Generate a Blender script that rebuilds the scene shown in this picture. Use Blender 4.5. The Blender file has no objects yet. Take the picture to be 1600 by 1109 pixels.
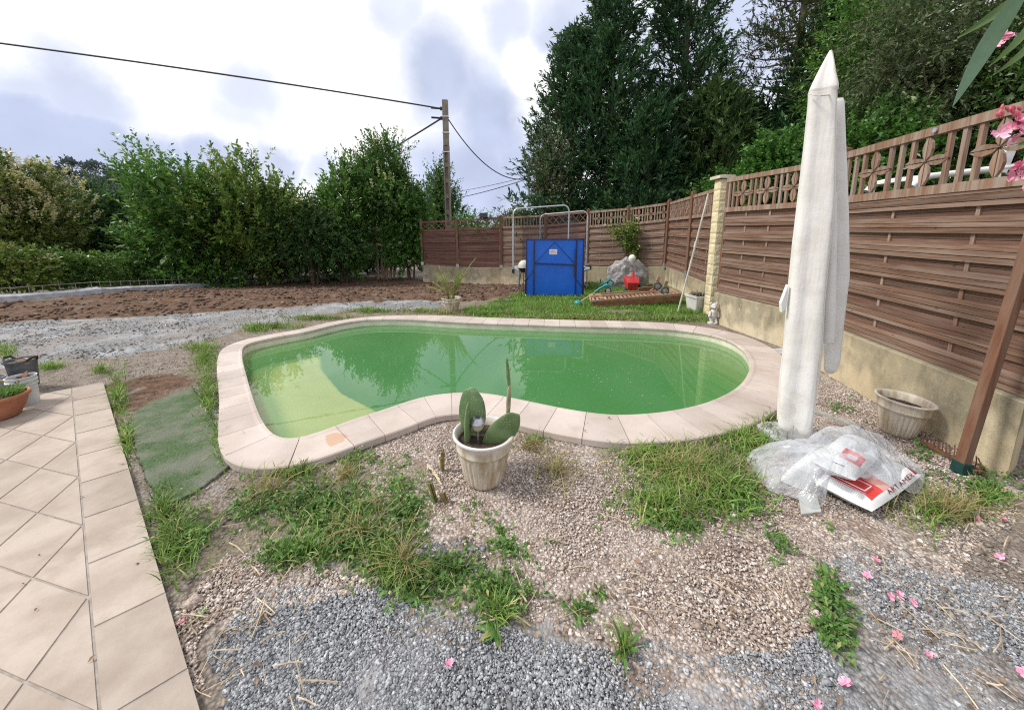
import bpy, bmesh, math, random
import numpy as np
from mathutils import Vector, Matrix, noise as mnoise

C = bpy.context.scene
COL = C.collection
R = random.Random(7)
NR = np.random.default_rng(7)
V = Vector
rad = math.radians

# ------------------------------------------------------------------ camera
F, PHI, CX, PY, H = 560.0, rad(9.4), 800.0, 451.0, 1.6
cp, sp = math.cos(PHI), math.sin(PHI)
cam = bpy.data.objects.new('camera', bpy.data.cameras.new('camera'))
COL.objects.link(cam)
cam.location = (0, 0, H)
cam.rotation_euler = (rad(90) - PHI, 0, 0)
cam.data.sensor_width = 36.0
cam.data.lens = 36.0 * F / 1600
cam.data.shift_y = -(554.5 - PY) / 1600
cam.data.clip_start = 0.05
cam.data.clip_end = 2000
C.camera = cam

# ------------------------------------------------------------------ sun, sky, exposure
SUN_EL, SUN_AZ = rad(48), rad(-92)          # azimuth from +Y towards +X
sun = bpy.data.objects.new('sun', bpy.data.lights.new('sun', 'SUN'))
COL.objects.link(sun)
sun.data.energy = 3.4
sun.data.angle = rad(14)
sun.data.color = (1.0, 0.95, 0.87)
sdir = V((math.sin(SUN_AZ) * math.cos(SUN_EL), math.cos(SUN_AZ) * math.cos(SUN_EL), math.sin(SUN_EL)))
sun.rotation_euler = sdir.to_track_quat('Z', 'Y').to_euler()
C.view_settings.view_transform = 'Standard'
C.view_settings.look = 'None'
C.view_settings.exposure = 0.1
C.view_settings.gamma = 1.0
C.cycles.use_denoising = False
C.cycles.pixel_filter_type = 'BLACKMAN_HARRIS'
C.cycles.filter_width = 1.15
C.cycles.sample_clamp_indirect = 4.0
C.cycles.max_bounces = 8
C.cycles.transparent_max_bounces = 16


def ray(px, py):
    x, y = (px - CX) / F, -(py - PY) / F
    return V((x, cp + y * sp, -sp + y * cp))


def at_z(px, py, z=0.0):
    d = ray(px, py)
    return V((0, 0, H)) + d * ((z - H) / d.z)


def at_y(px, py, Y):
    d = ray(px, py)
    return V((0, 0, H)) + d * (Y / d.y)


def sst(a, b, x):
    t = min(1, max(0, (x - a) / (b - a)))
    return t * t * (3 - 2 * t)


def terr(X, Y):
    return -0.5 * sst(8.2, 13.8, Y) * sst(-4.6, 0.5, -X)


def G(px, py):
    z = 0.0
    for _ in range(12):
        p = at_z(px, py, z)
        z = 0.5 * z + 0.5 * terr(p.x, p.y)
    return V((p.x, p.y, terr(p.x, p.y)))


def z_at(Y, py):
    """height seen at picture row py on a vertical at forward distance Y"""
    yv = (PY - py) / F
    return H + Y * (yv * cp - sp) / (cp + yv * sp)


def x_at(px, Y, z):
    return (px - CX) / F * (Y * cp - (z - H) * sp)


w = bpy.data.worlds.new('World')
C.world = w
w.use_nodes = True
nt = w.node_tree
nt.nodes.clear()


def N(nt, t, **kw):
    n = nt.nodes.new(t)
    for k, v in kw.items():
        setattr(n, k, v)
    return n


def mathn(nt, op, a, b=None, clamp=False):
    n = N(nt, 'ShaderNodeMath', operation=op, use_clamp=clamp)
    for i, v in enumerate((a, b)):
        if v is None:
            continue
        if isinstance(v, (int, float)):
            n.inputs[i].default_value = v
        else:
            nt.links.new(v, n.inputs[i])
    return n.outputs[0]


def maprange(nt, v, a, b, c=0.0, d=1.0, smooth=True):
    n = N(nt, 'ShaderNodeMapRange', interpolation_type='SMOOTHSTEP' if smooth else 'LINEAR')
    nt.links.new(v, n.inputs[0])
    for i, x in enumerate((a, b, c, d)):
        n.inputs[i + 1].default_value = x
    return n.outputs[0]


def mixc(nt, fac, a, b, mode='MIX'):
    n = N(nt, 'ShaderNodeMix', data_type='RGBA', blend_type=mode)
    if isinstance(fac, (int, float)):
        n.inputs[0].default_value = fac
    else:
        nt.links.new(fac, n.inputs[0])
    for i, v in ((6, a), (7, b)):
        if isinstance(v, tuple):
            n.inputs[i].default_value = (*v[:3], 1)
        else:
            nt.links.new(v, n.inputs[i])
    return n.outputs[2]


tc = N(nt, 'ShaderNodeTexCoord')
DIR = tc.outputs['Generated']
sky = N(nt, 'ShaderNodeTexSky', sky_type='NISHITA')
sky.sun_disc = False
sky.sun_elevation = SUN_EL
sky.sun_rotation = SUN_AZ
skyb = N(nt, 'ShaderNodeVectorMath', operation='SCALE')
nt.links.new(sky.outputs[0], skyb.inputs[0])
skyb.inputs[3].default_value = 0.10
nz = N(nt, 'ShaderNodeTexNoise')
nz.inputs['Scale'].default_value = 3.2
nz.inputs['Detail'].default_value = 9
nz.inputs['Roughness'].default_value = 0.58
nt.links.new(DIR, nz.inputs['Vector'])
nsub = N(nt, 'ShaderNodeVectorMath', operation='SUBTRACT')
nt.links.new(nz.outputs['Color'], nsub.inputs[0])
nsub.inputs[1].default_value = (0.5, 0.5, 0.5)
nsc = N(nt, 'ShaderNodeVectorMath', operation='MULTIPLY_ADD')
nt.links.new(nsub.outputs[0], nsc.inputs[0])
nsc.inputs[1].default_value = (0.24, 0.24, 0.24)
nt.links.new(DIR, nsc.inputs[2])
WD = nsc.outputs[0]


def blobs(lst):
    out = None
    for px, py, r0, r1, amt in lst:
        d = ray(px, py).normalized()
        ds = N(nt, 'ShaderNodeVectorMath', operation='DISTANCE')
        nt.links.new(WD, ds.inputs[0])
        ds.inputs[1].default_value = d
        m = maprange(nt, ds.outputs['Value'], r0, r1, amt, 0.0)
        out = m if out is None else mathn(nt, 'MAXIMUM', out, m)
    return out


# lavender grey undersides of the clouds, where the photograph has them
grey = blobs([(95, 130, .03, .13, .85), (10, 135, .02, .10, .8), (400, 120, .03, .12, .7), (385, 160, .02, .10, .6), (690, 130, .04, .18, .95),
              (760, 190, .05, .22, 1), (800, 50, .03, .12, .75), (900, 40, .04, .18, .85), (30, 225, .06, .13, 1), (130, 230, .05, .12, 1),
              (230, 245, .05, .12, 1), (330, 255, .05, .11, .95), (430, 262, .03, .10, .9), (500, 275, .02, .10, .8), (740, 290, .08, .26, 1),
              (1150, 50, .06, .25, .9), (810, 270, .06, .2, 1), (1000, 150, .1, .3, .8), (620, 20, .03, .12, .6), (480, 40, .02, .08, .4)])
white = blobs([(905, 150, .02, .10, .9), (840, 110, .03, .09, .8), (820, 180, .01, .07, .5)])
n2 = N(nt, 'ShaderNodeTexNoise')
n2.inputs['Scale'].default_value = 2.3
n2.inputs['Detail'].default_value = 6
nt.links.new(DIR, n2.inputs['Vector'])
rest = maprange(nt, n2.outputs['Fac'], 0.42, 0.62, 0, 0.85)
# away from the part of the sky that the photograph shows, the clouds are free noise
sep = N(nt, 'ShaderNodeSeparateXYZ')
nt.links.new(DIR, sep.inputs[0])
inview = maprange(nt, sep.outputs['Y'], 0.25, 0.55)
inup = maprange(nt, sep.outputs['Z'], 0.55, 0.75, 1, 0)
iv = mathn(nt, 'MULTIPLY', inview, inup)
greyf = mathn(nt, 'ADD', mathn(nt, 'MULTIPLY', grey, iv), mathn(nt, 'MULTIPLY', rest, mathn(nt, 'SUBTRACT', 1.0, iv)))
greyf = mathn(nt, 'SUBTRACT', greyf, mathn(nt, 'MULTIPLY', white, 0.8), clamp=True)
n3 = N(nt, 'ShaderNodeTexNoise')
n3.inputs['Scale'].default_value = 7
n3.inputs['Detail'].default_value = 6
nt.links.new(DIR, n3.inputs['Vector'])
tex = maprange(nt, n3.outputs['Fac'], 0.3, 0.7, 0.88, 1.1, False)
greyc = N(nt, 'ShaderNodeVectorMath', operation='SCALE')
greyc.inputs[0].default_value = (0.55, 0.62, 0.83)
nt.links.new(tex, greyc.inputs[3])
cl = mixc(nt, greyf, (1.25, 1.25, 1.26), greyc.outputs[0])
gap = maprange(nt, n2.outputs['Fac'], 0.55, 0.75, 0.0, 0.25)
col = mixc(nt, gap, cl, skyb.outputs[0])
bg = N(nt, 'ShaderNodeBackground')
nt.links.new(col, bg.inputs[0])
bg.inputs[1].default_value = 1.0
wo = N(nt, 'ShaderNodeOutputWorld')
nt.links.new(bg.outputs[0], wo.inputs[0])

# ------------------------------------------------------------------ mesh helper
ORIG = {}


def tag(o, label=None, cat=None, group=None, kind=None):
    if label: o['label'] = label
    if cat: o['category'] = cat
    if group: o['group'] = group
    if kind: o['kind'] = kind
    return o


def thing(name, loc, label, cat, group=None):
    o = bpy.data.objects.new(name, None)
    COL.objects.link(o)
    o.location = loc
    o.empty_display_size = 0.1
    ORIG[o.name] = V(loc)
    return tag(o, label, cat, group)


class MB:
    def __init__(s):
        s.v, s.f, s.m = [], [], []

    def add(s, vs, fs, mi=0):
        b = len(s.v)
        s.v += [tuple(v) for v in vs]
        s.f += [tuple(b + i for i in f) for f in fs]
        s.m += [mi] * len(fs)
        return s

    def quad(s, a, b, c, d, mi=0):
        return s.add([a, b, c, d], [(0, 1, 2, 3)], mi)

    def box(s, c, size, rot=None, mi=0):
        x, y, z = (q / 2 for q in size)
        vs = [V((sx * x, sy * y, sz * z)) for sz in (-1, 1) for sy in (-1, 1) for sx in (-1, 1)]
        if rot is not None:
            vs = [rot @ v for v in vs]
        c = V(c)
        return s.add([c + v for v in vs], [(0, 2, 3, 1), (4, 5, 7, 6), (0, 1, 5, 4), (2, 6, 7, 3), (0, 4, 6, 2), (1, 3, 7, 5)], mi)

    def bar(s, p, q, wd, th, up=(0, 0, 1), mi=0):
        p, q, up = V(p), V(q), V(up)
        d = (q - p)
        L = d.length
        d = d / L
        a = d.cross(up)
        if a.length < 1e-4:
            a = d.cross(V((1, 0, 0)))
        a.normalize()
        b = a.cross(d)
        rot = Matrix((a, d, b)).transposed()
        return s.box((p + q) / 2, (wd, L, th), rot, mi)

    def tube(s, pts, r, n=8, cap=True, mi=0):
        pts = [V(p) for p in pts]
        rs = r if isinstance(r, (list, tuple)) else [r] * len(pts)
        vs, fs = [], []
        pa = None
        for i, p in enumerate(pts):
            d = (pts[min(i + 1, len(pts) - 1)] - pts[max(i - 1, 0)]).normalized()
            if pa is None:
                a = d.orthogonal().normalized()
            else:
                a = (pa - d * pa.dot(d)).normalized()
            pa = a
            b = d.cross(a)
            for k in range(n):
                t = 2 * math.pi * k / n
                vs.append(p + (a * math.cos(t) + b * math.sin(t)) * rs[i])
        for i in range(len(pts) - 1):
            for k in range(n):
                k2 = (k + 1) % n
                fs.append((i * n + k, i * n + k2, (i + 1) * n + k2, (i + 1) * n + k))
        if cap:
            fs.append(tuple(range(n - 1, -1, -1)))
            m = (len(pts) - 1) * n
            fs.append(tuple(range(m, m + n)))
        return s.add(vs, fs, mi)

    def lathe(s, prof, c, n=32, flute=None, sy=1.0, mi=0, close=False):
        """prof: (r, z) pairs; flute = (count, depth, z0, z1)"""
        c = V(c)
        vs, fs = [], []
        for r, z in prof:
            for k in range(n):
                t = 2 * math.pi * k / n
                rr = r
                if flute and flute[2] <= z <= flute[3]:
                    rr = r - flute[1] * (0.5 + 0.5 * math.cos(flute[0] * t)) ** 3
                vs.append(c + V((rr * math.cos(t), rr * math.sin(t) * sy, z)))
        for i in range(len(prof) - 1):
            for k in range(n):
                k2 = (k + 1) % n
                fs.append((i * n + k, i * n + k2, (i + 1) * n + k2, (i + 1) * n + k))
        if close:
            fs.append(tuple(range(n - 1, -1, -1)))
            m = (len(prof) - 1) * n
            fs.append(tuple(range(m, m + n)))
        return s.add(vs, fs, mi)

    def prism(s, poly, z0, z1, mi=0):
        n = len(poly)
        vs = [V((x, y, z0)) for x, y in poly] + [V((x, y, z1)) for x, y in poly]
        fs = [tuple(range(n - 1, -1, -1)), tuple(range(n, 2 * n))]
        fs += [(i, (i + 1) % n, n + (i + 1) % n, n + i) for i in range(n)]
        return s.add(vs, fs, mi)

    def ball(s, c, r, nu=16, nv=10, rot=None, mi=0, fn=None):
        c = V(c)
        r = (r, r, r) if isinstance(r, (int, float)) else r
        vs, fs = [], []
        for i in range(nv + 1):
            ph = math.pi * i / nv
            for k in range(nu):
                t = 2 * math.pi * k / nu
                u = V((math.sin(ph) * math.cos(t), math.sin(ph) * math.sin(t), math.cos(ph)))
                v = V((u.x * r[0], u.y * r[1], u.z * r[2]))
                if fn: v = v * fn(u)
                vs.append(c + (rot @ v if rot is not None else v))
        for i in range(nv):
            for k in range(nu):
                k2 = (k + 1) % nu
                fs.append((i * nu + k, (i + 1) * nu + k, (i + 1) * nu + k2, i * nu + k2))
        return s.add(vs, fs, mi)

    def build(s, name, mats, parent=None, smooth=False, bevel=0, sub=0):
        me = bpy.data.meshes.new(name)
        o0 = V((0, 0, 0))
        if parent is not None:
            o0 = ORIG.get(parent.name, o0)
        elif s.v:
            o0 = V((sum(v[0] for v in s.v) / len(s.v), sum(v[1] for v in s.v) / len(s.v), min(v[2] for v in s.v)))
        me.from_pydata([(v[0] - o0.x, v[1] - o0.y, v[2] - o0.z) for v in s.v], [], s.f)
        if not isinstance(mats, (list, tuple)):
            mats = [mats]
        for m in mats:
            me.materials.append(m)
        if len(mats) > 1:
            me.polygons.foreach_set('material_index', s.m)
        if smooth:
            me.polygons.foreach_set('use_smooth', [True] * len(me.polygons))
        me.update()
        o = bpy.data.objects.new(name, me)
        COL.objects.link(o)
        ORIG[o.name] = o0
        if parent is not None:
            o.parent = parent
        else:
            o.location = o0
        if smooth and bevel == 0:
            try:
                me.set_sharp_from_angle(angle=rad(50))
            except Exception:
                pass
        if bevel:
            b = o.modifiers.new('bevel', 'BEVEL')
            b.width = bevel
            b.segments = 2
            b.limit_method = 'ANGLE'
        if sub:
            b = o.modifiers.new('sub', 'SUBSURF')
            b.levels = b.render_levels = sub
        return o


def npmesh(name, co, quads, mat, parent=None, smooth=False, attr=None, origin=None):
    me = bpy.data.meshes.new(name)
    o0 = ORIG.get(parent.name, V((0, 0, 0))) if parent is not None else V(origin or (0, 0, 0))
    co = np.asarray(co, dtype=np.float32) - np.array(o0, dtype=np.float32)
    quads = np.asarray(quads, dtype=np.int32)
    k = quads.shape[1]
    me.vertices.add(len(co))
    me.vertices.foreach_set('co', co.ravel())
    me.loops.add(quads.size)
    me.loops.foreach_set('vertex_index', quads.ravel())
    me.polygons.add(len(quads))
    me.polygons.foreach_set('loop_start', np.arange(0, quads.size, k, dtype=np.int32))
    me.polygons.foreach_set('loop_total', np.full(len(quads), k, dtype=np.int32))
    if smooth:
        me.polygons.foreach_set('use_smooth', np.ones(len(quads), dtype=bool))
    for an, data in (attr or {}).items():
        a = me.color_attributes.new(an, 'FLOAT_COLOR', 'POINT')
        a.data.foreach_set('color', np.asarray(data, dtype=np.float32).ravel())
    me.update(calc_edges=True)
    me.validate()
    me.materials.append(mat)
    o = bpy.data.objects.new(name, me)
    COL.objects.link(o)
    ORIG[o.name] = o0
    if parent is not None:
        o.parent = parent
    else:
        o.location = o0
    return o


# ------------------------------------------------------------------ materials
def new_mat(name):
    m = bpy.data.materials.new(name)
    m.use_nodes = True
    nt = m.node_tree
    return m, nt, nt.nodes['Principled BSDF']


def coords(nt, scale=(1, 1, 1), kind='Object'):
    t = N(nt, 'ShaderNodeTexCoord')
    mp = N(nt, 'ShaderNodeMapping')
    mp.inputs['Scale'].default_value = scale
    nt.links.new(t.outputs[kind], mp.inputs[0])
    return mp.outputs[0]


def noise(nt, vec, scale, detail=4, rough=0.55):
    n = N(nt, 'ShaderNodeTexNoise')
    n.inputs['Scale'].default_value = scale
    n.inputs['Detail'].default_value = detail
    n.inputs['Roughness'].default_value = rough
    nt.links.new(vec, n.inputs['Vector'])
    return n.outputs['Fac']


def bump(nt, bs, h, strength=0.3, dist=0.01):
    b = N(nt, 'ShaderNodeBump')
    b.inputs['Strength'].default_value = strength
    b.inputs['Distance'].default_value = dist
    nt.links.new(h, b.inputs['Height'])
    nt.links.new(b.outputs[0], bs.inputs['Normal'])


def island(nt):
    g = N(nt, 'ShaderNodeNewGeometry')
    return g.outputs['Random Per Island']


def hsv(nt, col, val=None, sat=1.0):
    n = N(nt, 'ShaderNodeHueSaturation')
    n.inputs['Saturation'].default_value = sat
    nt.links.new(col, n.inputs['Color'])
    if val is not None:
        nt.links.new(val, n.inputs['Value'])
    return n.outputs[0]


def plain(name, c, rough=0.6, c2=None, nscale=8, metal=0, isl=0.0, bmp=0, bscale=60, stretch=(1, 1, 1), spec=0.5, lo=.35, hi=.65, c3=None, n3=3, l3=.55, h3=.7):
    m, nt, bs = new_mat(name)
    vec = coords(nt, stretch)
    col = None
    if c2 is not None:
        f = maprange(nt, noise(nt, vec, nscale, 6, .6), lo, hi)
        col = mixc(nt, f, c, c2)
    if c3 is not None:
        f = maprange(nt, noise(nt, vec, n3, 7, .65), l3, h3)
        col = mixc(nt, f, col if col is not None else c, c3)
    if isl:
        v = maprange(nt, island(nt), 0, 1, 1 - isl, 1 + isl, False)
        if col is None:
            rgb = N(nt, 'ShaderNodeRGB'); rgb.outputs[0].default_value = (*c, 1); col = rgb.outputs[0]
        col = hsv(nt, col, v)
    if col is None:
        bs.inputs['Base Color'].default_value = (*c, 1)
    else:
        nt.links.new(col, bs.inputs['Base Color'])
    bs.inputs['Roughness'].default_value = rough
    bs.inputs['Metallic'].default_value = metal
    bs.inputs['Specular IOR Level'].default_value = spec
    if bmp:
        bump(nt, bs, noise(nt, vec, bscale, 5), bmp, 0.01)
    return m


def leafm(name, c1, c2, c3=None, trans=0.25, rough=0.5, spec=0.35, n_scale=1.6):
    """leaf colours differ from leaf to leaf and, gently, from bough to bough"""
    m, nt, bs = new_mat(name)
    r = island(nt)
    col = mixc(nt, r, c1, c2)
    if c3:
        f = maprange(nt, r, 0.86, 0.95)
        col = mixc(nt, f, col, c3)
    v = maprange(nt, noise(nt, coords(nt), n_scale, 3), 0.3, 0.7, 0.7, 1.3, False)
    col = hsv(nt, col, v)
    nt.links.new(col, bs.inputs['Base Color'])
    bs.inputs['Roughness'].default_value = rough
    bs.inputs['Specular IOR Level'].default_value = spec
    tr = N(nt, 'ShaderNodeBsdfTranslucent')
    nt.links.new(col, tr.inputs[0])
    mx = N(nt, 'ShaderNodeMixShader')
    mx.inputs[0].default_value = trans
    nt.links.new(bs.outputs[0], mx.inputs[1])
    nt.links.new(tr.outputs[0], mx.inputs[2])
    out = nt.nodes['Material Output']
    nt.links.new(mx.outputs[0], out.inputs[0])
    return m


def woodm(name, c1, c2, grey, gamt=0.5, axis_scale=(2.0, 2.0, 40.0)):
    m, nt, bs = new_mat(name)
    vec = coords(nt, axis_scale)
    off = N(nt, 'ShaderNodeVectorMath', operation='ADD')
    cmb = N(nt, 'ShaderNodeCombineXYZ')
    isl_ = island(nt)
    s = mathn(nt, 'MULTIPLY', isl_, 37.0)
    for i in range(3):
        nt.links.new(s, cmb.inputs[i])
    nt.links.new(vec, off.inputs[0]); nt.links.new(cmb.outputs[0], off.inputs[1])
    g = noise(nt, off.outputs[0], 1.6, 7, .65)
    col = mixc(nt, maprange(nt, g, .3, .7), c1, c2)
    wv = noise(nt, off.outputs[0], .55, 5, .6)
    col = mixc(nt, mathn(nt, 'MULTIPLY', maprange(nt, wv, .42, .62), gamt), col, grey)
    kn = N(nt, 'ShaderNodeTexVoronoi')
    kn.inputs['Scale'].default_value = 5.0
    nt.links.new(coords(nt, (1, 1, 2.0)), kn.inputs['Vector'])
    col = mixc(nt, maprange(nt, kn.outputs['Distance'], 0.03, 0.11, .75, 0), col, (c1[0] * .35, c1[1] * .3, c1[2] * .3))
    col = hsv(nt, col, maprange(nt, isl_, 0, 1, .75, 1.25, False))
    nt.links.new(col, bs.inputs['Base Color'])
    bs.inputs['Roughness'].default_value = .78
    bs.inputs['Specular IOR Level'].default_value = .25
    bump(nt, bs, g, .5, .006)
    return m


MT = {}
MT['wood'] = woodm('weathered_wood', (.12, .062, .040), (.215, .128, .087), (.29, .225, .18), .5)
MT['wood_red'] = woodm('red_brown_wood', (.105, .046, .035), (.175, .085, .063), (.21, .145, .12), .4)
MT['wood_grey'] = woodm('grey_brown_wood', (.155, .085, .058), (.24, .145, .105), (.31, .25, .2), .8)
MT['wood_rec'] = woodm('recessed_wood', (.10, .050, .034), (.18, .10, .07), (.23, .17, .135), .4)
MT['wood_post'] = woodm('post_wood', (.14, .062, .034), (.21, .105, .062), (.24, .17, .13), .4, (30, 30, 1.5))
MT['wood_slat'] = woodm('trellis_wood', (.17, .095, .062), (.27, .165, .115), (.33, .27, .22), .7, (30, 30, 2.0))
MT['deck'] = woodm('lounger_wood', (.24, .13, .075), (.36, .21, .13), (.36, .29, .23), .6)
MT['deckred'] = plain('red_wood_stain', (.17, .06, .035), .6, (.23, .10, .06), 12, isl=.15)
MT['metal'] = plain('galvanised_steel', (.42, .44, .46), .42, (.55, .57, .6), 20, metal=.75)
MT['darkmetal'] = plain('dark_steel', (.03, .03, .035), .5)
MT['rust'] = plain('rusty_steel', (.10, .05, .03), .8, (.2, .09, .04), 30)
MT['green_metal'] = plain('green_coated_steel', (.005, .035, .032), .45, (.01, .05, .045), 20)
MT['black'] = plain('black_plastic', (.018, .018, .02), .5)
MT['white'] = plain('white_plastic', (.74, .74, .73), .5, (.6, .58, .54), 6)
MT['conc'] = plain('concrete', (.34, .34, .36), .9, (.48, .48, .5), 9, bmp=.5, bscale=40)
MT['polec'] = plain('pole_concrete', (.19, .15, .12), .9, (.27, .23, .18), 5, bmp=.4, bscale=30)
MT['cable'] = plain('cable', (.03, .03, .04), .6)
MT['soil'] = plain('potting_soil', (.035, .022, .015), .95, (.075, .05, .035), 40, bmp=1, bscale=70)
MT['rock'] = plain('grey_rock', (.22, .21, .205), .9, (.42, .40, .38), 5, bmp=1, bscale=12, c3=(.13, .13, .125), n3=7)
MT['wall'] = None
MT['bark'] = plain('bark', (.09, .065, .045), .9, (.16, .12, .085), 12, bmp=.8, bscale=30, stretch=(4, 4, .6))


def wallmat():
    m, nt, bs = new_mat('ochre_render')
    vec = coords(nt)
    col = mixc(nt, maprange(nt, noise(nt, vec, 1.4, 6), .35, .65), (.52, .425, .27), (.62, .54, .38))
    st = coords(nt, (3, 3, 1.1))
    streak = maprange(nt, noise(nt, st, 2.2, 7, .7), .46, .66)
    sepz = N(nt, 'ShaderNodeSeparateXYZ'); nt.links.new(vec, sepz.inputs[0])
    top = maprange(nt, mathn(nt, 'ADD', sepz.outputs['Z'], mathn(nt, 'MULTIPLY', mathn(nt, 'SUBTRACT', noise(nt, vec, 3, 5), .5), 1.3)), .30, .72)
    grime = mathn(nt, 'ADD', mathn(nt, 'MULTIPLY', streak, .30), mathn(nt, 'MULTIPLY', top, .70), clamp=True)
    col = mixc(nt, grime, col, (.215, .19, .13))
    blot = maprange(nt, noise(nt, vec, 6, 7, .7), .6, .72)
    col = mixc(nt, mathn(nt, 'MULTIPLY', blot, .6), col, (.72, .66, .52))
    mos = maprange(nt, noise(nt, vec, 30, 5, .7), .55, .75)
    col = mixc(nt, mathn(nt, 'MULTIPLY', mos, .35), col, (.12, .11, .08))
    nt.links.new(col, bs.inputs['Base Color'])
    bs.inputs['Roughness'].default_value = .95
    bs.inputs['Specular IOR Level'].default_value = .2
    bump(nt, bs, noise(nt, vec, 90, 4), .55, .006)
    return m


MT['wall'] = wallmat()


# ------------------------------------------------------------------ pool outline (inner edge of the coping), world plan
ZC = 0.06           # top of the coping
INNER = [(377, 556), (385, 538), (430, 527), (480, 518), (520, 508), (560, 501), (600, 498.5), (650, 499), (720, 503), (800, 506), (900, 509),
         (1000, 511.5), (1070, 516), (1125, 526), (1158, 542), (1172, 560), (1174, 577), (1162, 598), (1140, 615), (1100, 632),
         (1050, 643), (1000, 648.5), (950, 649), (890, 641), (830, 629), (770, 617), (730, 614), (690, 616.5), (650, 624), (600, 641),
         (550, 657), (510, 672), (475, 684), (448, 687.5), (430, 683), (413, 667), (398, 635), (385, 592)]


def catmull(pts, per=6):
    n, out = len(pts), []
    for i in range(n):
        p0, p1, p2, p3 = (pts[(i + k - 1) % n] for k in range(4))
        for j in range(per):
            t = j / per
            out.append(0.5 * ((2 * p1) + (p2 - p0) * t + (2 * p0 - 5 * p1 + 4 * p2 - p3) * t * t + (3 * p1 - p0 - 3 * p2 + p3) * t ** 3))
    return out


def resample(pts, n):
    L = [0]
    m = len(pts)
    for i in range(m):
        L.append(L[-1] + (pts[(i + 1) % m] - pts[i]).length)
    out, j = [], 0
    for k in range(n):
        t = L[-1] * k / n
        while L[j + 1] < t:
            j += 1
        u = (t - L[j]) / (L[j + 1] - L[j])
        out.append(pts[j].lerp(pts[(j + 1) % m], u))
    return out


_in = catmull([at_z(x, y, ZC).to_2d() for x, y in INNER])
NST = 66
POOL = resample(_in, NST * 6)
for _ in range(6):
    POOL = [(POOL[i - 1] + POOL[i] * 2 + POOL[(i + 1) % len(POOL)]) / 4 for i in range(len(POOL))]


def area(p):
    return sum(p[i].x * p[(i + 1) % len(p)].y - p[(i + 1) % len(p)].x * p[i].y for i in range(len(p))) / 2


SGN = 1 if area(POOL) > 0 else -1


def normals2(pts):
    n = len(pts)
    out = []
    for i in range(n):
        d = (pts[(i + 2) % n] - pts[i - 2]).normalized()
        out.append(V((d.y, -d.x)) * SGN)      # outward
    return out


PN = normals2(POOL)
CW = 0.385
CWS = [CW * (1 - .40 * sst(1.0, 2.6, -p.x)) for p in POOL]
OUTER = [p + q * c for p, q, c in zip(POOL, PN, CWS)]


def inside(poly, X, Y):
    """vectorised point in polygon"""
    r = np.zeros(X.shape, bool)
    n = len(poly)
    for i in range(n):
        x1, y1 = poly[i][0], poly[i][1]
        x2, y2 = poly[(i + 1) % n][0], poly[(i + 1) % n][1]
        if y1 == y2: continue
        c = ((y1 > Y) != (y2 > Y)) & (X < (x2 - x1) * (Y - y1) / (y2 - y1) + x1)
        r ^= c
    return r


MID = [p + q * c * .55 for p, q, c in zip(POOL, PN, CWS)]

# ------------------------------------------------------------------ numpy value noise
_tab = NR.random((257, 257))


def vn(x, y):
    xi, yi = np.floor(x).astype(int), np.floor(y).astype(int)
    fx, fy = x - xi, y - yi
    fx, fy = fx * fx * (3 - 2 * fx), fy * fy * (3 - 2 * fy)
    a, b = xi % 256, yi % 256
    return (_tab[a, b] * (1 - fx) + _tab[a + 1, b] * fx) * (1 - fy) + (_tab[a, b + 1] * (1 - fx) + _tab[a + 1, b + 1] * fx) * fy


def fbm(x, y, o=4):
    s, a, t = 0, 1, 0
    for k in range(o):
        s = s + a * vn(x * 2 ** k + 13 * k, y * 2 ** k + 7 * k); t += a; a *= .5
    return s / t


# ------------------------------------------------------------------ the ground: one sheet with a hole for the pool
def axis(lo, hi, step, far, growth=1.18):
    a = list(np.arange(lo, hi + 1e-6, step))
    s, p = step, hi
    while p < far:
        s *= growth; p += s; a.append(p)
    s, p = step, lo
    pre = []
    while p > -far:
        s *= growth; p -= s; pre.append(p)
    return np.array(pre[::-1] + a)


gx = axis(-5.2, 5.2, .04, 160)
gy = axis(0.3, 8.2, .04, 200, 1.05)
gy = gy[gy > -60]
GX, GY = np.meshgrid(gx, gy)
SX, SY = GX.ravel(), GY.ravel()


def nsst(a, b, x):
    t = np.clip((x - a) / (b - a), 0, 1)
    return t * t * (3 - 2 * t)


def nterr(X, Y):
    return -.5 * nsst(8.2, 13.8, Y) * nsst(-4.6, .5, -X)


def gpoly(pts):
    return [G(x, y).to_2d() for x, y in pts]


def soft(polys, X, Y, blur=.25):
    """jittered coverage of polygons, soft at the rim"""
    acc = np.zeros(X.shape)
    K = 7
    for k in range(K):
        a = 2 * math.pi * k / K
        rr = blur * (0.4 + .6 * (k % 3) / 2)
        jx = (fbm(X * 1.7 + 31, Y * 1.7) - .5) * 1.0 * blur * 4
        jy = (fbm(X * 1.7, Y * 1.7 + 57) - .5) * 1.0 * blur * 4
        for P in polys:
            acc += inside(P, X + rr * math.cos(a) + jx, Y + rr * math.sin(a) + jy)
    return np.clip(acc / K, 0, 1)


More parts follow.
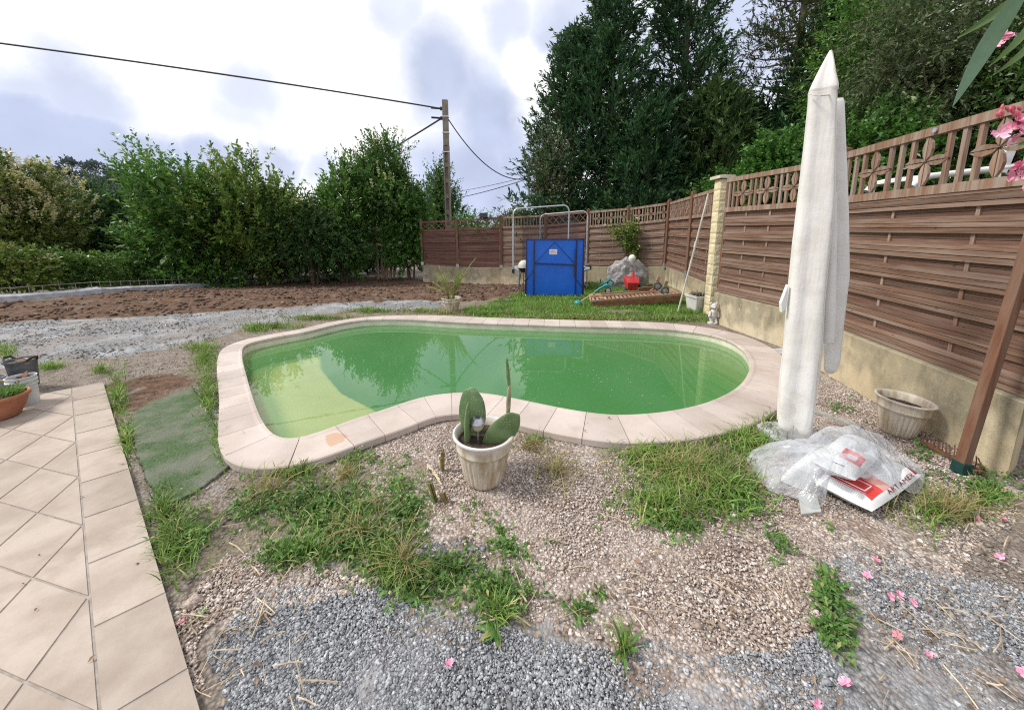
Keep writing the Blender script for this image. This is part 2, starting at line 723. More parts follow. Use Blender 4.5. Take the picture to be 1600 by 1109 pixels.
EARTH = [gpoly([(-400, 520), (-400, 470), (0, 474), (150, 460), (300, 447), (440, 437), (570, 430), (655, 436), (800, 441), (860, 446), (800, 466), (722, 472), (640, 468),
                (520, 474), (380, 486), (250, 494), (120, 500), (0, 506)]),
         gpoly([(195, 600), (240, 580), (310, 572), (300, 610), (262, 625), (212, 645)]),
         gpoly([(255, 840), (310, 960), (370, 1109), (330, 1109), (300, 990), (250, 850)])]
GREYG = [gpoly([(-300, 540), (0, 506), (120, 500), (250, 494), (380, 486), (520, 474), (640, 468), (690, 472), (690, 484), (560, 486), (470, 500), (380, 512), (330, 530), (270, 548),
                (150, 560), (60, 562), (-50, 580)]),
         gpoly([(395, 1000), (410, 900), (470, 905), (560, 925), (640, 950), (740, 965), (800, 985), (900, 985), (1010, 1005), (1100, 1000), (1190, 1010), (1270, 990), (1282, 890), (1340, 850), (1480, 880), (1600, 930),
                (1800, 1200), (300, 1300)]),
         gpoly([(640, 850), (700, 838), (760, 880), (735, 905), (660, 890)]),
         gpoly([(240, 650), (330, 600), (360, 730), (262, 800)])]
BEIGE = [gpoly([(620, 690), (700, 662), (800, 668), (900, 692), (980, 700), (1200, 640), (1290, 585), (1440, 670), (1570, 760), (1620, 800), (1500, 890), (1290, 880), (1260, 1000), (1150, 1020),
                (1000, 1000), (840, 960), (700, 900), (560, 800), (560, 720)]),
         gpoly([(360, 860), (470, 840), (620, 930), (500, 960), (410, 940), (340, 1080), (290, 960)])]
GREEN = [gpoly([(300, 540), (345, 530), (335, 600), (350, 680), (380, 735), (500, 745), (660, 700), (690, 760), (620, 860), (650, 940), (580, 930), (400, 880), (370, 780), (330, 700), (300, 600)]),
         gpoly([(235, 800), (330, 800), (350, 850), (300, 960), (250, 880)]),
         gpoly([(960, 700), (1180, 650), (1215, 700), (1200, 800), (1080, 840), (970, 800)]),
         gpoly([(1400, 770), (1560, 750), (1600, 820), (1480, 870), (1400, 840)]),
         gpoly([(640, 486), (720, 478), (800, 462), (900, 450), (1060, 450), (1112, 478), (1112, 512), (900, 505), (700, 500), (560, 490), (360, 522), (365, 510), (560, 486)]),
         gpoly([(140, 575), (175, 600), (215, 700), (225, 780), (200, 700), (165, 600)])]
near = (SY < 20) & (np.abs(SX) < 16)
Z1 = np.zeros((len(SX), 4))
idx = np.where(near)[0]
for ch, (ps, bl) in enumerate(((EARTH, .22), (GREYG, .22), (BEIGE, .22), (GREEN, .14))):
    Z1[idx, ch] = soft(ps, SX[idx], SY[idx], bl)
Z1[:, 0] = np.where(near, Z1[:, 0], .6)
SZ = nterr(SX, SY)
fine = np.zeros(len(SX))
fine[idx] = (fbm(SX[idx] * 3, SY[idx] * 3) - .5) * .03 + Z1[idx, 0] * (fbm(SX[idx] * 5 + 9, SY[idx] * 5, 5) - .45) * .14 * nsst(5, 7.5, SY[idx])
din = np.ones(len(SX))
gnear = (SY < 9) & (np.abs(SX) < 6)
gi = np.where(gnear)[0]
om = np.array([[p.x, p.y] for p in OUTER[::3]])
dd = np.min((SX[gi, None] - om[None, :, 0]) ** 2 + (SY[gi, None] - om[None, :, 1]) ** 2, axis=1) ** .5
din[gi] = nsst(.05, .5, dd)
inO = np.zeros(len(SX), bool)
inO[gi] = inside(OUTER, SX[gi], SY[gi])
din[inO] = 0
SZ = SZ + fine * din - .5 * nsst(25, 60, np.hypot(SX, SY)) * 4
# beyond the hedge the land falls away
nx, ny = len(gx), len(gy)
ii = np.arange((ny - 1) * (nx - 1))
r_, c_ = ii // (nx - 1), ii % (nx - 1)
q0 = r_ * nx + c_
quads = np.stack([q0, q0 + 1, q0 + 1 + nx, q0 + nx], 1)
cx_, cy_ = SX[quads].mean(1), SY[quads].mean(1)
keep = ~inside(MID, cx_, cy_)
quads = quads[keep]


def groundmat():
    m, nt, bs = new_mat('garden_ground')
    vec = coords(nt)
    a = N(nt, 'ShaderNodeAttribute', attribute_name='zone')
    sp_ = N(nt, 'ShaderNodeSeparateColor')
    nt.links.new(a.outputs['Color'], sp_.inputs[0])
    nse = noise(nt, vec, 4.5, 7, .65)
    nse2 = noise(nt, vec, 14, 5, .6)

    def wgt(x):
        t = mathn(nt, 'ADD', x, mathn(nt, 'MULTIPLY', mathn(nt, 'SUBTRACT', nse, .5), .9))
        t = mathn(nt, 'ADD', t, mathn(nt, 'MULTIPLY', mathn(nt, 'SUBTRACT', nse2, .5), .6))
        return maprange(nt, t, .35, .65)
    we, wg, wb = (wgt(sp_.outputs[i]) for i in range(3))
    wl = wgt(a.outputs['Alpha'])
    vo = N(nt, 'ShaderNodeTexVoronoi'); vo.inputs['Scale'].default_value = 70
    nt.links.new(vec, vo.inputs['Vector'])
    vo2 = N(nt, 'ShaderNodeTexVoronoi'); vo2.inputs['Scale'].default_value = 150
    nt.links.new(vec, vo2.inputs['Vector'])
    cs = N(nt, 'ShaderNodeSeparateColor'); nt.links.new(vo.outputs['Color'], cs.inputs[0])
    cs2 = N(nt, 'ShaderNodeSeparateColor'); nt.links.new(vo2.outputs['Color'], cs2.inputs[0])
    gapd = maprange(nt, vo.outputs['Distance'], .30, .75, 1, .55)
    dirt = mixc(nt, maprange(nt, noise(nt, vec, 9, 6, .65), .35, .65), (.19, .145, .11), (.33, .275, .225))
    dirt = mixc(nt, mathn(nt, 'MULTIPLY', cs.outputs[2], .45), dirt, (.42, .38, .335))
    dirt = hsv(nt, dirt, gapd)
    earth = mixc(nt, maprange(nt, noise(nt, vec, 11, 7, .7), .33, .66), (.062, .037, .023), (.19, .118, .078))
    earth = mixc(nt, mathn(nt, 'MULTIPLY', maprange(nt, noise(nt, vec, 2, 5), .5, .7), .4), earth, (.24, .19, .16))
    gravel = mixc(nt, cs.outputs[0], (.18, .185, .192), (.44, .445, .455))
    gravel = hsv(nt, gravel, gapd)
    fines = mixc(nt, cs2.outputs[0], (.30, .302, .308), (.42, .42, .425))
    gravel = mixc(nt, maprange(nt, noise(nt, vec, 2.2, 5), .45, .62), gravel, fines)
    gravel = mixc(nt, mathn(nt, 'MULTIPLY', maprange(nt, noise(nt, vec, 1.3, 7, .65), .42, .62), .6), gravel, dirt)
    bei = mixc(nt, cs.outputs[1], (.28, .215, .175), (.68, .60, .53))
    bei = hsv(nt, bei, gapd)
    bei = mixc(nt, mathn(nt, 'MULTIPLY', maprange(nt, noise(nt, vec, 3, 6, .65), .5, .64), .7), bei, (.20, .13, .095))
    gsoil = mixc(nt, maprange(nt, noise(nt, vec, 12, 6), .35, .65), (.10, .105, .045), (.22, .18, .115))
    col = mixc(nt, wb, dirt, bei)
    col = mixc(nt, wg, col, gravel)
    col = mixc(nt, we, col, earth)
    col = mixc(nt, mathn(nt, 'MULTIPLY', wl, .5), col, gsoil)
    nt.links.new(col, bs.inputs['Base Color'])
    bs.inputs['Roughness'].default_value = .95
    bs.inputs['Specular IOR Level'].default_value = .15
    hgt = mathn(nt, 'ADD', mathn(nt, 'MULTIPLY', mathn(nt, 'SUBTRACT', 1.0, vo.outputs['Distance']), .6), mathn(nt, 'MULTIPLY', noise(nt, vec, 40, 6, .7), .9))
    bump(nt, bs, hgt, .8, .018)
    return m


ground = npmesh('ground', np.stack([SX, SY, SZ], 1), quads, groundmat(), smooth=True, attr={'zone': Z1})
tag(ground, kind='structure')


def gz(x, y):
    """ground height near a point, from the sheet's own function (without the finest lumps)"""
    return terr(x, y)


# ------------------------------------------------------------------ pool: coping, basin, water
pool = thing('swimming_pool', (0.3, 4.3, 0), 'kidney shaped swimming pool with pink concrete coping around green water', 'swimming pool')


def copingmat():
    m, nt, bs = new_mat('pink_coping')
    vec = coords(nt)
    col = mixc(nt, maprange(nt, noise(nt, vec, 2.5, 6), .35, .65), (.455, .385, .335), (.545, .47, .42))
    col = hsv(nt, col, maprange(nt, island(nt), 0, 1, .88, 1.08, False))
    sp1 = maprange(nt, noise(nt, vec, 70, 5, .7), .56, .7)
    col = mixc(nt, mathn(nt, 'MULTIPLY', sp1, .3), col, (.42, .32, .27))
    st = maprange(nt, noise(nt, vec, 1.1, 7, .65), .58, .72)
    col = mixc(nt, mathn(nt, 'MULTIPLY', st, .55), col, (.34, .27, .215))
    st2 = maprange(nt, noise(nt, vec, 6, 7, .7), .58, .72)
    col = mixc(nt, mathn(nt, 'MULTIPLY', st2, .3), col, (.36, .29, .23))
    # one brown stain, a spill on the near side
    s0 = at_z(528, 684, ZC) - V((.3, 4.3, 0))
    ds = N(nt, 'ShaderNodeVectorMath', operation='DISTANCE')
    nt.links.new(vec, ds.inputs[0]); ds.inputs[1].default_value = (s0.x, s0.y, ZC)
    q = mathn(nt, 'ADD', ds.outputs['Value'], mathn(nt, 'MULTIPLY', mathn(nt, 'SUBTRACT', noise(nt, vec, 7, 4), .5), .22))
    col = mixc(nt, maprange(nt, q, .075, .10, .8, 0), col, (.50, .31, .20))
    nt.links.new(col, bs.inputs['Base Color'])
    bs.inputs['Roughness'].default_value = .85
    bs.inputs['Specular IOR Level'].default_value = .25
    bump(nt, bs, noise(nt, vec, 160, 4), .3, .004)
    return m


mb = MB()
NP_ = len(POOL)
for k in range(NST):
    i0 = k * 6
    ring = []
    gap = .05
    prof = [(-.012, ZC - .035), (-.018, ZC - .012), (-.010, ZC + .004), (.02, ZC + .006), (.05, ZC), (CW - .008, ZC), (CW, ZC - .008), (CW, ZC - .055), (0.02, ZC - .055)]
    js = [gap] + [1, 2, 3, 4, 5] + [6 - gap]
    for j in js:
        a = i0 + int(math.floor(j)); u = j - math.floor(j)
        p = POOL[a % NP_].lerp(POOL[(a + 1) % NP_], u)
        q = PN[a % NP_].lerp(PN[(a + 1) % NP_], u).normalized()
        dz = 0
        cw = CWS[a % NP_] / CW
        ring.append([V((p.x + q.x * o * cw, p.y + q.y * o * cw, z + dz)) for o, z in prof])
    n = len(prof)
    vs = [v for r in ring for v in r]
    fs = []
    for j in range(len(js) - 1):
        for c in range(n):
            c2 = (c + 1) % n
            f = (j * n + c, j * n + c2, (j + 1) * n + c2, (j + 1) * n + c)
            fs.append(f if SGN > 0 else f[::-1])
    fs.append(tuple(range(n))); fs.append(tuple(range((len(js) - 1) * n + n - 1, (len(js) - 1) * n - 1, -1)))
    mb.add(vs, fs)
coping = mb.build('coping', copingmat(), pool)
# mortar bed under the coping
mb = MB()
m = len(POOL)
vs, fs = [], []
for i in range(0, m, 2):
    p, q = POOL[i], PN[i]
    for o, z in ((.012, ZC - .012), (CW - .014, ZC - .012), (CW - .014, -.25), (.012, -.25)):
        vs.append((p.x + q.x * o * CWS[i] / CW, p.y + q.y * o * CWS[i] / CW, z))
k = m // 2
for i in range(k):
    j = (i + 1) % k
    for c in range(4):
        c2 = (c + 1) % 4
        fs.append((i * 4 + c, i * 4 + c2, j * 4 + c2, j * 4 + c))
mb.add(vs, fs)
mb.build('mortar_bed', plain('mortar', (.22, .18, .15), .95, (.34, .29, .25), 20, bmp=.6), pool)

# basin: walls, a shallow shelf on the left, the deep floor
SH_Z, DEEP_Z, WZ = -.30, -1.5, -.055
shelf_poly = [at_z(x, y, WZ).to_2d() for x, y in [(300, 480), (525, 498), (508, 520), (512, 548), (545, 580), (600, 603), (640, 635), (640, 720), (300, 760)]]
mb = MB()
ctr = V((sum(p.x for p in POOL) / m, sum(p.y for p in POOL) / m))
pv = [p for p in POOL[::3]]
pn3 = PN[::3]
k = len(pv)
vs = []
for lev, off in ((ZC - .02, .0), (-.02, .0), (-.025, -.0), (DEEP_Z, -.02)):
    vs += [(p.x + q.x * off, p.y + q.y * off, lev) for p, q in zip(pv, pn3)]
fs = []
for l in range(3):
    for i in range(k):
        j = (i + 1) % k
        f = (l * k + i, l * k + j, (l + 1) * k + j, (l + 1) * k + i)
        fs.append(f[::-1] if SGN > 0 else f)
fs.append(tuple(3 * k + i for i in range(k)) if SGN > 0 else tuple(3 * k + i for i in range(k - 1, -1, -1)))
mb.add(vs, fs)


def basinmat():
    m, nt, bs = new_mat('pool_liner')
    vec = coords(nt)
    sp_ = N(nt, 'ShaderNodeSeparateXYZ'); nt.links.new(vec, sp_.inputs[0])
    col = mixc(nt, maprange(nt, noise(nt, vec, 6, 6), .35, .65), (.62, .60, .47), (.52, .52, .38))
    scum = maprange(nt, mathn(nt, 'ADD', sp_.outputs['Z'], mathn(nt, 'MULTIPLY', noise(nt, vec, 9, 4), .04)), -.05, -.005, .7, 0)
    col = mixc(nt, scum, col, (.30, .34, .20))
    col = mixc(nt, maprange(nt, sp_.outputs['Z'], -.75, -.30, 1, 0), col, (.12, .30, .12))  # deep liner painted dark green, standing in for light lost in deep water
    nt.links.new(col, bs.inputs['Base Color'])
    bs.inputs['Roughness'].default_value = .6
    return m


mb.build('basin', basinmat(), pool)
def shelfmat():
    m, nt, bs = new_mat('depth_tinted_floor')
    vec = coords(nt)
    sp_ = N(nt, 'ShaderNodeSeparateXYZ'); nt.links.new(vec, sp_.inputs[0])
    col = mixc(nt, maprange(nt, noise(nt, vec, 2.5, 6), .35, .65), (.62, .48, .32), (.54, .41, .24))
    col = mixc(nt, maprange(nt, noise(nt, vec, 1.2, 6), .5, .68), col, (.68, .57, .42))
    col = mixc(nt, maprange(nt, sp_.outputs['Z'], -.85, -.32, 1, 0), col, (.10, .30, .10))  # green with depth: the water's loss of light put into the floor colour
    nt.links.new(col, bs.inputs['Base Color']); bs.inputs['Roughness'].default_value = .8
    return m


# shelf: clip the pool outline to the shelf polygon with a grid of small cells
xs = np.arange(min(p.x for p in POOL) - .1, 1.2, .025)
ys = np.arange(min(p.y for p in POOL) - .1, max(p.y for p in POOL) + .1, .025)
sxx, syy = np.meshgrid(xs, ys)
insh = inside(shelf_poly, sxx.ravel(), syy.ravel()) & inside([p + q * .04 for p, q in zip(pv, pn3)], sxx.ravel(), syy.ravel())
# smooth signed blend to a sloped rim
sh = insh.reshape(sxx.shape).astype(float)
blur = sh.copy()
for _ in range(45):
    blur = (blur + np.roll(blur, 1, 0) + np.roll(blur, -1, 0) + np.roll(blur, 1, 1) + np.roll(blur, -1, 1)) / 5
zz = DEEP_Z + .05 + (SH_Z - DEEP_Z - .05) * np.clip(blur * 1.6 - .3, 0, 1)
n0 = len(xs)
qs = []
ok = inside([p + q * .04 for p, q in zip(pv, pn3)], sxx.ravel(), syy.ravel()).reshape(sxx.shape)
for r in range(len(ys) - 1):
    for c in range(n0 - 1):
        if ok[r, c] or ok[r + 1, c] or ok[r, c + 1] or ok[r + 1, c + 1]:
            qs.append((r * n0 + c, r * n0 + c + 1, (r + 1) * n0 + c + 1, (r + 1) * n0 + c))
npmesh('shelf', np.stack([sxx.ravel(), syy.ravel(), zz.ravel()], 1), np.array(qs), shelfmat(), pool, smooth=True)

# the water: a closed body a little larger than the basin
mb = MB()
vs = [(p.x + q.x * .03, p.y + q.y * .03, z) for z in (WZ, DEEP_Z - .2) for p, q in zip(pv, pn3)]
top = tuple(range(k)) if SGN > 0 else tuple(range(k - 1, -1, -1))
fs = [top, tuple(k + i for i in top[::-1])]
for i in range(k):
    j = (i + 1) % k
    f = (i, j, k + j, k + i)
    fs.append(f[::-1] if SGN > 0 else f)
mb.add(vs, fs)


def watermat():
    m, nt, bs = new_mat('green_pool_water')
    nt.nodes.remove(bs)
    vec = coords(nt)
    cloud = maprange(nt, noise(nt, vec, 1.1, 5), .35, .65, .0, 1.0, False)
    dif = N(nt, 'ShaderNodeBsdfDiffuse')
    nt.links.new(mixc(nt, cloud, (.20, .60, .20), (.25, .66, .26)), dif.inputs[0])
    tr = N(nt, 'ShaderNodeBsdfTransparent')
    tr.inputs[0].default_value = (.97, .93, .80, 1)
    mx = N(nt, 'ShaderNodeMixShader')
    mx.inputs[0].default_value = .74
    nt.links.new(dif.outputs[0], mx.inputs[1]); nt.links.new(tr.outputs[0], mx.inputs[2])
    gl = N(nt, 'ShaderNodeBsdfGlossy')
    gl.inputs['Roughness'].default_value = .015
    gl.inputs['Color'].default_value = (1, 1, 1, 1)
    fr = N(nt, 'ShaderNodeFresnel'); fr.inputs[0].default_value = 1.36
    b = N(nt, 'ShaderNodeBump'); b.inputs['Strength'].default_value = .03; b.inputs['Distance'].default_value = .01
    nt.links.new(noise(nt, vec, 5, 3), b.inputs['Height'])
    nt.links.new(b.outputs[0], gl.inputs['Normal'])
    mx2 = N(nt, 'ShaderNodeMixShader')
    nt.links.new(fr.outputs[0], mx2.inputs[0])
    nt.links.new(mx.outputs[0], mx2.inputs[1]); nt.links.new(gl.outputs[0], mx2.inputs[2])
    out = nt.nodes['Material Output']
    nt.links.new(mx2.outputs[0], out.inputs[0])
    ab = N(nt, 'ShaderNodeVolumeAbsorption')
    ab.inputs[0].default_value = (.62, .84, .40, 1)
    ab.inputs[1].default_value = .6
    nt.links.new(ab.outputs[0], out.inputs['Volume'])
    return m


water = mb.build('water', watermat())
tag(water, kind='structure')
# floating specks
mb = MB()
for _ in range(170):
    if R.random() < .6:
        px, py = R.gauss(960, 60), R.gauss(565, 30)
    else:
        px, py = R.uniform(400, 1150), R.uniform(515, 640)
    p = at_z(px, py, WZ + .002)
    if not inside(pv, np.array([p.x]), np.array([p.y]))[0]: continue
    r = R.uniform(.002, .005)
    a = R.random() * 6
    mb.add([(p.x + r * math.cos(a + t), p.y + r * math.sin(a + t), p.z) for t in (0, 1.3, 2.6, 4, 5.2)], [(0, 1, 2, 3, 4)])
tag(mb.build('floating_debris', plain('pollen', (.6, .62, .45), .8)), 'pale specks of pollen and petals floating on the green water', 'debris', kind='stuff')

# ------------------------------------------------------------------ patio: square tiles, a straight border row and a field laid diagonally
_f0 = 530.0
_ph = math.atan(196 / _f0)
_d = (0.48, -0.8773); _n = (-0.8773, -0.48); _o = (-0.7671, 1.6085)


def lat(t, n, z=.03):
    X = _o[0] + t * _d[0] + n * _n[0]
    Y = _o[1] + t * _d[1] + n * _n[1]
    zc = Y * math.cos(_ph) + math.sin(_ph)
    yc = Y * math.sin(_ph) - math.cos(_ph)
    return at_z(400 + _f0 * X / zc, 554 - _f0 * yc / zc, z)


def tilemat():
    m, nt, bs = new_mat('travertine_tile')
    vec = coords(nt)
    col = mixc(nt, maprange(nt, noise(nt, vec, 3, 7, .62), .33, .67), (.315, .255, .205), (.425, .36, .30))
    col = hsv(nt, col, maprange(nt, island(nt), 0, 1, .86, 1.10, False))
    pit = maprange(nt, noise(nt, vec, 55, 5, .7), .60, .70)
    col = mixc(nt, mathn(nt, 'MULTIPLY', pit, .45), col, (.30, .24, .19))
    st = maprange(nt, noise(nt, vec, 1.7, 8, .7), .56, .72)
    col = mixc(nt, mathn(nt, 'MULTIPLY', st, .6), col, (.27, .205, .155))
    sm_ = maprange(nt, noise(nt, vec, 9, 6, .7), .6, .74)
    col = mixc(nt, mathn(nt, 'MULTIPLY', sm_, .4), col, (.24, .185, .14))
    nt.links.new(col, bs.inputs['Base Color'])
    bs.inputs['Roughness'].default_value = .62
    bs.inputs['Specular IOR Level'].default_value = .35
    bump(nt, bs, noise(nt, vec, 45, 6, .7), .25, .005)
    return m


patio_poly = [lat(-.62, 0), lat(2.2, 0), lat(2.2, 2.2), lat(-.2, 1.6), lat(-.62, .75)]
patio_poly = [lat(t, 0) for t in (-.62, 0, .6, 1.2, 1.62)] + [lat(1.62, .8), lat(.9, 1.25), lat(.35, 1.45), lat(-.3, 1.3), lat(-.62, .78)]
mb = MB()
mb.prism([(p.x, p.y) for p in patio_poly], -.1, .026)
bed = mb.build('patio_bed', plain('grout', (.27, .235, .20), .9, (.36, .32, .28), 20))
tag(bed, kind='structure')
mb = MB()
gt = .004


def tile(pts):
    pts = list(pts)
    c = sum(pts, V((0, 0, 0))) / len(pts)
    n = len(pts)
    a = [p + (c - p).normalized() * .003 for p in pts]
    up = [V((p.x, p.y, .030)) for p in a]
    lo = [V((p.x, p.y, .020)) for p in pts]
    mb.add(up + lo, [tuple(range(n))[::-1]] + [(i, (i + 1) % n, n + (i + 1) % n, n + i)[::-1] for i in range(n)])


for k in range(-2, 8):
    t0, t1 = .209 * k + gt / 2, .209 * (k + 1) - gt / 2
    tile([lat(t0, .0, .03), lat(t1, .0, .03), lat(t1, .193, .03), lat(t0, .193, .03)])
tile([lat(-.62, 0, .03), lat(-.42, 0, .03), lat(-.42, .193, .03), lat(-.62, .193, .03)])
hd = .289 / 2
g2 = gt * .7
for i in range(-5, 12):
    for j in range(0, 9):
        ct = .083 + hd * (i * 1.0)
        cn = .2 + hd * j
        if (i + j) % 2 == 0: continue
        # diamond centred at (ct, cn), cut by the border when j = 0
        if ct < -.70 or ct > 1.62 or cn > 1.3 - max(0, -ct) * .6 or cn > 1.55 - .55 * max(0, ct - .3): continue
        if j == 0:
            tile([lat(max(-.62, t_), n_) for t_, n_ in ((ct - hd + g2 * 2, .2), (ct + hd - g2 * 2, .2), (ct, .2 + hd - g2))] if ct > -.6 else [lat(-.62, .2), lat(ct + hd - g2 * 2, .2), lat(-.62, .2 + hd + ct + .62 - g2)])
        else:
            tile([lat(max(-.62, t_), n_) for t_, n_ in ((ct - hd + g2, cn), (ct, cn - hd + g2), (ct + hd - g2, cn), (ct, cn + hd - g2))] if ct > -.6 else [lat(-.62, cn - hd - ct - .62 + g2), lat(ct + hd - g2, cn), lat(-.62, cn + hd + ct + .62 - g2)])
pt = mb.build('patio', tilemat())
tag(pt, kind='structure')

# ------------------------------------------------------------------ artificial turf mat
def turfmat():
    m, nt, bs = new_mat('artificial_turf')
    vec = coords(nt)
    col = mixc(nt, maprange(nt, noise(nt, vec, 90, 3), .3, .7), (.05, .10, .04), (.13, .18, .085))
    dust = maprange(nt, noise(nt, vec, 3.0, 6, .65), .40, .62)
    col = mixc(nt, mathn(nt, 'MULTIPLY', dust, .65), col, (.235, .225, .19))
    nt.links.new(col, bs.inputs['Base Color'])
    bs.inputs['Roughness'].default_value = .9
    bs.inputs['Specular IOR Level'].default_value = .15
    bump(nt, bs, noise(nt, vec, 200, 4), .9, .012)
    return m


mt = [(205, 650), (235, 632), (268, 620), (300, 606), (322, 640), (345, 680), (371, 722), (340, 748), (300, 772), (256, 795), (240, 775), (222, 735), (212, 700)]
mp2 = [at_z(x, y, 0).to_2d() for x, y in mt]
xs = np.arange(min(p.x for p in mp2), max(p.x for p in mp2) + .012, .012)
ys = np.arange(min(p.y for p in mp2), max(p.y for p in mp2) + .012, .012)
mx_, my_ = np.meshgrid(xs, ys)
cen_in = inside(mp2, mx_ + .006 + (fbm(mx_ * 9, my_ * 9) - .5) * .05, my_ + .006)
zz = .022 + (fbm(mx_ * 4, my_ * 4) - .5) * .03
n0 = len(xs)
qs = np.array([(r * n0 + c, r * n0 + c + 1, (r + 1) * n0 + c + 1, (r + 1) * n0 + c) for r in range(len(ys) - 1) for c in range(n0 - 1) if cen_in[r, c]])
turf = npmesh('turf_mat', np.stack([mx_.ravel(), my_.ravel(), zz.ravel()], 1), qs, turfmat(), smooth=True)
sm = turf.modifiers.new('thick', 'SOLIDIFY'); sm.thickness = .02; sm.offset = -1
tag(turf, 'worn green artificial turf mat dusted with grit between patio and pool', 'mat')

# ------------------------------------------------------------------ low rendered wall and the timber fences on it
WT = .53
FRONT = [at_z(1572, 748, 0).to_2d(), at_z(1217, 541, 0).to_2d(), at_z(1112, 503, 0).to_2d(), V((0, 0))]
LEFT_END = at_z(1109, 485, 0).to_2d()
ENDB = (at_z(1600, 712, 0) - at_z(1572, 748, 0)).to_2d().normalized() * .3
far_s = [(660, 39, 414, 346), (715, 40, 417.5, 344), (783, 41, 419, 339), (852, 43, 418, 336), (917, 47, 417, 330), (979, 50, 416, 325), (1040, 54, 416, 316.5)]
FAR = []
for px, s, yw, yt in far_s:
    Yd = 560 / s
    zw, ztop = z_at(Yd, yw), z_at(Yd, yt)
    FAR.append((V((x_at(px, Yd, zw), Yd)), zw, ztop))
FRONT[3] = FAR[-1][0].copy()
print('FRONT', FRONT)


def wall_strip(mb, pts, back, z0s, z1s, seg=10):
    """a wall along plan points; back = vector to its rear face"""
    P, Z0, Z1s = [], [], []
    bk = []
    for i in range(len(pts) - 1):
        for k in range(seg):
            u = k / seg
            bk.append(back[i].lerp(back[i + 1], u) if isinstance(back, list) else back)
            P.append(pts[i].lerp(pts[i + 1], u)); Z0.append(z0s[i] * (1 - u) + z0s[i + 1] * u); Z1s.append(z1s[i] * (1 - u) + z1s[i + 1] * u)
    bk.append(back[-1] if isinstance(back, list) else back)
    P.append(pts[-1]); Z0.append(z0s[-1]); Z1s.append(z1s[-1])
    vs, fs = [], []
    for i, p in enumerate(P):
        bb = bk[i]
        b = p + bb
        vs += [(p.x, p.y, Z0[i]), (p.x, p.y, Z1s[i] - .01), (p.x + bb.x * .05, p.y + bb.y * .05, Z1s[i]), (b.x, b.y, Z1s[i]), (b.x, b.y, Z0[i])]
    for i in range(len(P) - 1):
        for c in range(4):
            fs.append((i * 5 + c, i * 5 + c + 1, i * 5 + c + 6, i * 5 + c + 5))
    fs.append((0, 1, 2, 3, 4)); e = (len(P) - 1) * 5
    fs.append((e + 4, e + 3, e + 2, e + 1, e))
    mb.add(vs, fs)


mb = MB()
wall_strip(mb, FRONT[:3], [ENDB, V((.34, .06)), V((.34, .06))], [-.3] * 3, [WT] * 3)
o = mb.build('garden_wall', MT['wall'])
tag(o, 'low ochre rendered wall with mossy stains below the right hand wooden fence', 'wall')
mb = MB()
wall_strip(mb, [LEFT_END, FRONT[3]], V((.25, .0)), [-.3] * 2, [WT - .03, FAR[-1][1]])
o = mb.build('garden_wall', MT['wall'])
tag(o, 'short low ochre wall between the block pillar and the fence corner behind the planter', 'wall')
mb = MB()
wall_strip(mb, [f[0] for f in FAR], V((.0, .22)), [terr(*f[0]) - .3 for f in FAR], [f[1] for f in FAR], 4)
o = mb.build('garden_wall', MT['wall'])
tag(o, 'long low ochre wall under the far wooden fence beyond the brown earth', 'wall')


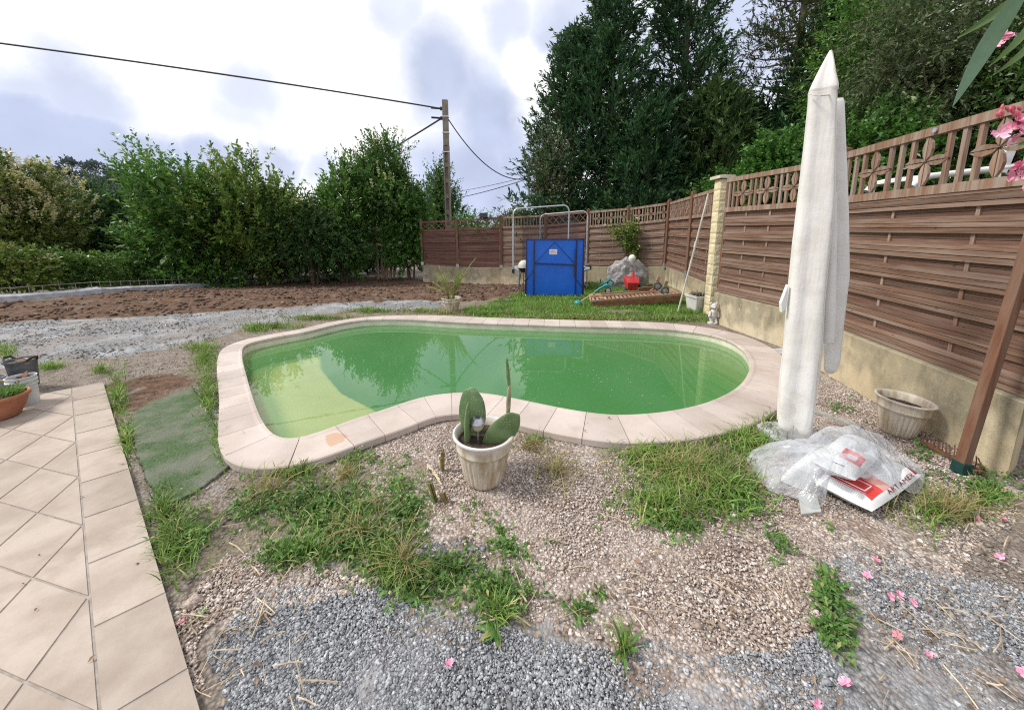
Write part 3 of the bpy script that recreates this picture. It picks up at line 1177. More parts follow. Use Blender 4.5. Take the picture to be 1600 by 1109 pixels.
def panel(root, a, b, z0a, z0b, z1a, z1b, style, wood, slat, nb=9, latt=.26, nfl=4, name='fence_panel'):
    """woven board panel with a trellis on top between plan points a and b; the front is to the right of a->b turned by SIDE"""
    d = (b - a); L = d.length; d = d / L
    nrm = V((-d.y, d.x))
    mid = (a + b) / 2
    if nrm.dot(-mid) < 0: nrm = -nrm

    def P(u, v, wd):
        z0 = z0a + (z0b - z0a) * u; z1 = z1a + (z1b - z1a) * u
        p = a.lerp(b, u) + nrm * wd
        return V((p.x, p.y, z0 + (z1 - z0) * v))

    def plank(mb, u0, v0, u1, v1, w0, w1, bow=0.0):
        n = 6 if bow else 1
        vs, fs = [], []
        for i in range(n + 1):
            u = u0 + (u1 - u0) * i / n
            bb = bow * math.sin(math.pi * i / n)
            vs += [P(u, v0, w0 + bb), P(u, v0, w1 + bb), P(u, v1, w1 + bb), P(u, v1, w0 + bb)]
        for i in range(n):
            for c in range(4):
                c2 = (c + 1) % 4
                fs.append((i * 4 + c, i * 4 + c2, i * 4 + 4 + c2, i * 4 + 4 + c))
        fs += [(3, 2, 1, 0), (n * 4, n * 4 + 1, n * 4 + 2, n * 4 + 3)]
        mb.add(vs, fs)
    Ht = (z1a - z0a + z1b - z0b) / 2
    vl = 1 - latt
    rail = .045 / Ht
    bd = MB()
    top = vl - rail
    for i in range(nb):
        v0, v1 = .005 + top * i / nb, .005 + top * (i + 1) / nb
        pr = (i % 2 == 0)
        ov = .012 if pr else .008
        j = R.uniform(-.004, .004)
        va, vb = v0 - ov + .004 + j, v1 + ov * .55 + j
        nf = len(bd.f)
        if pr:
            vm, vn_ = va + (vb - va) * R.uniform(.28, .36), va + (vb - va) * R.uniform(.64, .72)
            bw = R.uniform(.003, .009)
            plank(bd, .010, va + .002, .990, vb - .002, .008, .018, bw)
            plank(bd, .008, va, .992, vm - .0022, .014, .029, bw)
            plank(bd, .008, vm, .992, vn_ - .0022, .016, .035, bw)
            plank(bd, .008, vn_, .992, vb, .014, .029, bw)
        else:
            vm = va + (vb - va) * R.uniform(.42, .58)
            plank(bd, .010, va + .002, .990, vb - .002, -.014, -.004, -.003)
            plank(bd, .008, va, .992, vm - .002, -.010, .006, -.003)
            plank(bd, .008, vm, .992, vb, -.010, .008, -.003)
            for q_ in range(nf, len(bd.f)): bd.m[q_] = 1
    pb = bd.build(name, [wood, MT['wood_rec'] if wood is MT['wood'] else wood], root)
    for u in (1 / 3, 2 / 3):
        bt = MB()
        plank(bt, u - .012 / L * 1.2, .01, u + .012 / L * 1.2, top, .006, .0155)
        bt.build('batten', slat, pb)
    rl = MB()
    plank(rl, 0, vl - rail, 1, vl + rail * .6, -.004, .045)
    rl.build('rail', slat, pb)
    rl = MB()
    plank(rl, 0, 1 - rail * 1.5, 1, 1, -.004, .047)
    rl.build('rail', slat, pb)
    tr = MB()
    y0, y1 = vl + rail * .6, 1 - rail * 1.5
    hh = (y1 - y0) * Ht
    if style == 'x':
        nx_ = max(3, int(L / (hh * .95)))
        for k in range(nx_):
            u0, u1 = k / nx_, (k + 1) / nx_
            for (ua, va, ub, vb, wo) in ((u0, y0, u1, y1, .012), (u1, y0, u0, y1, .026)):
                p, q = P(ua, va, wo), P(ub, vb, wo)
                tr.bar(p, q, .026, .012, up=(nrm.x, nrm.y, 0))
    else:
        if style == 'slats':
            us = [(k + .5) / 14 for k in range(14)]
            for u in us:
                tr = MB(); plank(tr, u - .014 / L, y0, u + .014 / L, y1, .006, .03); tr.build('trellis_slat', slat, pb)
        else:
            per = 1 / nfl
            for k in range(nfl):
                for q in (.12, .33, .54):
                    u = (k + q) * per
                    tr = MB(); plank(tr, u - .016 / L, y0, u + .016 / L, y1, .006, .034); tr.build('trellis_slat', slat, pb)
            for k in range(nfl):
                fl = MB()
                u = (k + .81) * per
                if u > .98: continue
                c = P(u, (y0 + y1) / 2, .026)
                dd = V((d.x, d.y, 0)); up = V((0, 0, 1)); nn = V((nrm.x, nrm.y, 0))
                rl_ = hh * .5
                for ax, bx, ln in ((up, dd, rl_), (-up, dd, rl_), (dd, up, rl_ * .98), (-dd, up, rl_ * .98)):
                    for sgn in (1, -1):
                        prof = [(.05, .010), (.22, .15), (.5, .215), (.75, .17), (.98, .03)]
                        inner = [c + ax * ln * t + bx * sgn * .004 for t, _ in prof]
                        outer = [c + ax * ln * t + bx * sgn * wv_ * ln for t, wv_ in prof]
                        vs = [p + nn * .012 for p in inner + outer] + [p - nn * .008 for p in inner + outer]
                        n = len(prof); fs = []
                        for i in range(n - 1):
                            fs.append((i, i + 1, n + i + 1, n + i)); fs.append((2 * n + i, 3 * n + i, 3 * n + i + 1, 2 * n + i + 1))
                            fs.append((n + i, n + i + 1, 3 * n + i + 1, 3 * n + i)); fs.append((i, 2 * n + i, 2 * n + i + 1, i + 1))
                        fl.add(vs, fs)
                fl.build('flower_motif', slat, pb)
    if style == 'x': tr.build('lattice', slat, pb)
    return pb


def post(root, p, z0, z1, wd=.09, shoe=True, mat='wood_post'):
    mb = MB()
    mb.box((p.x, p.y, (z0 + .06 + z1) / 2), (wd, wd, z1 - z0 - .06))
    mb.add([(p.x + sx * wd / 2, p.y + sy * wd / 2, z1) for sx, sy in ((-1, -1), (1, -1), (1, 1), (-1, 1))] + [(p.x, p.y, z1 + .025)], [(0, 1, 4), (1, 2, 4), (2, 3, 4), (3, 0, 4)])
    o = mb.build('post', MT[mat], root, bevel=.004)
    if shoe:
        s = MB()
        s.box((p.x, p.y, z0 + .06), (wd + .012, wd + .012, .12))
        s.build('post_shoe', MT['metal'], o)
    return o


# right fence (pillar to the near end)
rf = thing('wooden_fence', (3.6, 4.3, WT), 'tall weathered brown woven board fence with flower trellis right of the block pillar', 'fence')
back = V((.075, .0))
TOPR = 2.42
Q = [FRONT[2] + back + V((-.02, .02)), FRONT[1] + back, FRONT[1].lerp(FRONT[0], .24) + back, FRONT[1].lerp(FRONT[0], 1.06) + back]
post(rf, Q[0] + V((.02, -.03)), WT, TOPR, .06, False)
post(rf, Q[1], WT, TOPR + .06, .09, False)
post(rf, Q[1] + V((-.015, -.17)), WT, TOPR + .02, .08, False)
post(rf, Q[2], WT, TOPR + .05, .09, False)
panel(rf, Q[0] + V((.0, -.06)), Q[1] + V((0, .05)), WT + .02, WT + .02, TOPR, TOPR, 'flower', MT['wood'], MT['wood_slat'], 12, .265, 3)
panel(rf, Q[1] + V((-.02, -.21)), Q[2] + V((0, .05)), WT + .02, WT + .02, TOPR, TOPR, 'x', MT['wood'], MT['wood_slat'], 12, .265)
panel(rf, Q[2] + V((0, -.05)), Q[3], WT + .02, WT + .02, TOPR, TOPR, 'flower', MT['wood'], MT['wood_slat'], 13, .265, 4)
mb = MB()
c = Q[2].lerp(Q[3], .49)
c = c + V((-.05, 0))
mb.tube([(c.x, c.y, TOPR - .035), (c.x - .012, c.y + .001, TOPR - .035)], .018, 14)
o = mb.build('round_plate', MT['metal'], rf)

# fence between pillar and corner
mf = thing('wooden_fence', (4.0, 8.2, WT), 'short run of brown woven board fence between block pillar and corner behind the white pole', 'fence')
mA, mB_ = LEFT_END + V((.07, .05)), FRONT[3] + V((.02, -.05))
for t0, t1 in ((0, .45), (.46, 1.0)):
    a, b = mA.lerp(mB_, t0 + .005), mA.lerp(mB_, t1 - .005)
    zt = lambda t: 2.40 + (FAR[-1][2] - 2.40) * t
    zb = lambda t: WT - .02 + (FAR[-1][1] - WT + .03) * t
    panel(mf, a, b, zb(t0), zb(t1), zt(t0), zt(t1), 'flower', MT['wood'], MT['wood_slat'], 12, .26, 4)
post(mf, mA.lerp(mB_, .455) + V((-.03, 0)), WT - .03, 2.46, .09)
post(mf, mB_ + V((-.04, .02)), WT - .03, 2.42, .09)

# far fence
ff = thing('wooden_fence', (0.5, 13, 0), 'long far wooden fence of several woven panels behind trampoline and blue table', 'fence')
styles = [('x', 'wood_red'), ('x', 'wood_red'), ('slats', 'wood_grey'), ('x', 'wood_red'), ('flower', 'wood_grey'), ('flower', 'wood_grey')]
ofs = V((0, .07))
for i in range(6):
    a, b = FAR[i], FAR[i + 1]
    wd = MT[styles[i][1]]
    sl = MT['wood_red'] if styles[i][1] == 'wood_red' else MT['wood_slat']
    d = (b[0] - a[0]).normalized()
    panel(ff, a[0] + ofs + d * .05, b[0] + ofs - d * .05, a[1] + .03, b[1] + .03, a[2], b[2], styles[i][0], wd, sl, 9 if i < 2 else 12, .2 if i < 4 else .27, 3)
for i in range(7):
    p = FAR[i]
    post(ff, p[0] + ofs + V((0, -.03)), p[1], p[2] + .06, .11 if i in (2, 3, 5) else .09, True, 'wood_post')

# block pillar
pp = at_z(1109, 492, 0).to_2d()
pl = thing('stone_pillar', (pp.x, pp.y, 0), 'yellow split face block pillar with flat capstone between two fences', 'pillar')
mb = MB()
zt = 0
nbk = 13
PW, PD = .15, .20
ph_ = 2.47 / nbk
for i in range(nbk):
    z0 = i * ph_
    n = 6
    # split face: a rough front grid on each side
    for side in range(4):
        ang = side * math.pi / 2
        rot = Matrix.Rotation(ang, 3, 'Z')
        wdt, dep = (PW, PD) if side % 2 == 0 else (PD, PW)
        vs, fs = [], []
        for r in range(n + 1):
            for cc in range(n + 1):
                e = (r in (0, n)) or (cc in (0, n))
                off = 0 if e else R.uniform(.002, .010)
                edge = -.004 if r in (0, n) else 0
                x = -wdt / 2 + wdt * cc / n
                v = rot @ V((x, -dep / 2 - off - edge, 0))
                vs.append((pp.x + v.x, pp.y + v.y, z0 + .002 + (ph_ - .004) * r / n))
        for r in range(n):
            for cc in range(n):
                q = r * (n + 1) + cc
                fs.append((q, q + 1, q + n + 2, q + n + 1))
        mb.add(vs, fs)
mb.box((pp.x, pp.y, 1.2), (PW - .008, PD - .008, 2.40))
mb.build('shaft', plain('yellow_block', (.60, .50, .30), .95, (.70, .61, .41), 6, bmp=.6, bscale=40, c3=(.36, .32, .22), n3=4, l3=.58), pl)
mb = MB()
mb.box((pp.x, pp.y, 2.505), (.27, .33, .055))
mb.add([(pp.x + sx * .135, pp.y + sy * .165, 2.5325) for sx, sy in ((-1, -1), (1, -1), (1, 1), (-1, 1))] + [(pp.x, pp.y, 2.56)], [(0, 1, 4), (1, 2, 4), (2, 3, 4), (3, 0, 4)])
mb.build('capstone', plain('capstone', (.50, .43, .33), .9, (.60, .53, .43), 7, bmp=.4), pl, bevel=.006)

# timber uprights at the near end of the wall
bp = at_z(1500, 738, 0)
up_ = thing('timber_post', (bp.x, bp.y, 0), 'thick red brown timber post in a green metal shoe against the ochre wall', 'post')
mb = MB(); q = bp.lerp(at_y(1600, 415, bp.y + .02), 1.9)
mb.bar((bp.x, bp.y, .05), q, .054, .054, up=(0, 1, 0))
mb.build('beam', MT['wood_post'], up_, bevel=.004)
mb = MB(); mb.bar((bp.x - .002, bp.y, .0), V((bp.x, bp.y, 0)).lerp(q, .03), .068, .068, up=(0, 1, 0))
sh_ = mb.build('post_shoe', MT['green_metal'], up_, bevel=.003)
mb = MB(); mb.tube([(bp.x + .035, bp.y - .03, .04), (bp.x + .055, bp.y - .035, .04)], .008, 8); mb.build('bolt', MT['rust'], sh_)
p2 = at_z(1583, 604, WT)
u2 = thing('timber_post', (p2.x, p2.y, WT), 'second timber post standing on the wall top in a green bolted bracket', 'post')
mb = MB(); mb.bar((p2.x, p2.y, WT + .03), (p2.x + .06, p2.y, 2.7), .075, .075, up=(0, 1, 0)); mb.build('beam', MT['wood_post'], u2, bevel=.004)
mb = MB(); mb.bar((p2.x, p2.y, WT), (p2.x + .006, p2.y, WT + .16), .09, .09, up=(0, 1, 0)); b_ = mb.build('bracket', MT['green_metal'], u2, bevel=.003)
mb = MB()
for z in (.05, .12): mb.ball((p2.x - .03, p2.y - .047, WT + z), (.012, .006, .012), 8, 6)
mb.build('bolt', MT['metal'], b_, smooth=True)

# rake head at the foot of the wall
rk = thing('rake', tuple(at_z(1480, 700, .02)), 'dark rusty rake lying tines up at the foot of the ochre wall', 'rake')
a, b = at_z(1440, 690, .03), at_z(1534, 738, .03)
mb = MB(); mb.bar(a, b, .022, .02); mb.build('head', MT['rust'], rk)
mb = MB()
for i in range(15):
    p = a.lerp(b, (i + .5) / 15)
    mb.tube([p, p + V((R.uniform(-.005, .005), .004, .05)), p + V((R.uniform(-.01, .01), .014, R.uniform(.07, .095)))], .0038, 5)
mb.build('tines', MT['rust'], rk)

# ------------------------------------------------------------------ concrete footing with wire mesh along the far left
kp = [G(x, y) for x, y in [(-260, 492), (-60, 478), (60, 468), (160, 459), (260, 452), (360, 446), (460, 440), (520, 435.5), (573, 431)]]
ft = thing('concrete_footing', tuple(kp[4]), 'long low grey concrete footing strip edging the brown earth below the hedge', 'footing')
mb = MB()
for i in range(len(kp) - 1):
    a, b = kp[i], kp[i + 1]
    n = 8
    vs = []
    d = (b - a).normalized(); s = V((-d.y, d.x, 0))
    for k in range(n + 1):
        p = a.lerp(b, k / n)
        j = mnoise.noise(p * 2.5) * .03
        z = .13 + j
        vs += [p + V((0, 0, -.3)), p + V((0, 0, z - .02)), p + s * .03 + V((0, 0, z)), p + s * .28 + V((0, 0, z + .01)), p + s * .28 + V((0, 0, -.3))]
    fs = [(k * 5 + c, k * 5 + c + 1, k * 5 + c + 6, k * 5 + c + 5) for k in range(n) for c in range(4)]
    mb.add(vs, fs)
mb.build('slab', MT['conc'], ft)
wm = thing('wire_mesh', tuple(kp[4] + V((0, .15, .1))), 'rusty welded reinforcement mesh standing up out of the concrete footing', 'wire mesh')
mm = plain('mesh_steel', (.22, .19, .17), .6, (.34, .32, .3), 20, metal=.3)
mb2 = MB()
for i in range(len(kp) - 1):
    a, b = kp[i], kp[i + 1]
    d = (b - a).normalized(); s = V((-d.y, d.x, 0)) * .15
    L = (b - a).length
    mb2.tube([a + s + V((0, 0, .30)), b + s + V((0, 0, .30))], .007, 5)
    for k in range(int(L / .24)):
        p = a.lerp(b, (k + .5) / int(L / .24)) + s
        mb = MB(); mb.tube([p + V((0, 0, .05)), p + V((R.uniform(-.02, .02), 0, .32 + R.uniform(-.02, .09)))], .006, 4); mb.build('upright_wire', mm, wm)
mb2.build('long_wire', mm, wm)

# ------------------------------------------------------------------ fluted plastic pots
def potmat():
    m, nt, bs = new_mat('stained_cream_plastic')
    vec = coords(nt)
    st = maprange(nt, noise(nt, coords(nt, (16, 16, 1.6)), 1.3, 6, .65), .38, .66)
    col = mixc(nt, st, (.60, .535, .43), (.36, .28, .18))
    sz = N(nt, 'ShaderNodeSeparateXYZ'); nt.links.new(vec, sz.inputs[0])
    rim = maprange(nt, sz.outputs['Z'], .27, .33)
    col = mixc(nt, rim, col, (.66, .61, .57))
    nt.links.new(col, bs.inputs['Base Color'])
    bs.inputs['Roughness'].default_value = .55
    return m


MT['pot'] = potmat()


def fluted_pot(root, rb=.115, rt=.185, h=.34, soil=.27, n=112):
    """children of ROOT built in its own coordinates"""
    ORIG[root.name] = V((0, 0, 0))
    mb = MB()
    rr = lambda z: rb + (rt - rb) * (z / h) ** .8
    prof = [(0.001, .004), (rb * .9, .0), (rb, .012)] + [(rr(h * t), h * t) for t in (.08, .15, .25, .35, .45, .55, .62, .68)] + \
           [(rr(h * .70) + .006, h * .70), (rr(h * .74) + .008, h * .74), (rr(h * .77) + .002, h * .765), (rr(h * .9) + .002, h * .9), (rt + .004, h * .95), (rt + .014, h * .97), (rt + .014, h), (rt + .004, h + .004), (rt - .008, h - .004), (rr(h * .8) - .012, h * .8), (rr(soil) - .012, soil - .02), (.001, soil - .02)]
    mb.lathe(prof, (0, 0, 0), n, (28, .006, .02, h * .69))
    p = mb.build('pot', MT['pot'], root, smooth=True)
    mb = MB()
    vs, fs = [(0, 0, soil)], []
    K, L = 28, 6
    for l in range(1, L + 1):
        for k in range(K):
            t = 2 * math.pi * k / K
            r = (rr(soil) - .008) * l / L
            vs.append((r * math.cos(t), r * math.sin(t), soil + R.uniform(-.008, .012) * (l < L)))
    for k in range(K): fs.append((0, 1 + k, 1 + (k + 1) % K))
    for l in range(L - 1):
        for k in range(K):
            k2 = (k + 1) % K
            fs.append((1 + l * K + k, 1 + (l + 1) * K + k, 1 + (l + 1) * K + k2, 1 + l * K + k2))
    mb.add(vs, fs); mb.build('soil', MT['soil'], root, smooth=True)
    return p


def world_root(root, loc):
    root.location = loc


# ---- cactus pot
cb = at_z(757, 748, 0)
cact = thing('potted_cactus', (0, 0, 0), 'cream fluted pot of prickly pear cactus pads standing on gravel before the pool', 'potted plant', 'fluted cream plastic pots')
fluted_pot(cact, .118, .182, .335, .285)


def cactm():
    m, nt, bs = new_mat('cactus_skin')
    vec = coords(nt)
    vo = N(nt, 'ShaderNodeTexVoronoi'); vo.inputs['Scale'].default_value = 55; vo.inputs['Randomness'].default_value = .35
    nt.links.new(vec, vo.inputs['Vector'])
    col = mixc(nt, maprange(nt, noise(nt, vec, 9, 5), .35, .65), (.085, .155, .055), (.14, .21, .085))
    col = mixc(nt, maprange(nt, vo.outputs['Distance'], .12, .25, .8, 0), col, (.36, .33, .20))
    nt.links.new(col, bs.inputs['Base Color']); bs.inputs['Roughness'].default_value = .5
    bump(nt, bs, vo.outputs['Distance'], -.6, .008)
    return m


MT['cactus'] = cactm()
MT['cactus_dry'] = plain('dry_cactus', (.19, .20, .10), .7, (.36, .31, .20), 14, bmp=.5)


def cpt(px, py, dy=0.0):
    return at_y(px, py, cb.y + dy) - V((cb.x, cb.y, 0))


def pad(p0, p1, wd, th, ang, mat, nm='cactus_pad'):
    """flat pad from p0 (base) to p1 (tip)"""
    ax = (p1 - p0); L = ax.length; ax.normalize()
    side = V((math.cos(ang), math.sin(ang), 0)); side = (side - ax * side.dot(ax)).normalized()
    nn = ax.cross(side)
    rot = Matrix((side, nn, ax)).transposed()
    mb = MB()
    mb.ball((p0 + p1) / 2, (wd, th, L / 2), 28, 18, rot, fn=lambda u: (1 + .10 * u.z) * (1 + .02 * math.sin(9 * u.x)))
    o = mb.build(nm, mat, cact, smooth=True)
    return o


pad(cpt(740, 690, .05), cpt(736, 609, .10), .090, .018, rad(-8), MT['cactus'])
pad(cpt(731, 704, -.02), cpt(731, 634, -.03), .055, .017, rad(80), MT['cactus'])
pad(cpt(756, 706, -.03), cpt(806, 649, -.06), .082, .017, rad(0), MT['cactus'])
pad(cpt(793, 664, .02), cpt(796, 600, .03), .018, .013, rad(60), MT['cactus_dry'], 'dry_stem')
pad(cpt(797, 622, .03), cpt(792, 562, .03), .013, .009, rad(40), MT['cactus'], 'dry_stem')
world_root(cact, cb)
# ---- solar lamp stuck in the pot
lp = at_y(747, 692, cb.y - .02)
sl = thing('solar_lamp', tuple(lp), 'small stainless steel solar garden lamp stuck in the cactus pot', 'garden lamp')
zc_, zg0, zst = z_at(lp.y, 654), z_at(lp.y, 672), z_at(lp.y, 661)
mb = MB(); mb.tube([lp + V((0, 0, -.06)), V((lp.x, lp.y, zg0))], .0065, 10); mb.build('stem', MT['metal'], sl, smooth=True)
mb = MB(); mb.lathe([(.001, zg0 - .004 - lp.z), (.020, zg0 - lp.z), (.037, zg0 + .02 - lp.z), (.042, zst - lp.z), (.044, zst + .004 - lp.z)], lp, 24)
mb.build('lens', plain('ribbed_plastic_lens', (.45, .38, .22), .15, (.62, .56, .40), 60, stretch=(6, 6, 1)), sl, smooth=True)
mb = MB(); mb.lathe([(.049, zst - lp.z), (.050, zst + .008 - lp.z), (.046, zst + .014 - lp.z), (.034, zc_ + .004 - lp.z), (.026, zc_ + .008 - lp.z), (.001, zc_ + .009 - lp.z)], lp, 28)
cp_ = mb.build('cap', plain('brushed_steel', (.42, .42, .44), .35, metal=.9), sl, smooth=True)
mb = MB(); mb.box((lp.x, lp.y, zc_ + .011), (.030, .030, .004)); mb.build('solar_cell', plain('solar_cell', (.06, .07, .08), .2), cp_)

# ---- pot with soil by the wall
pb = at_z(1400, 676, 0)
pt2 = thing('flower_pot', (0, 0, 0), 'cream fluted pot holding only dark soil, standing against the ochre wall', 'pot', 'fluted cream plastic pots')
fluted_pot(pt2, .098, .158, .295, .235)
pt2.rotation_euler = (rad(1), rad(3), 0)
world_root(pt2, pb)

# ---- palm pot on the far side of the pool
pb = G(706, 486)
pt3 = thing('potted_palm', (0, 0, 0), 'cream pot of thin yellowing palm fronds on the grass at the far pool edge', 'potted plant', 'fluted cream plastic pots')
fluted_pot(pt3, .115, .185, .27, .22)
fr = MB()
for k in range(26):
    a = R.random() * 6.28
    lean = R.uniform(.05, .5) if k > 3 else .12
    L = R.uniform(.35, .75)
    if k == 0: a, lean, L = .15, .38, .98
    if k == 1: a, lean, L = 2.9, .6, .5
    if k == 2: a, lean, L = 3.3, .8, .45
    dd = V((math.cos(a), math.sin(a) * .6, 0))
    pr = []
    for j in range(7):
        t = j / 6
        pr.append(V((0, 0, .22)) + dd * (.05 + L * lean * t ** 1.3 * 1.1) + V((0, 0, L * (t - .38 * lean * t * t * 1.3))))
    for j in range(6):
        w0, w1 = .014 * (1 - j / 6.2) + .002, .014 * (1 - (j + 1) / 6.2) + .001
        s = dd.cross(V((0, 0, 1)))
        fr.quad(pr[j] - s * w0, pr[j] + s * w0, pr[j + 1] + s * w1, pr[j + 1] - s * w1)
    for j in range(2, 6):
        for sg in (-1, 1):
            for e in range(2):
                q = pr[j].lerp(pr[j + 1], e * .5)
                s = dd.cross(V((0, 0, 1))) * sg
                ti = q + s * R.uniform(.04, .10) + (pr[j + 1] - pr[j]) * 1.1 + V((0, 0, -.02))
                m_ = q.lerp(ti, .5) + V((0, 0, .012))
                fr.add([q, m_ + V((0, 0, .006)), ti, m_ - V((0, 0, .008)) + dd * .008], [(0, 1, 2, 3)])
fr.build('fronds', leafm('palm_frond', (.20, .26, .07), (.33, .34, .12), (.42, .36, .16)), pt3)
world_root(pt3, pb)

# ------------------------------------------------------------------ pots and buckets on the patio's far corner
PZ = .03
tb = at_z(2, 652, PZ)
tpot = thing('terracotta_pot', (0, 0, 0), 'round terracotta pot of green seedlings at the left edge of the tiled patio', 'potted plant')
ORIG[tpot.name] = V((0, 0, 0))
mb = MB(); mb.lathe([(.001, .002), (.085, .0), (.105, .01), (.150, .11), (.165, .16), (.170, .17), (.178, .172), (.180, .195), (.172, .202), (.160, .198), (.150, .16), (.001, .16)], (0, 0, 0), 48)
mb.build('pot', plain('terracotta', (.34, .125, .06), .7, (.42, .18, .10), 8, c3=(.30, .20, .15), n3=5, l3=.6, h3=.75), tpot, smooth=True)
mb = MB(); mb.lathe([(.150, .168), (.08, .174), (.001, .172)], (0, 0, 0), 24); mb.build('soil', MT['soil'], tpot)


def leaf_cloud(pts, dirs, ll, lw, droop=.1):
    """one rhombic leaf per point"""
    n = len(pts)
    d = dirs / np.linalg.norm(dirs, axis=1, keepdims=True)
    rnd = NR.normal(size=(n, 3)) * .55 + np.array([0, -.12, 1.0])
    s = np.cross(d, rnd); s /= np.linalg.norm(s, axis=1, keepdims=True) + 1e-9
    L = (ll * NR.uniform(.65, 1.3, n))[:, None]
    Wd = (lw * NR.uniform(.7, 1.25, n))[:, None]
    up = np.array([0, 0, 1.0])
    a = pts
    b = pts + d * L * .45 + s * Wd * .5
    c = pts + d * L - up * L * droop
    e = pts + d * L * .45 - s * Wd * .5
    co = np.stack([a, b, c, e], 1).reshape(-1, 3)
    q = np.arange(4 * n).reshape(n, 4)
    return co, q


n = 420
th = NR.uniform(0, 6.28, n); rr = .14 * np.sqrt(NR.random(n))
P = np.stack([rr * np.cos(th), rr * np.sin(th), .17 + NR.random(n) * .05], 1)
D = np.stack([np.cos(th) * .5, np.sin(th) * .5, NR.uniform(.2, 1.2, n)], 1)
co, q = leaf_cloud(P, D, .05, .017)
npmesh('seedlings', co, q, leafm('seedling_leaf', (.10, .22, .04), (.20, .33, .08)), tpot)
world_root(tpot, tb)

bb = at_z(42, 630, PZ)
bk = thing('bucket', (0, 0, 0), 'white plastic bucket full of rusty garden tools on the patio corner', 'bucket')
ORIG[bk.name] = V((0, 0, 0))
mb = MB()
mb.lathe([(.001, .003), (.086, .0), (.090, .006), (.098, .165), (.106, .166), (.106, .176), (.100, .178), (.101, .198), (.108, .199), (.108, .209), (.102, .212), (.106, .236), (.108, .242), (.100, .242), (.096, .20), (.085, .02), (.001, .02)], (0, 0, 0), 40)
mb.build('body', plain('scuffed_white_plastic', (.62, .64, .66), .45, (.50, .50, .48), 5, c3=(.40, .36, .30), n3=6, l3=.62, h3=.75), bk, smooth=True)
mb = MB(); mb.tube([(-.108, 0, .20)] + [(.112 * math.cos(t), -.108 * math.sin(t) - .008, .20 - .075 * math.sin(t)) for t in np.linspace(math.pi, 0, 12)], .003, 6)
mb.build('handle', MT['metal'], bk, smooth=True)
world_root(bk, bb)
bk.scale = (.86, .86, 1.08)
mb = MB()
for k in range(15):
    a = R.random() * 6.28; r = R.uniform(0, .06)
    p = bb + V((r * math.cos(a), r * math.sin(a), .12)); q = bb + V((R.uniform(-.085, .085), R.uniform(-.08, .08), R.uniform(.21, .27)))
    mb.bar(p, q, R.uniform(.012, .03), R.uniform(.006, .014), up=(R.random(), R.random(), .2))
mb.bar(bb + V((-.06, -.02, .20)), bb + V((.03, .03, .28)), .07, .006, up=(.2, -.5, 1))
tag(mb.build('garden_tools', MT['rust']), 'rusty hand tools and scraps sticking out of the white bucket', 'tools', kind='stuff')
mb = MB(); mb.tube([bb + V((-.30, -.12, .30)), bb + V((-.14, -.06, .255)), bb + V((-.06, -.035, .225))], .008, 8)
mb.ball(bb + V((-.055, -.05, .225)), (.022, .015, .014), 10, 8)
tag(mb.build('trowel', plain('yellow_wood_handle', (.42, .30, .12), .6, (.20, .14, .08), 10), smooth=True), 'thin trowel with pale yellow knob lying across the white bucket rim', 'tool')

kb = at_z(42, 604, PZ)
kt = thing('tub', (0, 0, 0), 'dark grey rubber builder tub holding sticks behind the white bucket', 'tub')
ORIG[kt.name] = V((0, 0, 0))
mb = MB(); mb.lathe([(.001, .003), (.085, 0), (.092, .01), (.112, .20), (.128, .212), (.130, .222), (.118, .222), (.108, .20), (.09, .03), (.001, .03)], (0, 0, 0), 40)
mb.build('body', plain('dusty_black_rubber', (.06, .065, .075), .6, (.17, .18, .20), 6), kt, smooth=True)
for s in (-1, 1):
    mb = MB(); mb.tube([(s * .122, -.045, .218), (s * .150, -.03, .24), (s * .150, .03, .24), (s * .122, .045, .218)], .009, 8); mb.build('handle', MT['black'], kt, smooth=True)
world_root(kt, kb)
kt.scale = (.9, .9, 1.3)
mb = MB()
for k in range(9):
    a = R.uniform(-.5, .9)
    c = kb + V((R.uniform(-.03, .05), R.uniform(-.05, .05), R.uniform(.25, .29)))
    d = V((math.cos(a), math.sin(a), .12)) * R.uniform(.06, .10)
    mb.bar(c - d, c + d, R.uniform(.016, .032), .012)
tag(mb.build('firewood', MT['deck']), 'bundle of dry sticks lying in the dark grey tub', 'sticks', kind='stuff')
gb = at_z(-12, 622, PZ)
gk = thing('bucket', (0, 0, 0), 'plain grey bucket cut by the left picture edge behind the terracotta pot', 'bucket')
ORIG[gk.name] = V((0, 0, 0))
mb = MB(); mb.lathe([(.001, 0), (.085, 0), (.098, .185), (.104, .187), (.104, .197), (.096, .197), (.084, .02), (.001, .02)], (0, 0, 0), 36)
mb.build('body', plain('grey_plastic', (.24, .26, .28), .5), gk, smooth=True)
mb = MB(); mb.tube([(-.10, 0, .17)] + [(.106 * math.cos(t), -.10 * math.sin(t), .17 - .06 * math.sin(t)) for t in np.linspace(math.pi, 0, 10)], .003, 6); mb.build('handle', MT['metal'], gk)
world_root(gk, gb)
sb = at_z(-6, 598, .03)
st_ = thing('bollard_light', tuple(sb), 'short black bollard with pale collar at the left edge behind the buckets', 'bollard')
mb = MB(); mb.lathe([(.03, 0), (.028, .02), (.028, .20)], sb, 16); mb.build('body', MT['black'], st_, smooth=True)
mb = MB(); mb.lathe([(.032, .20), (.034, .23), (.026, .245), (.001, .247)], sb, 16); mb.build('collar', MT['white'], st_, smooth=True)

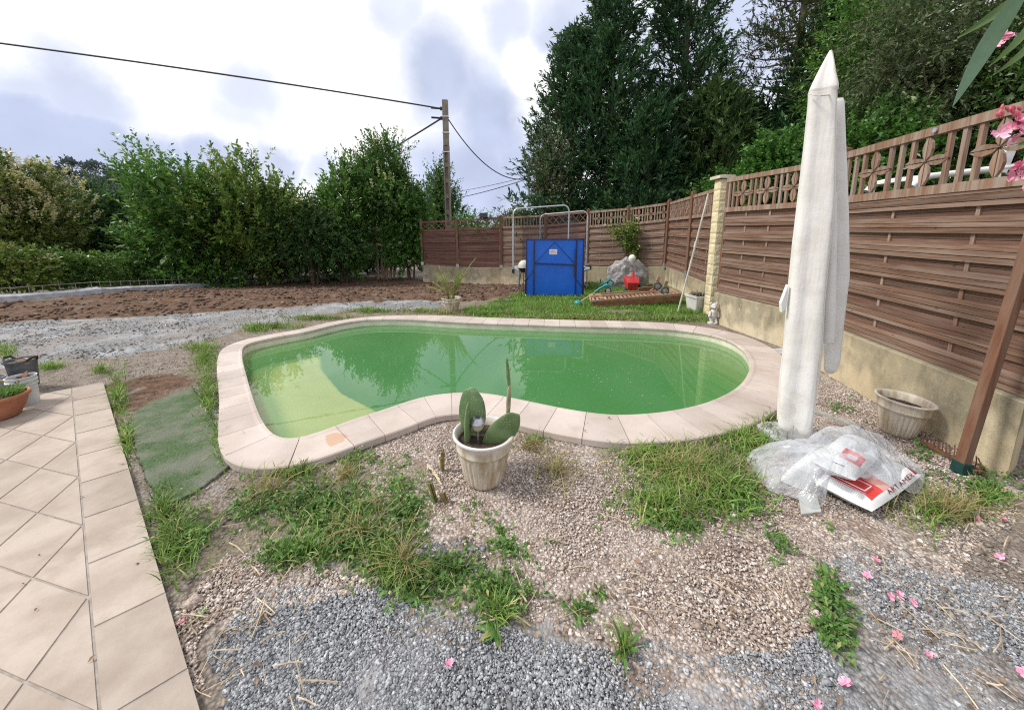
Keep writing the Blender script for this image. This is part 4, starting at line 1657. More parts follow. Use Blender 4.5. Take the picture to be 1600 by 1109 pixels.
# ------------------------------------------------------------------ blue folded table
t0 = G(866, 464)
TY = t0.y
tt = thing('table_tennis_table', tuple(t0), 'bright blue half of a folded table tennis table standing upright on the grass', 'table')
xl, xr = x_at(822.5, TY, .8), x_at(911, TY, .8)
zb, ztp = z_at(TY, 461), z_at(TY, 374)
MT['blue'] = plain('blue_board', (.004, .115, .60), .35, (.006, .135, .66), 2)
MT['bluedk'] = plain('dark_blue_frame', (.008, .018, .12), .4)
mb = MB(); mb.box(((xl + xr) / 2, TY, (zb + ztp) / 2), (xr - xl, .022, ztp - zb)); top_ = mb.build('table_top', MT['blue'], tt, bevel=.003)
mb = MB()
e = .012
for (a, b) in (((xl, zb), (xr, zb)), ((xr, zb), (xr, ztp)), ((xr, ztp), (xl, ztp)), ((xl, ztp), (xl, zb))):
    mb.bar((a[0], TY - .012, a[1]), (b[0], TY - .012, b[1]), .05, .022, up=(1, 0, 0) if a[0] == b[0] else (0, 0, 1))
mb.build('frame', MT['bluedk'], tt)
X = lambda px: x_at(px, TY, .8)
Zp = lambda py: z_at(TY, py)
mb = MB()
for px in (834.5, 900): mb.bar((X(px), TY - .03, zb + .02), (X(px), TY - .03, ztp - .02), .028, .03, up=(0, 1, 0))
mb.bar((X(835), TY - .034, Zp(411.5)), (X(899), TY - .034, Zp(414)), .03, .02, up=(0, 1, 0))
mb.build('rails', MT['bluedk'], tt)
for s, px in ((-1, 833.5), (1, 898)):
    mb = MB(); mb.bar((X(px), TY - .06, Zp(388)), (X(px - s * 1.2), TY - .085, Zp(434)), .018, .03, up=(0, 1, 0))
    mb.build('leg', MT['darkmetal'], tt)
mb = MB()
for pa, pb_ in (((866, 378), (836, 411)), ((866, 378), (897, 411)), ((823, 438), (834, 420)), ((911, 450), (901, 436))):
    mb.tube([(X(pa[0]), TY - .022, Zp(pa[1])), (X(pb_[0]), TY - .022, Zp(pb_[1]))], .006, 6)
mb.build('brace_wire', MT['bluedk'], tt)
mb = MB()
mb.tube([(X(824), TY - .03, Zp(432)), (X(815), TY - .25, .34), (X(815), TY - .25, .02)], .011, 8)
mb.build('stand_leg', MT['darkmetal'], tt, smooth=True); mb = MB(); mb.tube([(X(822), TY + .1, Zp(420)), (X(821), TY + .1, .02)], .018, 8)
mb.build('stand_leg', MT['darkmetal'], tt, smooth=True); mb = MB(); mb.tube([(X(913), TY + .08, Zp(418)), (X(914), TY + .1, .02)], .018, 8)
mb.build('stand_leg', MT['darkmetal'], tt, smooth=True)
for px in (822.6, 910.6):
    mb = MB(); mb.ball((X(px), TY - .01, zb), (.03, .025, .028), 10, 8); mb.build('corner_cap', MT['white'], tt, smooth=True)
mb = MB(); cx0, cx1, cz0, cz1 = X(858), X(870), Zp(397.5), Zp(389.5)
mb.box(((cx0 + cx1) / 2, TY - .0135, (cz0 + cz1) / 2), (cx1 - cx0, .003, cz1 - cz0)); stk = mb.build('sticker', plain('sticker_paper', (.72, .74, .76), .5), tt)
mb = MB()
for i, (u0, u1) in enumerate(((.18, .8), (.12, .9), (.2, .7))):
    zc0 = cz0 + (cz1 - cz0) * (.25 + .22 * i)
    mb.box((cx0 + (cx1 - cx0) * (u0 + u1) / 2, TY - .0155, zc0), ((cx1 - cx0) * (u1 - u0), .001, (cz1 - cz0) * .10))
mb.build('print', plain('orange_print', (.75, .25, .12), .5), stk)

# ------------------------------------------------------------------ trampoline behind it
rx, ry, rrad = x_at(861, 10.05, .5), 10.05, 1.05
tp = thing('trampoline', (rx, ry, terr(rx, ry)), 'small round trampoline with bent steel tube arches and grey safety net behind the blue table', 'trampoline')
ringz = .52
mb = MB(); mb.tube([(rx + rrad * math.cos(t), ry + rrad * math.sin(t), ringz) for t in np.linspace(0, 2 * math.pi, 49)], .022, 8, cap=False); mb.build('ring', MT['metal'], tp, smooth=True)
mb = MB()
vs = [(rx, ry, ringz - .04)] + [(rx + (rrad - .08) * math.cos(t), ry + (rrad - .08) * math.sin(t), ringz) for t in np.linspace(0, 2 * math.pi, 40, endpoint=False)]
mb.add(vs, [(0, 1 + i, 1 + (i + 1) % 40) for i in range(40)]); mb.build('mat', MT['black'], tp)
mb = MB()
for i in range(24):
    t0_, t1_ = 2 * math.pi * (i + .03) / 24, 2 * math.pi * (i + .97) / 24
    mb.add([(rx + r_ * math.cos(t), ry + r_ * math.sin(t), ringz + .03) for r_, t in ((rrad - .10, t0_), (rrad + .03, t0_), (rrad + .03, t1_), (rrad - .10, t1_))], [(0, 1, 2, 3)])
mb.build('edge_pad', plain('grey_pad', (.45, .46, .48), .6, (.2, .21, .22), 6), tp)
for k in range(6):
    t = 2 * math.pi * (k + .5) / 6
    mb = MB(); p = V((rx + rrad * math.cos(t), ry + rrad * math.sin(t), 0)); z0 = terr(p.x, p.y)
    mb.tube([(p.x, p.y, ringz), (p.x, p.y, z0)], .018, 8); mb.build('leg', MT['metal'], tp, smooth=True)


def arch(pl, pr, yl, yr, ytl, ytr, name='arch'):
    xl_, xr_ = x_at(pl, yl, 1.3), x_at(pr, yr, 1.3)
    zl, zr = z_at(yl, ytl), z_at(yr, ytr)
    pts = [V((xl_, yl, ringz - .08)), V((xl_, yl, zl - .16))]
    for t in np.linspace(0, math.pi / 2, 6): pts.append(V((xl_ + .15 * (1 - math.cos(t)), yl, zl - .15 + .15 * math.sin(t))))
    for t in np.linspace(0, math.pi / 2, 6): pts.append(V((xr_ - .15 + .15 * math.sin(t), yr, zr - .15 + .15 * math.cos(t))))
    pts += [V((xr_, yr, ringz - .08))]
    mb = MB(); mb.tube(pts, .021, 10); mb.build(name, MT['metal'], tp, smooth=True)
    mb = MB()
    for p in (pts[0], pts[-1]): mb.tube([p, p + V((0, 0, zl - ringz - .35))], .027, 10)
    return mb


a1 = arch(802, 888, 9.35, 9.5, 326, 321)
a2 = arch(844, 917, 10.9, 10.3, 335, 330)
mb = MB(); p = V((x_at(802, 9.35, 1.3), 9.35, 0)); mb.tube([p + V((0, 0, ringz - .1)), p + V((0, 0, 1.72))], .028, 10)
p = V((x_at(917, 10.3, 1.3), 10.3, 0)); mb.tube([p + V((0, 0, ringz - .1)), p + V((0, 0, 1.95))], .030, 10); mb.build('sleeve', MT['metal'], tp, smooth=True)
mb = MB()
p = V((x_at(802, 9.35, 1.3), 9.35, ringz)); mb.box(p, (.07, .07, .10)); p = V((x_at(918, 10.3, .5), 10.2, ringz)); mb.box(p, (.16, .10, .12)); mb.build('clamp', MT['black'], tp)


def netm():
    m, nt, bs = new_mat('safety_net')
    bs.inputs['Base Color'].default_value = (.035, .035, .04, 1)
    bs.inputs['Roughness'].default_value = .8
    tr = N(nt, 'ShaderNodeBsdfTransparent'); mx = N(nt, 'ShaderNodeMixShader')
    mx.inputs[0].default_value = .42
    nt.links.new(tr.outputs[0], mx.inputs[1]); nt.links.new(bs.outputs[0], mx.inputs[2])
    nt.links.new(mx.outputs[0], nt.nodes['Material Output'].inputs[0])
    return m


mb = MB()
nxl, nxr = x_at(816, 9.6, 1.2), x_at(904, 10.2, 1.2)
cols = 26
vs, fs = [], []
for i in range(cols + 1):
    u = i / cols
    x = nxl + (nxr - nxl) * u
    y = 9.6 + .6 * u + .55 * math.sin(math.pi * u) + .02 * math.sin(i * 2.1)
    sag = .10 * math.sin(math.pi * ((u * 2.5) % 1))
    zt_ = z_at(y, 334) - sag
    vs += [(x, y, ringz), (x, y + .01 * math.sin(i), (ringz + zt_) / 2), (x, y, zt_)]
for i in range(cols):
    for c in range(2): fs.append((i * 3 + c, i * 3 + c + 1, i * 3 + 4 + c, i * 3 + 3 + c))
mb.add(vs, fs); mb.build('net', netm(), tp, smooth=True)

# barbecue with a pale dome lid half hidden by the table
bq = V((x_at(819, 9.15, .8), 9.15, 0))
bbq = thing('barbecue', tuple(bq), 'kettle barbecue with pale domed lid half hidden behind the blue table', 'barbecue')
zq = z_at(9.15, 418)
mb = MB(); mb.lathe([(.16, zq), (.155, zq + .06), (.13, zq + .13), (.07, zq + .18), (.001, zq + .195)], bq, 28); mb.build('lid', plain('pale_enamel', (.52, .50, .42), .4), bbq, smooth=True)
mb = MB(); mb.lathe([(.001, zq - .14), (.08, zq - .12), (.14, zq - .05), (.16, zq - .004)], bq, 28); mb.build('bowl', MT['black'], bbq, smooth=True)
for k in range(3):
    t = k * 2.09 + .4
    mb = MB(); mb.tube([(bq.x + .09 * math.cos(t), bq.y + .09 * math.sin(t), zq - .1), (bq.x + .2 * math.cos(t), bq.y + .2 * math.sin(t), 0)], .010, 6); mb.build('leg', MT['darkmetal'], bbq)

# ------------------------------------------------------------------ rock, head ornament, toys
rb_ = G(983, 451)
mb = MB()


def rockfn(u):
    s = 1 + .22 * mnoise.noise(u * 2.1 + V((3, 1, 5))) + .10 * mnoise.noise(u * 5 + V((1, 9, 2)))
    cell = mnoise.voronoi(u * 2.6)[0][0]
    return s - .12 * cell


rot = Matrix.Rotation(.2, 3, 'Z')
mb.ball(rb_ + V((0, .25, .18)), (.66, .34, .66), 64, 40, rot, fn=rockfn)
rk_ = mb.build('boulder', MT['rock'])
tag(rk_, 'big jagged grey boulder in the fence corner behind the toys', 'rock')
h0 = V((x_at(988, rb_.y + .15, .9), rb_.y + .15, z_at(rb_.y + .15, 411.5)))
hd_ = thing('head_ornament', tuple(h0), 'white rounded head shaped ornament sitting on top of the grey boulder', 'ornament')
mb = MB(); mb.ball(h0 + V((0, 0, .14)), (.098, .10, .105), 24, 16); mb.build('globe', plain('aged_white_globe', (.70, .66, .56), .4, (.78, .77, .72), 5), hd_, smooth=True)
mb = MB(); mb.lathe([(.050, -.02), (.062, .02), (.085, .07), (.097, .115), (.100, .125)], h0, 24); mb.build('collar', MT['white'], hd_, smooth=True)

# wooden lounger lying in the grass, wheels up
FLc, FRc = at_z(923, 471, .13), at_z(1065, 459.5, .27)
BLc, BRc = at_z(921, 461, .15), at_z(1047, 451.5, .25)
lg = thing('wooden_lounger', tuple(FLc * .5 + BRc * .5 - V((0, 0, .15))), 'slatted wooden sun lounger on wheels lying tilted in the grass', 'sun lounger')
upn = (FRc - FLc).cross(BLc - FLc).normalized()
mb = MB(); mb.bar(FLc, FRc, .03, .045, up=upn); mb.bar(BLc, BRc, .03, .045, up=upn)
mb.bar(FLc, BLc, .03, .045, up=upn); mb.bar(FRc, BRc, .03, .045, up=upn); mb.build('frame', MT['deck'], lg, bevel=.003)
mb = MB(); dz = V((0, 0, -.085)); mb.bar(FLc + dz + (FRc - FLc) * .03, FRc + dz, .026, .10, up=upn); mb.bar(BLc + dz, BRc + dz, .026, .10, up=upn); mb.build('side_board', MT['deckred'], lg, bevel=.003)
mb = MB()
for i in range(22):
    u = (i + .7) / 22.4
    if .50 < u < .52: continue
    a, b = FLc.lerp(FRc, u) + upn * .012, BLc.lerp(BRc, u) + upn * .012
    if 2 < i < 16: b = a.lerp(b, .42)
    mb.bar(a, b, .048, .018, up=upn)
mb.build('slats', MT['deck'], lg)
mb = MB(); a = FLc.lerp(BLc, .43) + upn * .03; b = FRc.lerp(BRc, .43) + upn * .03
mb.bar(a.lerp(b, .12), a.lerp(b, .74), .045, .05, up=upn); mb.bar(FLc.lerp(FRc, .13) + upn * .03, FLc.lerp(FRc, .13).lerp(BLc.lerp(BRc, .08), .9) + upn * .03, .07, .03, up=upn)
mb.bar(a.lerp(b, .0), a.lerp(b, .15), .05, .06, up=upn)
mb.build('backrest_rail', MT['deck'], lg)
mb = MB(); a = BLc.lerp(BRc, .60) + upn * .06; b = BLc.lerp(BRc, .8) + upn * .06; mb.bar(a, b, .05, .05, up=upn); mb.build('cross_bar', MT['deckred'], lg)
for i, (px, py, dy) in enumerate(((1037.5, 453.5, 0), (1026, 446.5, .28))):
    wy = FRc.y + .16 + dy
    c = at_y(px, py, wy)
    mb = MB(); mb.bar(c + V((-.11, 0, -.12)), c + V((.02, 0, .0)), .05, .04, up=(0, 1, 0)); mb.bar(c + V((-.03, .02, -.05)), c + V((.06 if i == 0 else .05, .02, .20)), .07, .03, up=(0, 1, 0)); mb.build('leg', MT['deck'], lg, bevel=.003)
    mb = MB()
    for (r0, r1, wd, mi) in ((.092, .058, .04, 0),):
        mb.tube([(c.x + .075 * math.cos(t), c.y - .04, c.z + .075 * math.sin(t)) for t in np.linspace(0, 2 * math.pi, 25)], .021, 8, cap=False)
    wh = mb.build('wheel', plain('old_rubber', (.06, .055, .05), .85, (.12, .11, .10), 20), lg, smooth=True)
    mb = MB(); mb.tube([(c.x, c.y - .055, c.z), (c.x, c.y - .03, c.z)], .057, 20); mb.tube([(c.x, c.y - .068, c.z), (c.x, c.y - .05, c.z)], .02, 12); mb.build('hub', plain('dirty_hub', (.34, .32, .29), .6, (.2, .18, .16), 20), wh)

# red toy barrow
tb_ = G(988, 457)
ty = tb_.y
rt = thing('toy_barrow', tuple(tb_), 'red plastic toy barrow with upright handle and dark wheels beside the boulder', 'toy')
red = plain('red_plastic', (.50, .03, .035), .4, (.62, .06, .06), 4)
zx = lambda py: z_at(ty, py)
xx = lambda px: x_at(px, ty, .4)
mb = MB()
z0, z1, z2 = zx(452), zx(441), zx(434)
ring = []
for (px0, px1, z, y0, y1) in ((981, 994, z0, -.06, .16), (979, 997, z1, -.13, .24), (978.2, 998, z2, -.05, .28), (979.5, 996.8, z2, -.03, .26), (981, 995, z1 - .02, -.06, .20)):
    ring.append([(xx(px0), ty + y0, z), (xx(px1), ty + y0, z), (xx(px1), ty + y1, z), (xx(px0), ty + y1, z)])
vs = [v for r in ring for v in r]
fs = [(i * 4 + c, i * 4 + (c + 1) % 4, i * 4 + 4 + (c + 1) % 4, i * 4 + 4 + c) for i in range(4) for c in range(4)] + [(3, 2, 1, 0), (16, 17, 18, 19)]
mb.add(vs, fs); mb.build('tub', red, rt, bevel=.015)
mb = MB(); mb.bar((xx(989.5), ty - .02, zx(441)), (xx(990.2), ty + .05, zx(424)), .058, .03, up=(0, 1, 0)); mb.build('handle', red, rt, bevel=.008)
for px, py, r_ in ((977.5, 452.5, .065), (1001, 448, .075)):
    c = V((xx(px), ty + .02, max(r_, zx(py))))
    mb = MB(); mb.tube([c + V((-.025, 0, 0)), c + V((.025, 0, 0))], r_, 20); wl = mb.build('wheel', plain('dark_teal_plastic', (.02, .06, .08), .5), rt, bevel=.008)
    mb = MB(); mb.tube([c + V((-.03, 0, 0)), c + V((.03, 0, 0))], r_ * .45, 12); mb.build('hub', plain('toy_hub', (.10, .22, .26), .5), wl)
mb = MB(); mb.tube([(xx(977.5), ty + .02, zx(452)), (xx(1001), ty + .02, zx(449))], .012, 8); mb.build('axle', MT['darkmetal'], rt)

# teal tricycle frame and strimmer
yk = at_z(950, 461, 0).y
kk = thing('toy_tricycle', tuple(at_z(950, 461, 0)), 'teal toy tricycle lying with its two grey wheels at the lounger head', 'toy')
teal = plain('teal_plastic', (.02, .20, .22), .4, (.03, .25, .26), 5)
pz = lambda px, py, dy=0.0: at_y(px, py, yk + dy)
mb = MB(); mb.tube([pz(929, 457), pz(936, 451.5), pz(944, 447), pz(951, 445.5), pz(958, 448)], [.028, .03, .032, .03, .02], 10)
mb.tube([pz(938, 445, .1), pz(947, 441, .15), pz(953, 436.5, .2), pz(959, 441.5, .2)], [.02, .028, .03, .024], 10); mb.build('fork', teal, kk, smooth=True)
for (px, py, dy) in ((950, 454, -.03), (953.5, 442, .2)):
    c = pz(px, py, dy)
    mb = MB(); mb.tube([c + V((.066 * math.cos(t), 0, .066 * math.sin(t))) for t in np.linspace(0, 2 * math.pi, 25)], .018, 8, cap=False); wl = mb.build('wheel', MT['black'], kk, smooth=True)
    mb = MB(); mb.tube([c + V((0, -.02, 0)), c + V((0, .02, 0))], .055, 18); mb.tube([c + V((0, -.03, 0)), c + V((0, .03, 0))], .02, 10); mb.build('hub', plain('grey_hub', (.45, .43, .42), .6), wl)
mb = MB(); mb.tube([pz(939, 446, .1), pz(938, 436, .12)], .012, 8); mb.build('handle', MT['black'], kk)
ys_ = at_z(903, 478, 0).y
sm_ = thing('grass_trimmer', tuple(at_z(903, 479, 0)), 'teal and black grass trimmer lying on the lawn left of the lounger', 'garden tool')
a_ = at_y(903, 474, ys_)
mb = MB(); mb.ball(a_, (.085, .09, .075), 20, 14, fn=lambda u: 1 if u.z > -.2 else .9); mb.build('motor_head', teal, sm_, smooth=True)
mb = MB(); mb.lathe([(.10, -.085), (.105, -.06), (.09, -.02), (.05, .0)], a_, 20); mb.build('guard', MT['black'], sm_, smooth=True)
mb = MB(); mb.tube([at_y(907, 471, ys_), at_y(928, 458, ys_ + .5)], .013, 8); mb.build('shaft', plain('pale_shaft', (.50, .44, .26), .5), sm_, smooth=True)

# white pole leaning on the fence
wp0, wp1 = at_z(1059, 488, 0), at_y(1107, 303, 6.38)
mb = MB(); mb.tube([wp0 + (wp1 - wp0) * t + V((0, 0, -.02 * math.sin(math.pi * t))) for t in np.linspace(0, 1, 9)], .016, 10)
wpo = thing('pole', tuple(wp0), 'long thin white pole leaning from the grass up to the block pillar', 'pole')
mb.build('tube', plain('white_pole', (.66, .64, .60), .45, (.52, .46, .38), 3), wpo, smooth=True)
mb = MB(); q = wp0.lerp(wp1, .60); d = (wp1 - wp0).normalized(); mb.tube([q - d * .05, q + d * .05], .021, 10); mb.build('joint', MT['white'], wpo)

# fluted white planter
p0 = at_z(1091, 486, 0)
pln = thing('planter', (0, 0, 0), 'square white ribbed planter with withered plants at the foot of the pillar', 'planter')
ORIG[pln.name] = V((0, 0, 0))
mb = MB()
b0, b1, hh_ = .145, .185, .33
K = 17
outl = []
for side in range(4):
    for k in range(K):
        outl.append((side, (k / K) * 2 - 1, .006 if k % 2 else 0))
vs, fs = [], []
for z, s, rib in ((0, b0, 1), (hh_ - .05, b0 + (b1 - b0) * .85, 1), (hh_ - .048, b1 + .006, 0), (hh_, b1 + .008, 0), (hh_, b1 - .014, 0), (hh_ - .06, b1 - .02, 0)):
    for side, u, rb2 in outl:
        rot = Matrix.Rotation(side * math.pi / 2, 3, 'Z')
        v = rot @ V((u * s, -(s - rb2 * rib), z)); vs.append(v)
M_ = len(outl)
for l in range(5):
    for i in range(M_):
        j = (i + 1) % M_
        fs.append((l * M_ + i, l * M_ + j, (l + 1) * M_ + j, (l + 1) * M_ + i))
fs.append(tuple(range(M_ - 1, -1, -1)))
mb.add(vs, fs); mb.build('box', plain('grimy_white_planter', (.60, .60, .57), .7, (.45, .45, .40), 4, c3=(.30, .31, .24), n3=9, l3=.6, h3=.75), pln)
mb = MB(); mb.quad((-.165, -.165, .29), (.165, -.165, .29), (.165, .165, .30), (-.165, .165, .30)); mb.build('soil', MT['soil'], pln)
n = 260
th = NR.uniform(0, 6.28, n); rr = .15 * np.sqrt(NR.random(n))
P = np.stack([rr * np.cos(th) + .02, rr * np.sin(th), .29 + NR.random(n) * .07], 1)
D = np.stack([np.cos(th) * .8, np.sin(th) * .8, NR.uniform(-.3, .9, n)], 1)
co, q = leaf_cloud(P, D, .075, .032)
npmesh('withered_leaves', co, q, leafm('withered_leaf', (.20, .16, .11), (.36, .32, .25), (.15, .22, .07)), pln)
pln.rotation_euler = (0, 0, rad(8))
world_root(pln, p0)

# small statue
s0 = at_z(1113, 506, 0) + V((0, -.0, .0))
stt = thing('statuette', tuple(s0), 'small weathered white stone figurine of a cub with round ears beside the pillar', 'statue')
mb = MB()
S_ = lambda x, y, z: s0 + V((x, y, z))
stone = plain('weathered_stone', (.50, .48, .45), .9, (.66, .64, .61), 10, bmp=.6, bscale=50, c3=(.26, .25, .22), n3=9, l3=.58, h3=.7)
mb.lathe([(.001, 0), (.075, 0), (.08, .02), (.06, .03), (.001, .032)], s0, 16)
mb.ball(S_(0, 0, .15), (.062, .052, .105), 20, 14)
mb.ball(S_(0, -.012, .215), (.05, .045, .055), 18, 12)
for sx in (-1, 1):
    mb.tube([S_(sx * .028, -.01, .10), S_(sx * .036, -.03, .05), S_(sx * .036, -.045, .02)], [.034, .028, .03], 12)
    mb.tube([S_(sx * .052, -.01, .225), S_(sx * .075, -.025, .165), S_(sx * (.06 if sx > 0 else .095), -.055, .135)], [.022, .019, .017], 10)
mb.build('body', stone, stt, smooth=True)
mb = MB()
hc = S_(-.012, -.02, .315)
mb.ball(hc, (.056, .052, .052), 20, 14); mb.ball(hc + V((-.02, -.045, -.014)), (.028, .03, .022), 14, 10)
mb.ball(hc + V((-.022, -.075, -.006)), (.009, .008, .007), 8, 6)
for sx in (-1, 1):
    mb.ball(hc + V((sx * .047, .0, .046)), (.024, .013, .024), 12, 10)
    mb.ball(hc + V((sx * .022 - .012, -.046, .012)), (.008, .006, .009), 8, 6)
mb.build('head', stone, stt, smooth=True)

# ------------------------------------------------------------------ closed parasol in its cover
UY = at_z(1243, 688, 0).y
us = .77
um = thing('parasol', tuple(at_z(1250, 690, 0)), 'tall closed parasol wrapped in an off white fabric cover beside the pool', 'parasol')


def fabric():
    m, nt, bs = new_mat('off_white_cover')
    vec = coords(nt)
    col = mixc(nt, maprange(nt, noise(nt, vec, 2.5, 6), .4, .62), (.73, .71, .68), (.66, .64, .60))
    sz = N(nt, 'ShaderNodeSeparateXYZ'); nt.links.new(vec, sz.inputs[0])
    dirt = mathn(nt, 'MULTIPLY', maprange(nt, noise(nt, vec, 5, 6, .65), .5, .68), maprange(nt, sz.outputs['Z'], .0, .7, .6, .12))
    col = mixc(nt, dirt, col, (.44, .38, .29))
    nt.links.new(col, bs.inputs['Base Color'])
    bs.inputs['Roughness'].default_value = .85
    bs.inputs['Specular IOR Level'].default_value = .2
    wr = noise(nt, coords(nt, (1, 1, 1.3)), 7, 3, .5)
    bump(nt, bs, mathn(nt, 'ADD', mathn(nt, 'MULTIPLY', wr, .6), mathn(nt, 'MULTIPLY', noise(nt, coords(nt, (3, 3, .35)), 5, 3), 1.2)), .35, .02)
    return m


MT['fabric'] = fabric()


def sleeve(levels, name, pleats, depth=1.0, seed=0, cap=False, yoff=0.0, amp=.08, seam=False):
    sm = []
    """levels: (py, pxl, pxr) silhouettes; cross-sections are folded ovals"""
    mb = MB()
    n = 64
    vs, fs = [], []
    # refine
    lv = []
    for i in range(len(levels) - 1):
        for k in range(5):
            u = k / 5
            lv.append(tuple(levels[i][c] * (1 - u) + levels[i + 1][c] * u for c in range(3)))
    lv.append(levels[-1])
    for i, (py, a, b) in enumerate(lv):
        z = z_at(UY + yoff, py)
        xa, xb = x_at(a, UY + yoff, z), x_at(b, UY + yoff, z)
        c, r = (xa + xb) / 2, (xb - xa) / 2 * .84
        for k in range(n):
            t = 2 * math.pi * k / n
            f = 1 + amp * (abs(math.cos(pleats / 2 * (t - seed))) ** 2.5 * 2 - 1) + .022 * abs(math.sin(4.5 * t + math.sin(i * .10) * 1.2)) * (amp > 0)
            f += .03 * mnoise.noise(V((math.cos(t) * 2, math.sin(t) * 2, z * 2.2 + seed)))
            vs.append((c + r * f * math.cos(t), UY + yoff + r * depth * f * math.sin(t), z))
        if seam:
            f = 1 + amp + .012
            sm.append(V((c + r * f * math.cos(seed), UY + yoff + r * depth * f * math.sin(seed), z)))
    if seam:
        q_ = MB(); q_.tube(sm, .0032, 6); q_.build('seam', plain('seam_thread', (.40, .37, .32), .8), um)
    L = len(lv)
    for i in range(L - 1):
        for k in range(n):
            k2 = (k + 1) % n
            fs.append((i * n + k, (i + 1) * n + k, (i + 1) * n + k2, i * n + k2))
    if cap: fs.append(tuple(range(n)))
    mb.add(vs, fs)
    return mb.build(name, MT['fabric'], um, smooth=True)


sleeve([(140, 1263, 1306), (160, 1262, 1306), (230, 1255, 1304), (300, 1247, 1303), (380, 1238, 1296), (470, 1229, 1287), (540, 1223, 1283), (600, 1217, 1276), (640, 1214, 1271), (664, 1213, 1268), (678, 1222, 1264), (690, 1236, 1258), (696, 1242, 1252)],
       'cover', 4, .95, -1.35, amp=.15, seam=True)
sleeve([(79, 1296.5, 1299), (86, 1292, 1301), (100, 1284, 1303), (118, 1274, 1305), (136, 1265, 1308), (142, 1262.5, 1308), (147, 1263, 1307)], 'top_cap', 4, .95, -1.35, True, amp=.15, seam=True)
sleeve([(154, 1307, 1317), (160, 1305, 1319), (240, 1303, 1322), (330, 1300, 1325), (430, 1293, 1326), (500, 1290, 1318), (560, 1288, 1312), (578, 1288, 1306), (583, 1292, 1300)], 'cover_fold', 3, .8, 1.0, True, .07, .12)
sleeve([(300, 1300, 1308), (420, 1293, 1307), (495, 1288, 1306), (533, 1285, 1304), (537, 1289, 1300)], 'sleeve_tube', 2, .9, 0, True, -.02, .03)
mb = MB()
fl = [at_y(x, y, UY - .02) for x, y in ((1232, 445), (1221, 474), (1222, 488), (1230, 479))]
fl2 = [p + V((.004, .03, 0)) for p in fl]
mb.add(fl + fl2, [(0, 1, 2, 3), (7, 6, 5, 4), (0, 4, 5, 1), (1, 5, 6, 2), (2, 6, 7, 3), (3, 7, 4, 0)]); mb.build('cover_flap', MT['fabric'], um)
mb = MB(); mb.tube([at_y(x, y, UY - .085) for x, y in ((1240, 664), (1236, 685), (1243, 702))], .004, 6); mb.build('tie_cord', plain('cord', (.36, .33, .28), .8), um)
mb = MB(); mb.tube([at_y(x, y, UY - d_) for x, y, d_ in ((1264, 147, .03), (1272, 149, .075), (1281, 150, .10), (1292, 149, .085), (1306, 146, .02))], .0035, 6); mb.build('cap_seam', plain('seam', (.50, .47, .42), .8), um)
mb = MB(); b_ = at_z(1250, 692, 0); mb.tube([(b_.x, UY, 0), (b_.x + .03, UY, .6)], .024, 12); mb.build('pole', MT['metal'], um)
mb = MB(); mb.box((b_.x, UY, .022), (.42, .42, .035)); mb.build('base_slab', MT['conc'], um, bevel=.006)

# ------------------------------------------------------------------ cement bags under a plastic sheet
def bag(c, L, Wd, T, ang, label, redrange, nm='cement_bag', tilt=0.0, roll=0.0):
    o = thing(nm, (0, 0, 0), label, 'bag', 'paper bags of building powder')
    ORIG[o.name] = V((0, 0, 0))
    nu, nv = 40, 24
    vs, fs, ms = [], [], []
    mb = MB()
    for s in (1, -1):
        b = len(vs)
        for j in range(nv + 1):
            for i in range(nu + 1):
                u, v = i / nu * 2 - 1, j / nv * 2 - 1
                hgt = (max(0, 1 - abs(u) ** 3.6) ** .55) * (max(0, 1 - abs(v) ** 2.8) ** .55)
                x = u * L / 2 * (1 - .03 * v * v); y = v * Wd / 2 * (1 - .04 * u * u)
                wr = .016 * mnoise.noise(V((x * 9, y * 11, s * 3 + L * 9))) + .006 * mnoise.noise(V((x * 30, y * 30, s)))
                z = s * (T / 2 * hgt + wr * hgt)
                vs.append((x, y, z + T / 2))
        for j in range(nv):
            for i in range(nu):
                q = b + j * (nu + 1) + i
                f = (q, q + 1, q + nu + 2, q + nu + 1)
                fs.append(f if s > 0 else f[::-1])
                u, v = (i + .5) / nu * 2 - 1, (j + .5) / nv * 2 - 1
                mi = 0
                if s > 0:
                    for (a0, a1, c0, c1, k) in redrange:
                        if a0 < u < a1 and c0 < v < c1: mi = k
                ms.append(mi)
    b0 = len(mb.v)
    mb.v += [tuple(v) for v in vs]; mb.f += fs; mb.m += ms
    ob = mb.build('sack', [MT['paper'], MT['bagred'], MT['bagdark'], MT['bagpale']], o, smooth=True)
    o.rotation_euler = (roll, tilt, ang)
    o.location = c
    return o, ob


MT['paper'] = plain('bag_paper', (.62, .61, .60), .5, (.70, .69, .68), 7)
MT['bagred'] = plain('bag_red', (.56, .035, .035), .42, (.66, .09, .07), 5)
MT['bagdark'] = plain('bag_dark_red', (.28, .02, .04), .45)
MT['bagpale'] = plain('bag_pink', (.60, .20, .17), .45, (.64, .36, .32), 14)
c0, c1_, c2_ = at_z(1325, 826, 0), at_z(1411, 763, 0), at_z(1279, 752, 0)
ctr_ = (c1_ + c2_) / 2
axd = (c1_ - c0)
ang = math.atan2(axd.y, axd.x)
Lb, Wb = axd.length * 1.0, (c2_ - c0).length * .86
bag1, sack1 = bag(V((ctr_.x, ctr_.y, .012)), Lb, Wb, .115, ang, 'red and white paper bag of building powder lying flat, corner out of the plastic',
                  [(-.80, -.50, -.85, .95, 1), (-.50, -.16, -.85, .6, 3), (-.50, -.40, -.85, -.2, 1), (.78, .99, -.9, -.3, 2)])
